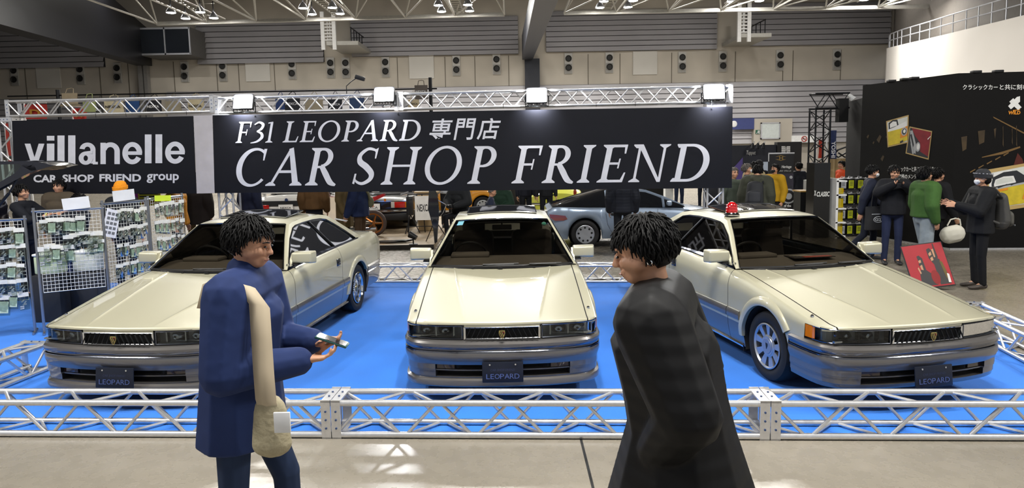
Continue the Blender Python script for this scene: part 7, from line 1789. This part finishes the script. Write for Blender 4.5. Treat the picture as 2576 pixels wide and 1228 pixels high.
for s in (-1, 1): q.tube([(s*.12,.06,1.40),(s*.13,-.14,1.44),(s*.14,-.22,1.25),(s*.14,-.05,1.02)], .02, 6)
q.build('strap', bm_, bk)
person('grey haired masked man in a navy jumper facing right behind the parka', (at(1880, 450, 14.7).x, 14.7, 0), PI/2-.2, 1.70, '#1b2236', '#22242c', vox=.014, hairm=HAIRG, mask='white')
person('person in a mustard yellow jacket with a black mask beside the roll-up banner', (at(1948, 450, 15.2).x, 15.2, 0), -PI/2+.6, 1.66, '#b28a1c', '#25262c', vox=.014, mask='black', pad=.03)
person('person in a cream hooded coat behind the masked man', (at(1897, 440, 16.4).x, 16.4, 0), PI, 1.70, '#a99a78', '#2a2a2e', vox=.016, hood='plain', pad=.03)
person('person in a black beanie far behind the khaki parka', (at(1909, 430, 18.0).x, 18.0, 0), PI, 1.68, '#1c1d22', '#1c1d22', vox=.016, hat='#141418')
person('grey haired person in a sage jacket at the right edge of the banner', (at(1846, 460, 13.6).x, 13.6, 0), .3, 1.66, '#4a5249', '#23252b', vox=.014, hairm=HAIRG)
person('distant person in jeans and a black jacket holding a cup, left of two', (at(1708, 500, 22.4).x, 22.4, 0), .2, 1.70, '#191b22', '#232b42', vox=.016, pose=dict(L=((.24,-.06,1.12),(.2,-.22,1.02))))
person('distant person in dark jeans behind the right banner tower', (at(1768, 500, 22.4).x, 22.4, 0), PI, 1.70, '#181a20', '#1d2332', vox=.016)
# ---- under the banner, left to right
person('person in a black down jacket with hands hanging, before the pale blue coupe', (at(1566, 560, 13.1).x, 13.1, 0), PI-.1, 1.72, '#1d2029', '#22242a', vox=.011, quilt=True, pad=.05, hem=.84)
person('man in a black suit jacket and grey shirt before the yellow car', (at(1374, 500, 17.6).x, 17.6, 0), .1, 1.72, '#17181c', '#15161a', vox=.014)
person('person in black leaning on the bench left of the yellow car', (at(1322, 500, 18.0).x, 18.0, 0), .3, 1.70, '#1a1c25', '#181a20', vox=.016)
person('seated person in a dark green jumper behind the roof of the centre coupe', (at(1262, 500, 17.4).x, 17.4, 0), -.2, 1.70, '#1d3327', '#1d1f26', vox=.014, pad=.05, pose=dict(drop=.40, lean=.15, seat=True, l=((.12,-.40,.50),(.12,-.38,.085)), r=((-.12,-.40,.50),(-.12,-.38,.085)), L=((.26,-.1,.74),(.06,-.32,.66)), R=((-.26,-.1,.74),(-.06,-.32,.66)), armlean=False))
person('crouching person with cropped grey hair beside the green jumper', (at(1226, 505, 16.2).x, 16.2, 0), PI/2, 1.62, '#252c3f', '#20222a', vox=.014, hair='crop', hairm=HAIRG, pose=dict(drop=.42, lean=.2, seat=True, l=((.12,-.36,.48),(.12,-.26,.085)), r=((-.12,-.36,.48),(-.12,-.26,.085)), L=((.26,-.1,.74),(.1,-.32,.62)), R=((-.26,-.1,.74),(-.1,-.32,.62)), armlean=False))
p, T, Hd, A = person('masked man in a black leather jacket crouching with a camera', (at(1158, 500, 15.5).x, 15.5, .10), -.5, 1.72, '#1d1f22', '#1a1b20', vox=.012, mask='white', pad=.05, pose=dict(drop=.36, lean=.12, seat=True, head=(0, .2), l=((.14,-.40,.52),(.13,-.36,.085)), r=((-.14,-.40,.52),(-.13,-.36,.085)), L=((.27,-.12,.84),(.07,-.34,.76)), R=((-.27,-.12,.84),(-.07,-.34,.76)), armlean=False))
cm_ = empty('camera', world(p, (0, -.42, .76)), 'black camera in the hands of the crouching masked man', 'camera', rz=-.5); MB().box((0, 0, 0), (.13, .07, .09), bev=.012).build('body', BLACKP, cm_); q = MB(); q.lathe([(.0,.08),(.032,.08),(.036,0)], (0, -.03, 0), RX(PI/2), 16); q.build('lens', BLACKP, cm_)
person('person in a grey printed top standing behind the leather jacket', (at(1124, 500, 17.9).x, 17.9, .10), .2, 1.72, '#a4a7ae', '#1c1d22', vox=.016)
person('person in a pale coat by the wooden plinth', (at(1046, 490, 22.6).x, 24.0, 0), .4, 1.72, '#b9b1a4', '#1e2026', vox=.016)
p, T, Hd, A = person('person in a navy jacket and brown trousers holding papers by the motorcycle', (at(905, 520, 13.6).x, 13.6, 0), -PI/2-.2, 1.74, '#1d2745', '#4a3828', vox=.011, hem=.80, pad=.04, pose=dict(L=((.25,-.06,1.12),(.22,-.18,.84))))
w = world(p, A['L'][2]); q = MB(); q.box((0, 0, 0), (.24, .16, .006), RY(.2)); tag(q.build('leaflet', WHITEP, smooth=False, loc=(w.x-.10, w.y-.06, w.z-.07)), 'white leaflets in the hand of the person in navy', 'paper')
q = MB(); Ls = [world(p, c) for c in ((.12,.16,1.40),(.0,.19,1.25),(-.12,.17,1.08))]; q.tube(Ls, .028, 8); q.ball(Ls[2], (.08,.06,.11), 12); tag(q.build('sling_bag', mat('sling_olive', '#6d6a4f', .8)), 'small olive sling bag on the back of the person in navy', 'bag')
person('person in a long olive beige coat left of the navy jacket', (at(866, 520, 14.1).x, 14.1, 0), PI/2, 1.74, '#6b5a3a', '#3a3128', vox=.012, hem=.55, pad=.04)
person('person in a brown jacket seen from behind by the white saloon', (at(790, 510, 14.3).x, 14.3, 0), PI, 1.74, '#5a4126', '#20222c', vox=.012, pad=.05, hem=.90)
person('person in navy half hidden right of the middle tower', (at(630, 510, 14.1).x, 14.1, 0), PI-.5, 1.74, '#1b2035', '#1a1c24', vox=.014, pad=.03)
person('person in a dark brown coat with their back turned, left of the middle tower', (at(492, 520, 13.4).x, 13.4, 0), PI+.1, 1.76, '#241e1b', '#6b5638', vox=.012, hem=.72, pad=.06, coat_w=.02)
person('person in an amber down jacket at the end of the wire racks', (at(446, 540, 12.4).x, 12.4, 0), PI/2, 1.66, '#b97a16', '#1d1f28', vox=.012, quilt=True, pad=.04)
person('person in an orange knitted beanie and black jacket seen from behind', (at(305, 480, 10.6).x, 10.6, 0), PI-.1, 1.70, '#1b1d22', '#20222a', vox=.011, hat='#e58e12', pad=.03)
p, T, Hd, A = person('dark haired woman in jeans leaning over the stall behind the second rack', (at(172, 600, 9.5).x, 9.5, 0), PI/2-.2, 1.62, '#22242c', '#2a3558', vox=.012, hair='long', pose=dict(lean=.35, head=(0, .2)))
person('person in an olive brown jacket behind the stall at the left', (at(150, 500, 11.6).x, 11.6, 0), 0.0, 1.72, '#4b4236', '#22242c', vox=.013, pad=.05, pose=dict(L=((.24,-.08,1.14),(.10,-.30,1.10))))
p, T, Hd, A = person('man in black reaching out an arm with a yellow wristband at the left', (at(58, 510, 10.3).x, 10.3, 0), PI/2, 1.70, '#191b22', '#1c1f2b', vox=.011, pose=dict(L=((.22,-.22,1.20),(.16,-.46,1.26)), R=((-.20,-.20,1.18),(-.12,-.46,1.26)), armlean=False, handR=dict(d=(.1,-1,.15), n=(0,0,-1), t=(1,0,0), curl=.3)), sleeve=.10)
q = MB(); w = A['R'][2]; q.lathe([(.034,-.012),(.036,0),(.034,.012)], w + Vector((-.004,.03,-.005)), RX(PI/2), 14); q.build('wristband', mat('band_yellow', '#c9c06a', .6), p)
